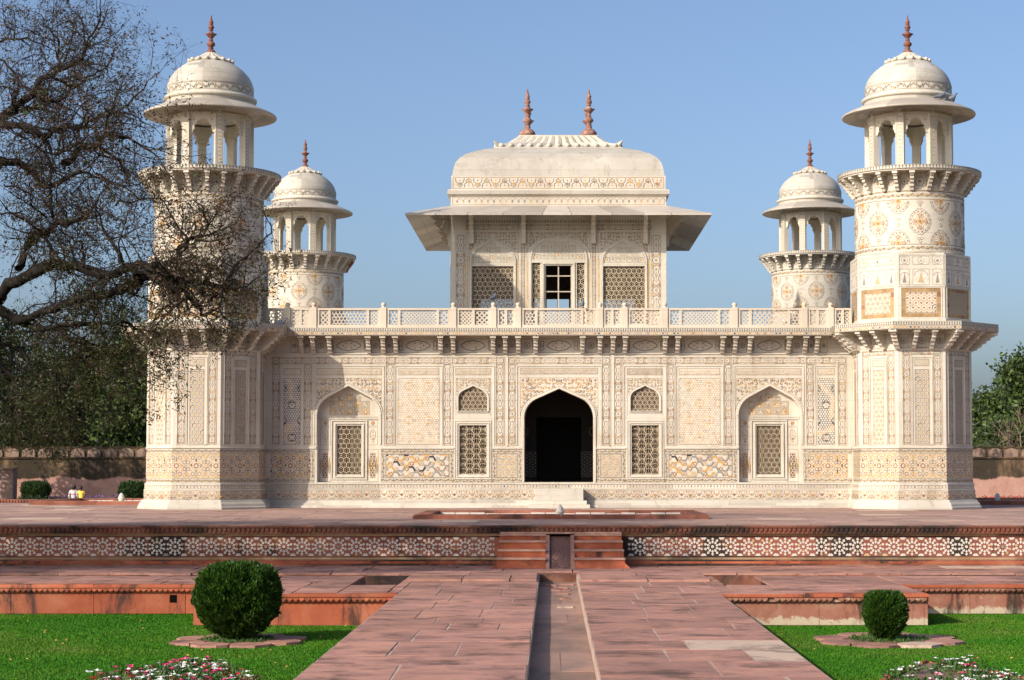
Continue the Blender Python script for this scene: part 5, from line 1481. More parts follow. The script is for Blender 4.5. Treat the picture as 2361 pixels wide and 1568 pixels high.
b.mesh([(SW_+.02,-1.06,0),(gx1+.07,-1.06,0),(gx1+.07,-.95,.10),(SW_+.02,-.95,.10),(SW_+.14,-1.12,0),(SW_+.02,0,.0)], [(1,0,3,2),(0,4,3),(3,4,5)], 'red'); b.build('step_foot', st)
b = MB(); zt = zs[0]-ZP-.06
for a, c in ((gx0-.068, gx0), (gx1, gx1+.068)):
    b.mesh([(a,-.20,zt),(c,-.20,zt),(c,-1.08,0),(a,-1.08,0),(a,.1,zt),(c,.1,zt),(c,.1,0),(a,.1,0)], [(0,1,2,3),(0,4,5,1),(0,3,7,4),(1,5,6,2)], 'slab', tone=.4)
b.build('chute_rail', st)
b = MB(); b.mesh([(gx0,-.12,zt-.03),(gx1,-.12,zt-.03),(gx1,-1.0,.0),(gx0,-1.0,.0)], [(0,1,2,3)], 'slate_red'); b.box(gx0, gx1, -.1, 0, zt-.02, zt+.03, 'flat_black')  # last piece is a plain black bar across the chute top
nu, nv = 12, 18
for i in range(nu):
    for j in range(nv):
        u = gx0+(gx1-gx0)*((i+(.5 if j%2 else 0)+.25)/nu); t0 = (j+.5)/nv
        if u > gx1-.02: continue
        p = Vector((u, -.12-.88*t0, (zt-.03)*(1-t0))); n_ = Vector((0, -.5, .86))
        d = Vector((0, -.88/nv, -(zt-.03)/nv))*.8; w = Vector(((gx1-gx0)/nu*.44, 0, 0))
        b.mesh([p-d*.55, p+w, p+d*.55, p-w, p+n_*.012+d*.25], [(0,3,4),(3,2,4),(2,1,4),(1,0,4)], 'slate_red')
b.build('water_chute', st)

# ---- walkway, side platforms, channels
PX0, PX1 = -2.25, 2.42; CX0, CX1 = -.232, .405; YB = 31.6; YF = 30.83; Y1, Y2 = 26.5, 28.55
b = MB()
slabs(b, PX0, CX0, 9, 29.3, ZP, 'slab', inside=None); slabs(b, CX1, PX1, 9, 29.3, ZP, 'slab')
slabs(b, PX0-.1, CX0-.02, 29.33, YB-.0, ZP+.04, 'slab', (.7,1.3), (.9,1.3)); slabs(b, CX1+.02, PX1+.1, 29.33, YB, ZP+.03, 'slab', (.7,1.3), (.9,1.3))
b.box(PX0, CX0, 9, YB, ZL-.2, ZP-.005, 'mortar'); b.box(CX1, PX1, 9, YB, ZL-.2, ZP-.005, 'mortar')
slabs(b, -TX, TX, YB, YW, ZP+.0, 'slab', (.8,1.6), (.6,.95), inside=lambda x, y: not (CX0-.05 < x < CX1+.05 and y < 33.3) or y > 32.2)
b.box(-TX, TX, YB+.01, YW+.1, ZL-.2, ZP-.03, 'red_stained')
tag(b.build('walkway'), kind='structure')
b = MB(); slabs(b, CX0, CX1, 9, YB+.8, ZP-.15, 'channel_stone', (.3,.64), (.8,2.2), .006, .006)
b.box(CX0+.0, CX1, 9, YB+.01, ZL-.15, ZP-.153, 'channel_stone')
for i in range(9): x, y = random.uniform(CX0+.1, CX1-.25), 30.9-i*.45*random.uniform(.6,1.4)-.2; b.box(x, x+random.uniform(.12,.25), y, y+random.uniform(.1,.3), ZP-.16, ZP-.125, 'slab', tone=random.random())
tag(b.build('water_channel'), kind='structure')
N0, N1, N2, N3 = -3.15, -2.42, 2.67, 3.37      # short cross channels either side
b = MB(); b.box(-TX, PX0-.1, YF, YB, ZL-.2, ZP-.24, 'cement'); b.box(PX1+.1, TX, YF, YB, ZL-.2, ZP-.24, 'cement'); b.box(N0, N1, Y2, YF, ZL-.2, ZP-.24, 'cement'); b.box(N2, N3, Y2, YF, ZL-.2, ZP-.24, 'cement')
tag(b.build('cross_channel'), kind='structure')
XE0, XE1 = -5.2, 5.42
b = MB()
for x0, x1, y0, y1 in ((-TX, XE0, Y2+.05, YF), (XE0, N0, Y1, YF), (N1, PX0, Y1, YF), (N0, N1, Y1, Y2-.03), (PX1, N2, Y1, YF), (N3, XE1, Y1, YF), (N2, N3, Y1, Y2-.03), (XE1, TX, Y2+.05, YF)):
    wx = (.8, 1.5) if x1-x0 > 1 else (x1-x0, x1-x0+.01)
    slabs(b, x0, x1, y0, y1, ZP, 'slab', wx, (.8,1.4)); b.box(x0, x1, y0+.06, y1, ZL-.2, ZP-.03, 'red_stained')
tag(b.build('side_platform'), kind='structure')
def retaining(name, x0, x1, y, label, mat, grp='low walls along the lawns', hole=None):
    e = empty(name, ((x0+x1)/2, y, ZL), label, 'wall', grp); w = (x1-x0)/2; b = MB(); H = ZP-ZL
    x = -w
    while x < w:
        xn = min(w, x+random.uniform(.7, 1.5)); b.box(x+.004, xn-.004, .05+random.uniform(0,.008), .3, 0, H-.115, mat, tone=random.random()); x = xn
    b.build('masonry', e)
    b = MB(); x = -w
    while x < w:
        xn = min(w, x+random.uniform(.9, 1.8)); dz = random.uniform(-.004, .004); b.rbox(x+.002, xn-.002, -.035, .25, H-.045, H+dz+.002, .01, 'red', tone=random.random()); x = xn
    b.box(-w, w, .012, .2, H-.115, H-.046, mat)
    n = int(2*w/.085)
    for i in range(n):
        xc = -w+.0425+i*.085
        if random.random() < .04: continue
        pts = [(xc-.041, H-.048), (xc-.041, H-.068), (xc-.03, H-.09), (xc, H-.1), (xc+.03, H-.09), (xc+.041, H-.068), (xc+.041, H-.048)]
        f = [(p, -.02, q) for p, q in pts]; g = [(p, .012, q) for p, q in pts]
        b.mesh(f+g, [tuple(range(7))]+[(i_, i_+7, (i_+1)%7+7, (i_+1)%7) for i_ in range(7)], mat, tone=random.random())
    b.build('scalloped_coping', e)
    if hole: b = MB(); b.box(hole-.055, hole+.055, .046, .07, H-.28, H-.16, 'flat_black'); b.build('painted_drain_hole', e)  # black box on solid masonry, painted as the shade inside a drain
    return e
retaining('retaining_wall', -TX, XE0, Y2, 'long bare red sandstone wall with a square drain hole, behind the left lawn', 'red', hole=Xx(398, 1370, Y2)-(-TX+XE0)/2)
retaining('retaining_wall', XE0, PX0, Y1, 'short red sandstone wall between the big round bush and the walkway', 'red')
w = retaining('retaining_wall', PX1, XE1, Y1, 'flaking plastered wall behind the small bush, its end corner free', 'plaster_wall')
b = MB(); b.box((XE1-PX1)/2-.31, (XE1-PX1)/2-.055, .051, Y2-Y1+.06, 0, ZP-ZL-.046, 'plaster_wall'); b.build('return_wall', w)
retaining('retaining_wall', XE1, TX, Y2, 'stained wall with a cream plaster foot, set back beyond the small bush', 'plaster_wall')
for s in (PX0, PX1):
    pass

# ---- lawns
def lawn(name, x0, x1, y0, y1):
    b = MB(); n = 24
    for i in range(n):
        for j in range(n):
            X = lambda a: x0+(x1-x0)*a/n; Y = lambda a: y0+(y1-y0)*a/n
            h = lambda x, y: ZL-.012
            b.add([(X(i),Y(j),h(X(i),Y(j))),(X(i+1),Y(j),h(X(i+1),Y(j))),(X(i+1),Y(j+1),h(X(i+1),Y(j+1))),(X(i),Y(j+1),h(X(i),Y(j+1)))], 'lawn', True)
    return tag(b.build(name), kind='structure')
lawn('lawn', -TX, PX0, 6, Y2+.05); lawn('lawn', PX1, TX, 6, Y2+.05)
beds = [((-4.14, 24.1), .92, 'q'), ((4.38, 24.15), .98, 'q')]
FB0 = (Xx(390, 1555, 19.0), 19.1); FB1 = (Xx(2225, 1560, 19.4), 19.2)
def in_bed(x, y):
    m = np.zeros_like(x, dtype=bool)
    for (cx, cy), r, _ in beds: m |= ((x-cx)**2+(y-cy)**2) < (r*.9)**2
    for (cx, cy) in (FB0, FB1): m |= (np.abs(x-cx)/1.05+np.abs(y-cy)/2.3) < 1
    return m
def grass(n, x0, x1, y0, y1):
    x = RNG.uniform(x0, x1, n); y = RNG.uniform(y0, y1, n)
    keep = ~in_bed(x, y); xe = np.where(x < 0, XE0, XE1)
    ymax = np.where(np.abs(x) < np.abs(xe), Y1+.03, Y2+.03); keep &= y < ymax
    x, y = x[keep], y[keep]; n = len(x)
    z = np.full(n, ZL-.014)
    a = RNG.uniform(0, pi, n); w = RNG.uniform(.004, .009, n); h = RNG.uniform(.018, .030, n)
    patch = .6+.5*np.sin(x*.9+1)*np.sin(y*.6); h *= np.clip(patch, .75, 1.05)
    lx, ly = RNG.normal(0, .012, n), RNG.normal(0, .012, n)
    v = np.empty((n, 3, 3)); v[:,0] = np.c_[x-np.cos(a)*w, y-np.sin(a)*w, z]; v[:,1] = np.c_[x+np.cos(a)*w, y+np.sin(a)*w, z]; v[:,2] = np.c_[x+lx, y+ly, z+h]
    return v
g = np.concatenate([grass(300000, -9.5, PX0+.02, 14.5, 28.6), grass(230000, PX1-.02, 8.5, 14.5, 28.6)]).reshape(-1, 3)
tag(fast_mesh('grass', g, 3, 'grass_blade'), kind='stuff')
b = MB()
for i in range(260):
    x = random.choice((random.uniform(-8.5, -2.3), random.uniform(-8.5, -2.3), random.uniform(2.5, 7))); y = random.uniform(15, 28); a = random.uniform(0, 3.1); r = random.uniform(.012, .024)
    b.add([(x-r*cos(a), y-r*sin(a), ZL+.035), (x+r*.5*sin(a), y-r*.5*cos(a), ZL+.03), (x+r*cos(a), y+r*sin(a), ZL+.04), (x-r*.5*sin(a), y+r*.5*cos(a), ZL+.045)], 'fallen_leaf')
tag(b.build('fallen_leaves'), kind='stuff')

# ---- water tanks on the terrace
def fountain(loc, label):
    b = MB(); b.lathe([(.075,0),(.085,.06),(.075,.1),(.1,.13),(.098,.15),(.075,.17),(.08,.2),(.06,.24),(.03,.28),(.002,.3)], 'lime', 12, ribs=(6,.06)); b.ball((0,0,.255), .035, 'red_finial', 6, 4)
    o = b.build('fountain_head', None, loc); return tag(o, label, 'fountain', 'stone fountain heads of the shallow tanks')
def tank(x0, x1, y0, y1, label, kz=.09, inner=None, kw=.34):
    e = empty('water_tank', ((x0+x1)/2, (y0+y1)/2, 0), label, 'tank', 'shallow tanks on the terrace'); cx, cy = (x0+x1)/2, (y0+y1)/2
    b = MB(); X0, X1, Y0, Y1_ = x0-cx, x1-cx, y0-cy, y1-cy
    for (a, c, d, f, m) in ((X0, X1, Y0, Y0+kw, 'red_kerb'), (X0, X1, Y1_-kw, Y1_, 'red_kerb'), (X0, X0+kw, Y0+kw, Y1_-kw, 'red_kerb'), (X1-kw, X1, Y0+kw, Y1_-kw, 'red_kerb')):
        n = max(1, int(max(c-a, f-d)/1.3))
        for i in range(n):
            if c-a > f-d: b.rbox(a+(c-a)*i/n+.002, a+(c-a)*(i+1)/n-.002, d, f, -.02, kz+random.uniform(-.006,.006), .02, m, tone=random.random())
            else: b.rbox(a, c, d+(f-d)*i/n+.002, d+(f-d)*(i+1)/n-.002, -.02, kz+random.uniform(-.006,.006), .02, m, tone=random.random())
    b.build('kerb', e)
    b = MB(); b.box(X0+kw, X1-kw, Y0+kw, Y1_-kw, -.018, .012, inner or 'slab_terrace'); 
    for i in range(16):
        a = X0+kw+(X1-X0-2*kw)*i/16; b.box(a+.01, a+(X1-X0-2*kw)/16-.01, Y1_-kw-.03, Y1_-kw-.002, .012, .05 if random.random() < .8 else .03, 'lime')
    b.build('basin', e)
    return e
tank(-2.89, 3.22, 37.8, 41.7, 'long low red sandstone tank on the terrace in front of the doorway', .095)
tank(-14.8, -11.0, 51.7, 56.6, 'low red sandstone tank with pale lining, left of the tomb', .11, 'lime')
tank(11.6, 15.6, 51.7, 56.6, 'dark shaded stone tank right of the tomb', .12, 'lime')
fountain((.145, 38.35, .0), 'small white fountain head in the tank before the door'); fountain((-12.72, 54, .01), 'small pale fountain head in the tank left of the tomb'); fountain((13.1, 54, .01), 'small pale fountain head in the shaded tank right of the tomb')
b = MB(); b.box(-24, -14.75, 54.6, 55.1, -.02, .10, 'red_kerb')
for i in range(105): x = -24+i*.088; b.box(x, x+.05, 54.57, 54.6, .01, .085, 'red_kerb')
tag(b.build('carved_kerb'), 'low carved red kerb at the far left edge of the terrace', 'kerb')

# ---- enclosure wall far behind
YE = 125.0; ZW1 = Zy(1032, YE); ZWc = Zy(1057, YE)
e = empty('enclosure_wall', (0, YE, ZL), 'long stained garden wall with blind battlements along its top', 'wall')
b = MB(); b.box(-75, 75, 0, .6, -.1, ZWc-ZL, 'old_wall'); b.build('wall_face', e)
b = MB(); b.box(-75, 75, -.12, .6, ZWc-ZL, ZWc-ZL+.09, 'old_wall'); b.build('string_course', e)
b = MB(); b.box(-75, 75, .14, .6, ZWc-ZL+.09, ZW1-ZL, 'old_wall'); b.box(-75, 75, .06, .62, ZW1-ZL, ZW1-ZL+.06, 'old_wall')
h0, h1 = ZWc-ZL+.09, ZW1-ZL; per_ = 1.12
fw = lambda u, v, h: (u, .12-h, v)
for i in range(-60, 60):
    u = i*per_; A = [(u-.45, h0+.02)]+[(u-.45, h0+(h1-h0)*.5), (u-.40, h0+(h1-h0)*.72), (u-.2, h0+(h1-h0)*.9), (u, h1-.03), (u+.2, h0+(h1-h0)*.9), (u+.40, h0+(h1-h0)*.72), (u+.45, h0+(h1-h0)*.5)]+[(u+.45, h0+.02)]
    if abs(u) < 20: continue
    slab(b, A, [], lambda u, v, h: (u, .05-h, v), 0, -.09, 'old_arch')
b.build('battlement', e)
b = MB(); b.box(Xx(-40, 1080, 122), Xx(36, 1080, 122), 121.4, 122.4, ZL, Zy(1082, 122), 'pier_plaster'); b.box(Xx(-40, 1080, 122)-.05, Xx(38, 1080, 122), 121.3, 122.5, Zy(1082, 122), Zy(1079, 122), 'pier_plaster')
tag(b.build('wall_pier'), 'plain pinkish wall pier at the far left edge', 'pier')
b = MB(); slabs(b, -60, 60, 94.5, 97, ZL+.36, 'slab', (2,3), (.8,1.3)); b.box(-60, 60, 94.55, 96.95, ZL-.1, ZL+.33, 'red')
tag(b.build('garden_path'), kind='structure')
# ------------------------------------------------------------------ leaf cards
def leaf_quads(cent, size, flat=.0, aspect=.5, up=None):
    """random small leaf quads round the given centres (N,3)"""
    n = len(cent); d = RNG.normal(size=(n,3)); 
    if up is not None: d = d*(1-up)+np.array([0,0,1.0])*up*np.linalg.norm(d, axis=1)[:,None]
    d /= np.linalg.norm(d, axis=1)[:,None]; r = RNG.normal(size=(n,3)); t = np.cross(d, r); t /= np.linalg.norm(t, axis=1)[:,None]
    s = size*RNG.uniform(.6, 1.35, (n,1)); a = d*s; b = t*s*aspect
    v = np.empty((n,4,3)); v[:,0] = cent; v[:,1] = cent+a*.5+b*.5; v[:,2] = cent+a; v[:,3] = cent+a*.5-b*.5
    return v.reshape(-1,3)
def canopy(name, loc, trunk_h, lobes, n, size, mats, w=None, label=None, group=None, trunk_r=.3, clump=.5, per=26, cat='tree', bark='bark', shell=.55):
    """tree: tapered trunk with limbs, crown of leaf clumps spread through the lobes (x,y,z,rx,ry,rz)"""
    e = empty(name, loc, label, cat, group)
    b = MB(); top = lobes[0]
    b.tube([(0,0,-.3),(.05,.02,trunk_h*.4),(.0,.1,trunk_h),(top[0]*.5,top[1]*.5,top[2])], [trunk_r*1.3, trunk_r, trunk_r*.8, trunk_r*.3], bark, 8)
    for (x,y,z,rx,ry,rz) in lobes:
        for k in range(3):
            q = (x+random.uniform(-.6,.6)*rx, y+random.uniform(-.6,.6)*ry, z+random.uniform(-.2,.7)*rz)
            b.tube([(0,0,trunk_h*random.uniform(.6,1)), (x*.5+random.uniform(-.3,.3), y*.5, (trunk_h+z)/2), q], [trunk_r*.5, trunk_r*.3, trunk_r*.08], bark, 6)
    b.build('trunk', e)
    vol = np.array([l[3]*l[4]*l[5] for l in lobes])**.7; pr = vol/vol.sum(); nc = max(1, n//per); cs = []
    for l, p in zip(lobes, pr):
        k = max(1, int(nc*p)); d = RNG.normal(size=(k,3)); d /= np.linalg.norm(d, axis=1)[:,None]
        rr = RNG.uniform(shell, 1.06, (k,1)); cs.append(np.array(l[:3])+d*rr*np.array(l[3:]))
    cs = np.concatenate(cs); cs = cs[cs[:,2] > .25]
    cent = np.repeat(cs, per, axis=0)+RNG.normal(0, clump*.5, (len(cs)*per, 3))
    q = leaf_quads(cent, size); nf = len(cent)
    mi = np.repeat(RNG.choice(len(mats), len(cs), p=w), per)
    fl = RNG.random(nf) < .15; mi[fl] = RNG.integers(0, len(mats), fl.sum())
    fast_mesh('crown', q, 4, None, e, mats, mi)
    return e
def lob(n, cx, cy, cz, rx, ry, rz, r0, r1):
    return [(cx+random.uniform(-1,1)*rx, cy+random.uniform(-1,1)*ry, cz+random.uniform(-1,1)*rz, *(random.uniform(r0,r1) for _ in range(3))) for _ in range(n)]
def at(x, y, Y): return P(x, y, Y)
G = 'trees beyond the garden wall'
# tall trees beyond the wall on the left, and one before it at the edge
def far_tree(x, Y, ytop, wpx, n, size, mats, w, label, name='broadleaf_tree', clump=1.0, shell=.5):
    X = Xx(x, 1050, Y); H = Zy(ytop, Y)-ZL; R = wpx/FPX*Y/2
    L = [(0,0,H*.62,R*.7,R*.7,H*.34)]+[(random.uniform(-.6,.6)*R, random.uniform(-.5,.5)*R, H*random.uniform(.35,.8), R*random.uniform(.35,.55), R*random.uniform(.35,.55), H*random.uniform(.12,.22)) for _ in range(9)]
    return canopy(name, (X, Y, ZL), H*.35, L, n, size, mats, w, label, G, .35, clump, 24, shell=shell)
far_tree(30, 134, 720, 330, 15000, .42, ['leaf_dark'], None, 'tall dark tree behind the wall at the far left edge')
far_tree(190, 140, 790, 240, 11000, .42, ['leaf_dark','leaf_mid'], [.9,.1], 'dark rounded tree behind the wall, above the two seated boys')
far_tree(300, 132, 715, 150, 11000, .40, ['leaf_mid','leaf_dark'], [.65,.35], 'fresh green tree behind the wall next to the left tower')
far_tree(262, 150, 905, 190, 8000, .4, ['leaf_mid','leaf_dark'], [.6,.4], 'low bushy tree over the wall beside the left tower')
far_tree(-150, 116, 800, 330, 5000, .38, ['leaf_dark'], None, 'dark tree in front of the wall, cut by the left edge')
far_tree(110, 150, 880, 260, 9000, .42, ['leaf_dark'], None, 'low dark tree over the wall between the two taller ones')
far_tree(2352, 150, 806, 130, 12000, .40, ['leaf_mid','leaf_dark'], [.75,.25], 'tallest sunlit green tree behind the wall at the right edge')
far_tree(2275, 142, 885, 110, 8000, .38, ['leaf_mid','leaf_dark'], [.7,.3], 'shorter green tree behind the wall touching the right tower')
far_tree(2300, 134, 965, 200, 8000, .34, ['leaf_mid','leaf_dark'], [.8,.2], 'low green thicket along the wall at the right', 'shrub', .8)
# leafless bush and palm over the right wall
e = empty('bare_tree', (Xx(2335, 1030, 131), 131, ZL), 'small bare branched tree before the green trees at the right', 'tree', G); b = MB()
def twigs(b, p, d, L, r, lev, mat):
    pts = [Vector(p)]; d = Vector(d).normalized()
    for i in range(3): d = (d+Vector((random.gauss(0,.16), random.gauss(0,.16), random.gauss(.05,.12)))).normalized(); pts.append(pts[-1]+d*L/3)
    b.tube(pts, [r, r*.8, r*.6, r*.4], mat, 4)
    if lev:
        for i in range(4): twigs(b, pts[random.choice((1,2,3))], d+Vector((random.gauss(0,.6), random.gauss(0,.6), random.gauss(.1,.4))), L*random.uniform(.5,.75), r*.5, lev-1, mat)
for k in range(4): twigs(b, (0,0,0), (random.gauss(0,.35), random.gauss(0,.3), 1), 3.2, .13, 3, 'dry_bark')
b.build('branches', e)
e = empty('palm', (Xx(2292, 1030, 129), 129, ZL), 'grey green palm with arching fronds just over the right wall', 'palm', G); b = MB()
b.tube([(0,0,0),(.05,0,1.5),(0,0,3.2)], [.25,.2,.17], 'dry_bark', 8); b.build('trunk', e); b = MB()
for k in range(30):
    a = random.uniform(0, 2*pi); el = random.uniform(-.1, 1.25); L = random.uniform(1.5, 2.3); pts = []
    for i in range(9):
        t = i/8; r = L*t*cos(el)*(1-.1*t); pts.append(Vector((cos(a)*r, sin(a)*r, 3.1+L*t*sin(el)-1.0*t*t*L*.45)))
    b.tube(pts, [.03*(1-i/10) for i in range(9)], 'leaf_palm', 4)
    side = Vector((-sin(a), cos(a), 0))
    for i in range(1, 9):
        for q in (0, .5):
            p = pts[i-1].lerp(pts[i], q); d = (pts[i]-pts[i-1]).normalized()
            for s in (-1, 1): 
                tip = p+side*s*.42*(1-.4*i/9)+d*.3+Vector((0,0,-.1)); b.add([p, p+d*.07, tip], 'leaf_palm', tone=random.random())
b.build('fronds', e)

# ------------------------------------------------------------------ clipped shrubs
def shrub(name, loc, rx, rz, zc, n, label, mat, size=.05, flat=.0, taper=.0, sprig=True, group=None, cat='shrub', stems=6, pw=2.6):
    e = empty(name, loc, label, cat, group); b = MB()
    for k in range(stems):
        a = 2*pi*k/stems; b.tube([(cos(a)*.06, sin(a)*.06, -.02), (cos(a)*rx*.3, sin(a)*rx*.3, zc*.5), (cos(a)*rx*.6, sin(a)*rx*.6, zc)], [.025, .02, .012], 'bark', 5)
    b.build('stems', e)
    d = RNG.normal(size=(n,3)); d /= (np.abs(d)**pw).sum(1)[:,None]**(1/pw)
    rr = RNG.uniform(.70, 1.0, (n,1))**.5*(1+.04*np.sin(d[:,:1]*9+d[:,1:2]*7)*np.cos(d[:,2:3]*8)+.025*np.sin(d[:,:1]*23+d[:,2:3]*19)); rr += (RNG.random((n,1)) < .05)*(d[:,2:3] > -.2)*RNG.uniform(0,.06,(n,1)); hole = (np.sin(d[:,0]*7+2)*np.sin(d[:,1]*6+1)*np.sin(d[:,2]*8) > .55); rr[hole] *= .9
    c = d*rr*np.array([rx, rx, rz]); k = 1-taper*np.clip(-d[:,2], 0, 1)**1.5; c[:,0] *= k; c[:,1] *= k; c[:,2] += zc
    nrm = d*np.array([1,1,.8]); cl = np.floor(c*9); 
    up = np.array([0,0,1.0]); v = nrm*.55+up*.9+RNG.normal(0,.35,(n,3)); v /= np.linalg.norm(v, axis=1)[:,None]
    t = np.cross(v, RNG.normal(size=(n,3))); t /= np.linalg.norm(t, axis=1)[:,None]
    s = size*RNG.uniform(.6,1.4,(n,1)); q = np.empty((n,4,3)); q[:,0] = c; q[:,1] = c+v*s*.55+t*s*.16; q[:,2] = c+v*s; q[:,3] = c+v*s*.55-t*s*.16
    fast_mesh('foliage', q.reshape(-1,3), 4, mat, e)
    # dark inner mass of twigs so that the light does not pass straight through
    b = MB(); prof = []
    for j in range(13):
        t_ = -pi/2+pi*j/12; x = abs(cos(t_))**(2/pw); z = (abs(sin(t_))**(2/pw))*(1 if sin(t_) > 0 else -1); kk = 1-taper*max(0,-z)**1.5
        prof.append((max(.001, rx*.84*x*kk), zc+rz*.84*z))
    b.lathe(prof, mat, 20); b.build('inner_foliage', e)
    return e
def px_shrub(x0, x1, y0, y1, Y, **k):
    rx = (x1-x0)/2/FPX*Y; X = Xx((x0+x1)/2, y1, Y); H = Zy(y0, Y)-ZL
    return X, rx, H
X, rx, H = px_shrub(448, 646, 1299, 1478, 24.1)
shrub('round_bush', (X, 24.1, ZL), rx*.94, H*.465, H*.515, 80000, 'big round clipped green bush on the left lawn', 'leaf_bush', .055, taper=.34, group=None, pw=2.9)
X, rx, H = px_shrub(1990, 2092, 1367, 1482, 24.05)
shrub('small_bush', (X, 24.05, ZL), rx*.88, H*.46, H*.52, 34000, 'small upright clipped bush on the right lawn', 'leaf_bush', .048, taper=.52, pw=4.2)
X, rx, H = px_shrub(51, 113, 1112, 1152, 117)
shrub('hedge_bush', (X, 117, ZL), rx*.95, H*.46, H*.52, 5000, 'dark clipped bush by the far wall, left of the two boys', 'leaf_hedge', .16, taper=.2, group='clipped bushes along the far wall', pw=4)
X, rx, H = px_shrub(276, 338, 1112, 1149, 117)
shrub('hedge_bush', (X, 117, ZL), rx*.95, H*.46, H*.52, 5000, 'dark clipped bush by the far wall, touching the left tower', 'leaf_hedge', .16, taper=.2, group='clipped bushes along the far wall', pw=4)

# ------------------------------------------------------------------ sandstone rings in the lawn and flower beds
def petal_ring(loc, r, label, mat='slab', sq_=.62):
    e = empty('stone_ring', loc, label, 'edging', 'flower shaped stone rings round the bushes'); b = MB(); n = 8
    for k in range(n):
        a0, a1 = 2*pi*k/n+.02, 2*pi*(k+1)/n-.02; am = (a0+a1)/2; t = random.random()
        X = lambda rr, a: (rr*cos(a), rr*sin(a))
        pts = [X(r*.62, a0), X(r*.86, a0), X(r*.97, a0+(am-a0)*.4), X(r*1.04, am), X(r*.97, a1-(a1-am)*.4), X(r*.86, a1), X(r*.62, a1), X(r*.5, am)]
        z = .026+random.uniform(-.004,.004)
        tri = tessellate_polygon([[Vector((p[0],p[1],0)) for p in pts]])
        b.mesh([(p[0],p[1],z) for p in pts], tri, mat, tone=t)
        for i in range(8): p, q = pts[i-1], pts[i]; b.add([(p[0],p[1],z),(q[0],q[1],z),(q[0],q[1],-.05),(p[0],p[1],-.05)], mat, tone=t)
    b.build('kerb_stones', e); b = MB(); b.lathe([(.001,.022),(r*.63,.012)], 'soil', 16); b.build('soil', e)
    q = RNG.uniform(-1,1,(700,2)); q = q[(q**2).sum(1) < 1]*r*.55; c = np.c_[q, np.full(len(q), .02)]
    fast_mesh('weeds', leaf_quads(c, .045, up=.6), 4, 'flower_leaf', e)
    return e
petal_ring((-4.14+.02, 24.1, ZL), .88, 'flower shaped sandstone ring round the big round bush'); petal_ring((4.40, 24.15, ZL), .96, 'flower shaped sandstone ring round the small bush')
def flower_bed(loc, hx, hy, n, weights, label, brick=None, bare=.0):
    e = empty('flower_bed', loc, label, 'flower bed', 'diamond shaped flower beds'); b = MB()
    dia = [(-hx,0),(0,-hy),(hx,0),(0,hy)]
    b.add([(x,y,.02) for x,y in dia], 'soil')
    for i in range(4):
        p, q = Vector((*dia[i-1],0)), Vector((*dia[i],0)); m = 9
        for k in range(m):
            a, c = p.lerp(q, k/m+.01), p.lerp(q, (k+1)/m-.01); nn = Vector((0,0,0))-(a+c)/2; nn.normalize(); w = nn*.075; z0 = random.uniform(.03,.05)
            v = [a, c, c+w, a+w]; b.mesh([(*x.xy, -.05) for x in v]+[(*x.xy, z0) for x in v], [(4,5,6,7),(0,1,5,4),(1,2,6,5),(2,3,7,6),(3,0,4,7)], brick or 'buff_stone', tone=random.random())
    b.build('bed_edging', e)
    S = RNG.uniform(-1,1,(n*3,2)); S = S[np.abs(S).sum(1) < .9][:n]; x, y = S[:,0]*hx, S[:,1]*hy
    if bare: k = (np.sin(x*6)+np.cos(y*5+1)) > -bare; x, y = x[k], y[k]
    h = RNG.uniform(.04,.13,len(x)); lc = []
    for xi, yi, hi in zip(x, y, h):
        m = 16; lc.append(np.c_[xi+RNG.normal(0,.045,m), yi+RNG.normal(0,.045,m), RNG.uniform(.02, hi, m)])
    fast_mesh('foliage', leaf_quads(np.concatenate(lc), .075, aspect=.28, up=.5), 4, 'flower_leaf', e)
    cols = {'petal_white': [], 'petal_pink': [], 'petal_red': []}; ks = list(cols)
    for xi, yi, hi in zip(x, y, h):
        if random.random() < .25: continue
        kx = ks[int(RNG.choice(3, p=weights))]; r = random.uniform(.022, .042)
        for t in range(random.choice((1,1,2,3))):
            px, py, pz = xi+random.gauss(0,.04), yi+random.gauss(0,.04), hi+random.uniform(.0,.05)
            for k in range(6):
                a = k*pi/3+random.random(); cols[kx].append([(px,py,pz),(px+r*cos(a-.5),py+r*sin(a-.5),pz+r*.35),(px+r*1.15*cos(a),py+r*1.15*sin(a),pz+r*random.uniform(.1,.7)),(px+r*cos(a+.5),py+r*sin(a+.5),pz+r*.35)])
    for kx, nm in zip(ks, ('white_blossom','pink_blossom','red_blossom')):
        if cols[kx]: tag(fast_mesh(nm, np.array(cols[kx]).reshape(-1,3), 4, kx, e), kind='stuff')
    return e
flower_bed((*FB0, ZL), 1.0, 2.2, 250, [.55,.28,.17], 'dense bed of white, pink and red flowers on the left lawn')
flower_bed((*FB1, ZL), 1.02, 2.2, 130, [.72,.2,.08], 'thin brick edged bed of mostly white flowers on the right lawn', 'red', .5)
def far_flowers(name, x0, x1, y, Y, petal, n, label):
    c = np.c_[RNG.uniform(Xx(x0,y,Y), Xx(x1,y,Y), n), Y+RNG.normal(0,.4,n), RNG.uniform(ZL+.02, ZL+.2, n)]
    e = fast_mesh(name, np.concatenate([leaf_quads(c[n//3:], .16, up=.5), leaf_quads(c[:n//3]+np.array([0,-.3,.16]), .15)]), 4, None, None, ['leaf_mid', petal], np.r_[np.zeros(n-n//3), np.ones(n//3)])
    return tag(e, kind='stuff')
far_flowers('purple_flowers', 192, 275, 1150, 119, 'petal_purple', 260, ''); far_flowers('purple_flowers', 110, 160, 1150, 119, 'petal_purple', 130, ''); far_flowers('low_plants', 45, 110, 1152, 116, 'leaf_dark', 700, '')
far_flowers('red_flowers', 2262, 2400, 1144, 118, 'petal_red', 500, '')

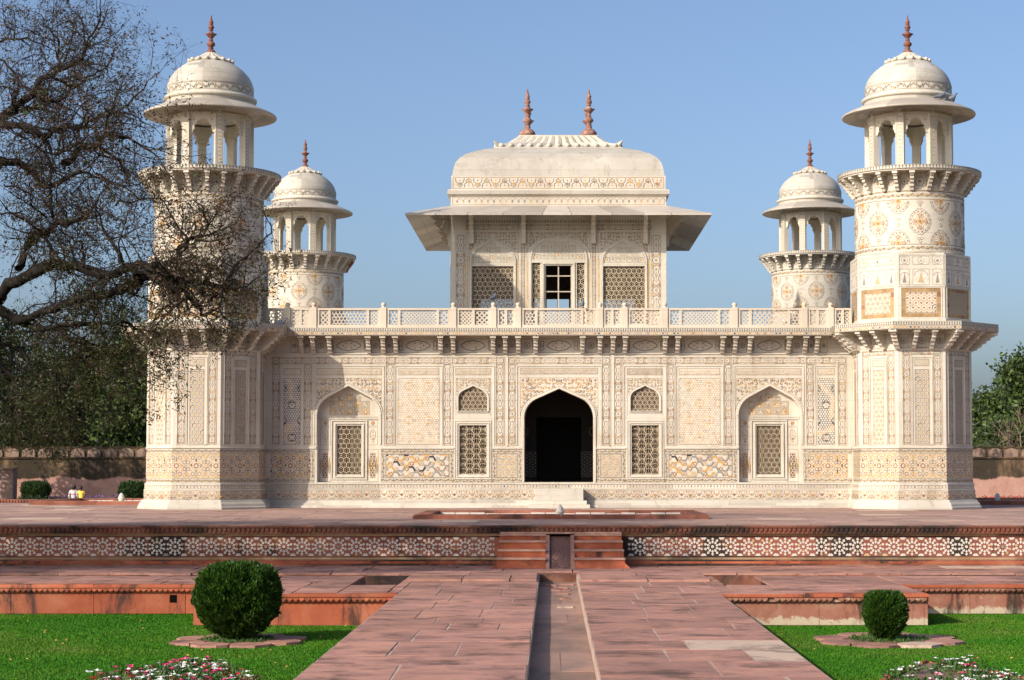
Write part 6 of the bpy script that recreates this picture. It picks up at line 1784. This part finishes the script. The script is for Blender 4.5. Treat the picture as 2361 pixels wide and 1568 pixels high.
# ------------------------------------------------------------------ the big thinly leaved tree at the left
NT = empty('bare_tree', (-14.2, 31.0, ZL), 'big dark tree with crooked half bare branches reaching over the left tower', 'tree')
NTO = Vector((-14.2, 31.0, ZL))
tb, tw_, lv = MB(), MB(), {0: [], 1: []}
def rs(pts, step=.16):
    """smooth a polyline and give it knobbly wander"""
    out = []
    for i in range(len(pts)-1):
        p0, p1, p2, p3 = pts[max(0,i-1)], pts[i], pts[i+1], pts[min(len(pts)-1,i+2)]
        n = max(2, int((p2-p1).length/step))
        for k in range(n):
            t = k/n; out.append(.5*((2*p1)+(p2-p0)*t+(2*p0-5*p1+4*p2-p3)*t*t+(3*p1-p0-3*p2+p3)*t**3))
    out.append(pts[-1]); return out
TWN = 0
def limb3(pts, r0, r1, mat='bark', n=7, wob=.02):
    pts = rs(pts); m = len(pts)
    pts = [p+Vector((random.gauss(0,wob), random.gauss(0,wob), random.gauss(0,wob))) for p in pts]
    rd = [(r0+(r1-r0)*i/(m-1))*.78*random.uniform(.85,1.15) for i in range(m)]
    tb.tube([p-NTO for p in pts], rd, mat, n); return pts, rd
def leafy(p):
    """how green the tree is here: low and left is greener"""
    return max(.22, min(1.0, (5.6-p.z)/2.8+.2*sin(p.x*2.3+p.z*3)))
def twig(p, d, L, r, lev):
    global TWN
    d = d.normalized(); pts = [p]; n = 3 if lev < 2 else 4
    for i in range(n):
        d = (d+Vector((random.gauss(0,.26), random.gauss(0,.26), random.gauss(-.035 if lev < 2 else .02,.24)))).normalized(); pts.append(pts[-1]+d*L/n)
    rd = [r*(1-.65*i/n) for i in range(n+1)]
    tw_.tube([q-NTO for q in pts], rd, 'twig', 3 if lev < 2 else 4); TWN += 1
    if lev > 0:
        k = random.choice((5,6)) if lev == 2 else random.choice((4,5,5))
        for _ in range(k):
            i = random.randint(1, n); s = Vector((random.gauss(0,.75), random.gauss(0,.75), random.gauss(0,.65)))
            twig(pts[i].lerp(pts[i-1], random.random()), d*.7+s, L*random.uniform(.4,.7), r*.5, lev-1)
    if lev <= 1:
        g = leafy(pts[-1])*(.75 if pts[-1].x > -6.5 else 1)
        for _ in range(2 if lev == 0 else 1):
            q = pts[random.randint(1, n)]
            if random.random() < .38+.6*g: 
                for _ in range(1+int(4.5*max(0, g-.4))): lv[0 if random.random() < .25+.65*g else 1].append(q+Vector((random.gauss(0,.04), random.gauss(0,.04), random.gauss(-.02,.04))))
def grow(pts, rd, step=.3, L=(.5,1.2), lev=2, spread=.9, skip=0):
    acc = 0
    for i in range(max(1,skip), len(pts)):
        acc += (pts[i]-pts[i-1]).length
        if acc > step*.45:
            acc -= step*.45*random.uniform(.7,1.3); d = (pts[i]-pts[i-1]).normalized()
            s = Vector((random.gauss(0,spread), random.gauss(0,spread), random.gauss(.12,spread)))
            twig(pts[i], d*.35+s, random.uniform(*L), min(.016, rd[i]*.5), lev)
    twig(pts[-1], pts[-1]-pts[-3], random.uniform(*L), rd[-1]*.9, lev)
def trace(pix, Y0, Y1, r0, r1, k=1.0, **kw):
    """a limb through measured points, wandering in depth between Y0 and Y1"""
    n = len(pix); pts = [P(x, y, Y0+(Y1-Y0)*i/max(1,n-1)+random.uniform(-.25,.25)) for i, (x, y) in enumerate(pix)]
    q, rd = limb3(pts, r0, r1); grow(q, rd, **kw); return q
A_ = lambda L: [(.2647*x, .2647*y) for x, y in L]
B_ = lambda L: [(.2647*x, 345.9+.2647*y) for x, y in L]
C_ = lambda L: [(288.2+.2647*x, 403.5+.2647*y) for x, y in L]
D_ = lambda L: [(.2647*x, 691.7+.2647*y) for x, y in L]
# trunk (outside the frame) and boughs that lead in
tk = [NTO, NTO+Vector((.2,-.2,1.6)), NTO+Vector((.5,-.5,3.0))]
limb3(tk, .5, .4, n=10)
def lead(pix, Y, r0, r1, base=2): 
    a = tk[base]; e = P(*pix, Y); m = (a+e)/2+Vector((0,0,.45)); limb3([a, m, e], r0, r1, n=8)
lead((0, 280), 30.5, .17, .11); lead((0, 372), 30, .17, .11); lead((0, 690), 29.6, .22, .15); lead((-30, 560), 29, .18, .11); lead((0, 790), 30.5, .18, .11)
trace(A_([(0,1050),(110,940),(230,880),(300,760),(360,680),(460,660),(520,590),(620,560),(720,500),(760,400),(800,290),(870,200)]), 30.5, 30.3, 0.101, 0.018, step=.24)
trace(A_([(460,660),(520,560),(500,430),(490,340),(430,260),(370,170),(350,110)]), 30.4, 31, 0.039, 0.011, step=.24)
trace(A_([(520,680),(600,740),(650,760),(760,690),(850,640),(960,560),(1000,420)]), 30.3, 29.8, 0.039, 0.011, step=.24)
trace(A_([(0,1020),(180,960),(330,920),(400,870),(520,880),(640,760)]), 30.6, 30.6, 0.062, 0.027, step=.26)
trace(A_([(120,900),(150,800),(150,680),(60,560),(0,520)]), 30.6, 31.2, 0.047, 0.018, step=.26)
trace(A_([(0,360),(130,350),(250,330),(360,380),(460,420)]), 31, 30.8, 0.027, 0.011, step=.26)
trace(A_([(130,350),(110,260),(60,180),(30,90)]), 31, 31.2, 0.023, 0.009, step=.26)
trace(A_([(720,500),(740,300),(690,160),(620,60)]), 30.4, 30.9, 0.023, 0.009, step=.28)
trace(A_([(0,1080),(230,1100),(350,1190),(440,1150),(500,1105),(600,1095),(690,1110),(780,1060),(880,1010),(960,990),(1060,960),(1160,850),(1280,720)]), 30.2, 29.4, 0.086, 0.013, step=.24)
trace(A_([(350,1190),(430,1310),(500,1330),(600,1290),(700,1250),(850,1270)]), 30, 29.4, 0.047, 0.036, step=.3)
trace(A_([(540,1440),(640,1370),(690,1280),(850,1270),(900,1190),(960,1160),(1060,1190),(1180,1230),(1290,1290),(1370,1370)]), 29.6, 29.0, 0.086, 0.013, step=.24)
trace(A_([(900,1190),(930,1080),(960,960),(1010,860),(1050,760)]), 29.3, 29.2, 0.031, 0.011, step=.26)
trace(A_([(880,1010),(1000,1000),(1120,1000),(1250,1050),(1330,1110)]), 29.4, 29.1, 0.023, 0.009, step=.26)
trace(B_([(0,120),(150,100),(250,170),(320,240),(400,310),(560,250),(700,190),(820,200)]), 29.8, 29.2, 0.101, 0.027, step=.26)
trace(B_([(820,200),(930,260),(1060,330),(1200,400),(1300,430)]), 29.2, 28.8, 0.031, 0.011, step=.22)
trace(B_([(0,320),(130,310),(280,380),(430,490)]), 30, 30, 0.023, 0.011, step=.3)
trace(B_([(0,560),(120,545),(230,600),(330,650)]), 30, 30, 0.023, 0.011, step=.3)
trace(B_([(150,1050),(220,920),(310,750),(400,730),(480,630),(580,660),(680,600),(830,500),(860,400)]), 29.4, 29.2, 0.094, 0.018, step=.28)
trace(B_([(470,620),(450,480),(440,330),(430,220)]), 29.3, 29.6, 0.039, 0.016, step=.26)
trace(B_([(580,680),(560,560),(500,450),(490,340)]), 29.2, 28.9, 0.023, 0.011, step=.26)
trace(B_([(440,980),(440,880),(420,780),(400,730)]), 29.2, 29.3, 0.039, 0.036, step=.4)
trace(B_([(1030,970),(1050,900),(960,770),(890,640),(850,520)]), 28.8, 28.9, 0.055, 0.018, step=.26)
trace(B_([(720,980),(725,880),(710,790),(620,790)]), 29, 29, 0.039, 0.013, step=.3)
trace(B_([(0,1280),(80,1190),(220,1110),(400,1020),(540,990),(640,1010),(800,1040),(950,1090),(1080,1050),(1230,1010),(1380,1035)]), 29.6, 28.3, 0.125, 0.081, step=.3)
trace(C_([(250,800),(330,790),(400,760),(480,690),(560,560),(640,540),(720,470),(710,380),(680,290),(640,230)]), 28.3, 28.1, 0.070, 0.011, step=0.27, L=(.3,.8))
trace(C_([(90,880),(170,895),(300,890),(420,900),(540,930),(700,930),(860,960),(920,860),(1000,760),(1100,680),(1230,560),(1270,450)]), 28.5, 27.9, 0.086, 0.011, step=0.27, L=(.3,.8))
trace(C_([(80,850),(200,840),(320,920),(430,985),(520,980),(540,1060),(600,1110),(670,1210),(740,1190),(820,1150),(840,1220),(940,1290)]), 28.4, 27.9, 0.078, 0.014, step=.28, L=(.4,1.0))
trace(C_([(540,1060),(540,1120),(545,1160)]), 28.1, 28.1, 0.047, 0.018, step=2.70, L=(.3,.8))
trace(C_([(560,1050),(640,1035),(760,1045),(860,1070),(950,1150),(1000,1230)]), 28.1, 28, 0.027, 0.009, step=0.30, L=(.3,.8))
trace(C_([(560,560),(480,500),(430,400),(380,300),(340,220)]), 28.2, 28.4, 0.027, 0.009, step=0.27, L=(.3,.8))
trace(C_([(480,760),(600,790),(700,880),(780,830),(860,780)]), 28.2, 27.8, 0.039, 0.013, step=0.30, L=(.3,.8))
trace(C_([(480,700),(520,640),(620,580),(760,570),(880,560)]), 28.1, 27.7, 0.031, 0.011, step=0.30, L=(.3,.8))
trace(C_([(480,800),(520,900),(560,960)]), 28.2, 28, 0.039, 0.018, step=0.41, L=(.3,.8))
trace(C_([(860,960),(960,990),(1080,960),(1180,880)]), 28, 27.8, 0.031, 0.011, step=0.30, L=(.3,.8))
trace(C_([(640,540),(740,520),(820,480),(900,460),(980,400)]), 28.1, 27.8, 0.023, 0.009, step=0.27, L=(.3,.8))
trace(B_([(1000,470),(1150,440),(1330,430),(1450,440)]), 28.8, 28.5, 0.023, 0.011, step=.22)
# the lower, leafier boughs
trace(B_([(640,1320),(800,1280),(1000,1240),(1120,1190)]), 28.8, 28.4, 0.070, 0.099, step=.3)
trace(B_([(0,1400),(150,1480),(330,1430),(480,1370),(640,1320)]), 29.6, 28.8, 0.094, 0.072, step=.24, L=(.6,1.25))
trace(D_([(0,100),(120,170),(250,230),(420,250),(560,300),(620,370)]), 29.4, 28.6, 0.086, 0.045, step=.22, L=(.6,1.25))
trace(D_([(420,250),(640,215),(860,200),(1060,210),(1180,230),(1300,270),(1400,330)]), 28.6, 28.0, 0.047, 0.011, step=.2)
trace(D_([(560,300),(700,360),(900,420),(1100,430),(1300,470),(1370,560)]), 28.6, 28.2, 0.039, 0.009, step=.2)
trace(D_([(0,380),(180,430),(280,580),(420,650),(540,750),(620,740),(740,690),(860,650)]), 29.4, 28.5, 0.062, 0.018, step=.22)
trace(D_([(490,650),(495,760),(490,880),(510,980)]), 28.8, 28.7, 0.027, 0.011, step=.3)
trace(D_([(860,650),(980,600),(1120,640),(1250,700)]), 28.5, 28.2, 0.023, 0.009, step=.22)
trace(D_([(0,600),(200,700),(330,850),(420,1000),(400,1100)]), 29.4, 29, 0.047, 0.011, step=.22, L=(.55,1.2))
trace(D_([(600,960),(700,1030),(820,1050)]), 28.8, 28.7, 0.020, 0.009, step=.24)
trace(D_([(-100,800),(40,880),(120,980),(150,1080)]), 29.6, 29.2, 0.047, 0.011, step=.22, L=(.55,1.2))
# boughs on the near side of the trunk that stay outside the frame
for (dx, dy, h) in ((2.2,-4.5,6.4),(.2,-5.0,6.8),(-2.5,-4.2,7.2),(3.0,-2.6,7.4),(-1.0,-3.0,8.2),(1.6,-6.4,5.4),(-3.5,-6,6)):
    a = tk[2]; c = a+Vector((dx*.5, dy*.5, h*.35)); q, rd = limb3([a, c, NTO+Vector((dx+.4, dy, h)), NTO+Vector((dx*1.5, dy*1.35, h+.9))], .16, .02); grow(q, rd, .24, (.9,1.8))
tb.build('trunk', NT); tw_.build('twigs', NT)
for k, nm, mt, sz, mult in ((0, 'leaves', 'leaf_olive', .05, 2), (1, 'seed_pods', 'leaf_pod', .065, 3)):
    c = np.array([tuple(p-NTO) for p in lv[k]]); c = np.repeat(c, mult, axis=0)+RNG.normal(0, .035, (len(c)*mult, 3))
    if k: c[:,2] -= .03
    v = leaf_quads(c, sz, aspect=.32, up=(-.35 if k else 0)); fast_mesh(nm, v, 4, mt, NT)
print('twigs', TWN, 'leaves', len(lv[0]), len(lv[1]))
# ------------------------------------------------------------------ people and birds
def skin(name, verts, edges, radii, mat, parent=None, loc=None, root=0, lev=2):
    me = bpy.data.meshes.new(name); me.from_pydata([tuple(v) for v in verts], edges, []); me.materials.append(M[mat])
    o = bpy.data.objects.new(name, me); COL.objects.link(o)
    if parent: o.parent = parent
    if loc is not None: o.location = loc
    md = o.modifiers.new('Skin', 'SKIN'); md.use_smooth_shade = True
    sk = me.skin_vertices[0].data if me.skin_vertices else None
    if sk is None:
        bpy.context.view_layer.objects.active = o; sk = me.skin_vertices.new().data if hasattr(me.skin_vertices, 'new') else me.skin_vertices[0].data
    for i, r in enumerate(radii):
        rr = r if isinstance(r, tuple) else (r, r); sk[i].radius = rr; sk[i].use_root = (i == root)
    s = o.modifiers.new('Subdivision', 'SUBSURF'); s.levels = lev; s.render_levels = lev
    return o
def seated(loc, rot, s, shirt, label, lean, turn):
    """seated figure seen from behind: body, shirt, trousers, hair (local +y is where it faces)"""
    e = empty('person', loc, label, 'person', 'boys sitting on the path edge'); e.rotation_euler = (0,0,rot); e.scale = (s,s,s)
    L = lean
    V_ = [(0,0,.05),(0,-.01,.22),(L*.5,.01,.42),(L,.04,.54),(L,.06,.60),(L+turn*.02,.075,.675),(L+turn*.03,.08,.755),
          (L-.17,.03,.50),(L-.22,-.02,.26),(L-.20,.12,.06),(L-.19,.20,.04),(L+.17,.03,.50),(L+.23,-.01,.26),(L+.2,.13,.06),(L+.19,.21,.04),
          (-.10,.02,.06),(-.13,.44,.10),(-.12,.50,-.32),(-.12,.62,-.36),(.10,.02,.06),(.13,.44,.10),(.12,.50,-.32),(.12,.62,-.36)]
    E_ = [(0,1),(1,2),(2,3),(3,4),(4,5),(5,6),(3,7),(7,8),(8,9),(9,10),(3,11),(11,12),(12,13),(13,14),(0,15),(15,16),(16,17),(17,18),(0,19),(19,20),(20,21),(21,22)]
    R_ = [(.13,.1),(.12,.09),(.14,.095),(.11,.08),(.05,.05),(.075,.085),(.06,.07),.05,.042,.034,.04,.05,.042,.034,.04,.085,.06,.045,.035,.085,.06,.045,.035]
    skin('body', V_, E_, R_, 'skin', e)
    V2 = V_[:4]+[(L,.05,.58)]+[V_[7],V_[8],V_[11],V_[12]]; short = shirt == 'yellow_shirt'
    if short: V2[6] = tuple(.55*a+.45*b for a, b in zip(V_[8], V_[7])); V2[8] = tuple(.55*a+.45*b for a, b in zip(V_[12], V_[11])); ex, ee, er = [], [], []
    else: ex, ee, er = [V_[9],V_[13]], [(6,9),(8,10)], [.045,.045]
    skin('shirt', V2+ex, [(0,1),(1,2),(2,3),(3,4),(3,5),(5,6),(3,7),(7,8)]+ee, [(.155,.12),(.145,.11),(.16,.115),(.135,.1),(.062,.062),.068,.06,.068,.06]+er, shirt, e)
    skin('trousers', [V_[0],V_[15],V_[16],V_[17],V_[19],V_[20],V_[21]], [(0,1),(1,2),(2,3),(0,4),(4,5),(5,6)], [(.15,.12),.10,.078,.06,.10,.078,.06], 'trousers', e)
    b = MB(); b.ball((L+turn*.025, .064, .725), .096, 'hair', 12, 8, 1.18); b.build('hair', e)
    return e
Yp = 95.5
zs_ = ZL+.36
seated((Xx(170, 1150, Yp), Yp, zs_+.13), -.15, 1.0, 'striped_sweater', 'boy in a grey sweater with a red stripe, sitting with his back to us', -.03, 1)
seated((Xx(187.5, 1150, Yp), Yp, zs_+.13), .1, .93, 'yellow_shirt', 'boy in a yellow shirt sitting with his back to us', -.04, 0)
def bird(name, loc, rot, mat, label, s=1.0, tail=.12, group=None):
    e_ = skin(name, [(-tail-.1,0,.05),(-.1,0,.085),(0,0,.10),(.07,0,.13),(.10,0,.19),(.125,0,.215),(.16,0,.205)], [(0,1),(1,2),(2,3),(3,4),(4,5),(5,6)], [(.012,.03),(.03,.04),(.055,.06),(.05,.05),(.028,.028),(.03,.03),(.006,.006)], mat, None, loc, 2, 1)
    b = MB()
    for s_ in (-.02, .02): b.tube([(0.01,s_,.06),(.015,s_,0)], [.006,.005], 'rust', 4)
    b.build('legs', e_)
    e_.rotation_euler = (0,0,rot); e_.scale = (s,s,s); return tag(e_, label, 'bird', group)
GP = 'pigeons resting on the tomb'
YBW = ZF-YB if False else 48.2-.34
PCAP = ZB1+.02+.135-.004
bird('pigeon', (AX-151.5/4215*47.9, ZF+.34*-1+.0, PCAP), 1.2, 'pigeon', 'grey pigeon on a balustrade post below the left lattice window of the pavilion', 1.15, group=GP)
bird('pigeon', (AX+.62, ZF-.34, ZB1), 1.5, 'pigeon', 'grey pigeon on the rail right of the pavilion doorway', 1.05, group=GP)
bird('pigeon', (Xx(646, 745, 47.5), 47.62, 4.72+.0), .3, 'pigeon', 'grey pigeon on the cornice beside the left tower', 1.1, group=GP)
x_, y_ = AX+W2, D0
bird('pigeon', (x_+.62, y_-1.18, 10.50), .4, 'pigeon', 'upright pigeon on the eave of the right tower', 1.05, group=GP)
bird('pigeon', (x_+.92, y_-1.02, 10.475), -.2, 'pigeon', 'crouching pigeon on the eave of the right tower', 1.05, group=GP)
GQ = 'parakeets in the bare tree'
bird('parakeet', tuple(P(91, 222, 30.3)), 2.4, 'parakeet', 'green parakeet with a yellowish head, highest in the bare tree', .72, .22, GQ)
bird('parakeet', tuple(P(60, 270, 30.2)), 2.0, 'parakeet', 'green parakeet on a lower left branch of the bare tree', .7, .22, GQ)
bird('parakeet', tuple(P(196, 388, 29.2)), 1.7, 'parakeet', 'dark green parakeet on a bent twig beside the left tower', .72, .22, GQ)
# rusty prop clamped to the rear left tower
b = MB(); q_ = lambda x, y: P(x, y, 65.9)
b.tube([q_(812,588), q_(812,604), q_(799,629)], [.035,.035,.03], 'rust_iron', 6); b.tube([q_(803,612), q_(815,604)], [.03,.03], 'rust_iron', 6); b.tube([q_(806,618), q_(815,606)], [.025,.025], 'rust_iron', 6)
tag(b.build('iron_prop'), 'rusty iron prop clamped to the balcony of the rear left tower', 'prop')
# ------------------------------------------------------------------ light, sky and camera
SUN_AZ, SUN_EL = radians(47.5), radians(27.5)    # sun stands to the left behind the camera
sd = Vector((-sin(SUN_AZ)*cos(SUN_EL), -cos(SUN_AZ)*cos(SUN_EL), sin(SUN_EL)))
lamp = bpy.data.lights.new('sun', 'SUN'); lamp.energy = 4.4; lamp.angle = radians(.5); lamp.color = (1, .885, .735)
lo = bpy.data.objects.new('sun', lamp); COL.objects.link(lo); lo.rotation_euler = sd.to_track_quat('Z', 'Y').to_euler()
w = bpy.data.worlds.new('World'); SC.world = w; w.use_nodes = True; nt = w.node_tree
sky = nt.nodes.new('ShaderNodeTexSky'); sky.sky_type = 'NISHITA'; sky.sun_disc = False
sky.sun_elevation = SUN_EL; sky.sun_rotation = atan2(sd.x, sd.y) % (2*pi); sky.altitude = 0; sky.air_density = .8; sky.dust_density = 3.5; sky.ozone_density = 3.0
bg = nt.nodes['Background']; bg.inputs[1].default_value = .15; nt.links.new(sky.outputs[0], bg.inputs[0])
cam = bpy.data.cameras.new('camera'); co_ = bpy.data.objects.new('camera', cam); COL.objects.link(co_)
co_.location = (0, 0, HC); co_.rotation_euler = (pi/2+TILT, 0, 0)
cam.sensor_width = 36; cam.lens = 36*FPX/2361; cam.clip_end = 3000; cam.clip_start = .5
cam.shift_x = -(XPP-1180.5)/2361; cam.shift_y = (YPP-784)/2361
SC.camera = co_
vs = SC.view_settings; vs.view_transform = 'Standard'; vs.look = 'None'; vs.exposure = 0.34; vs.gamma = 1.0; vs.use_curve_mapping = False
SC.cycles.max_bounces = 6; SC.cycles.use_denoising = True
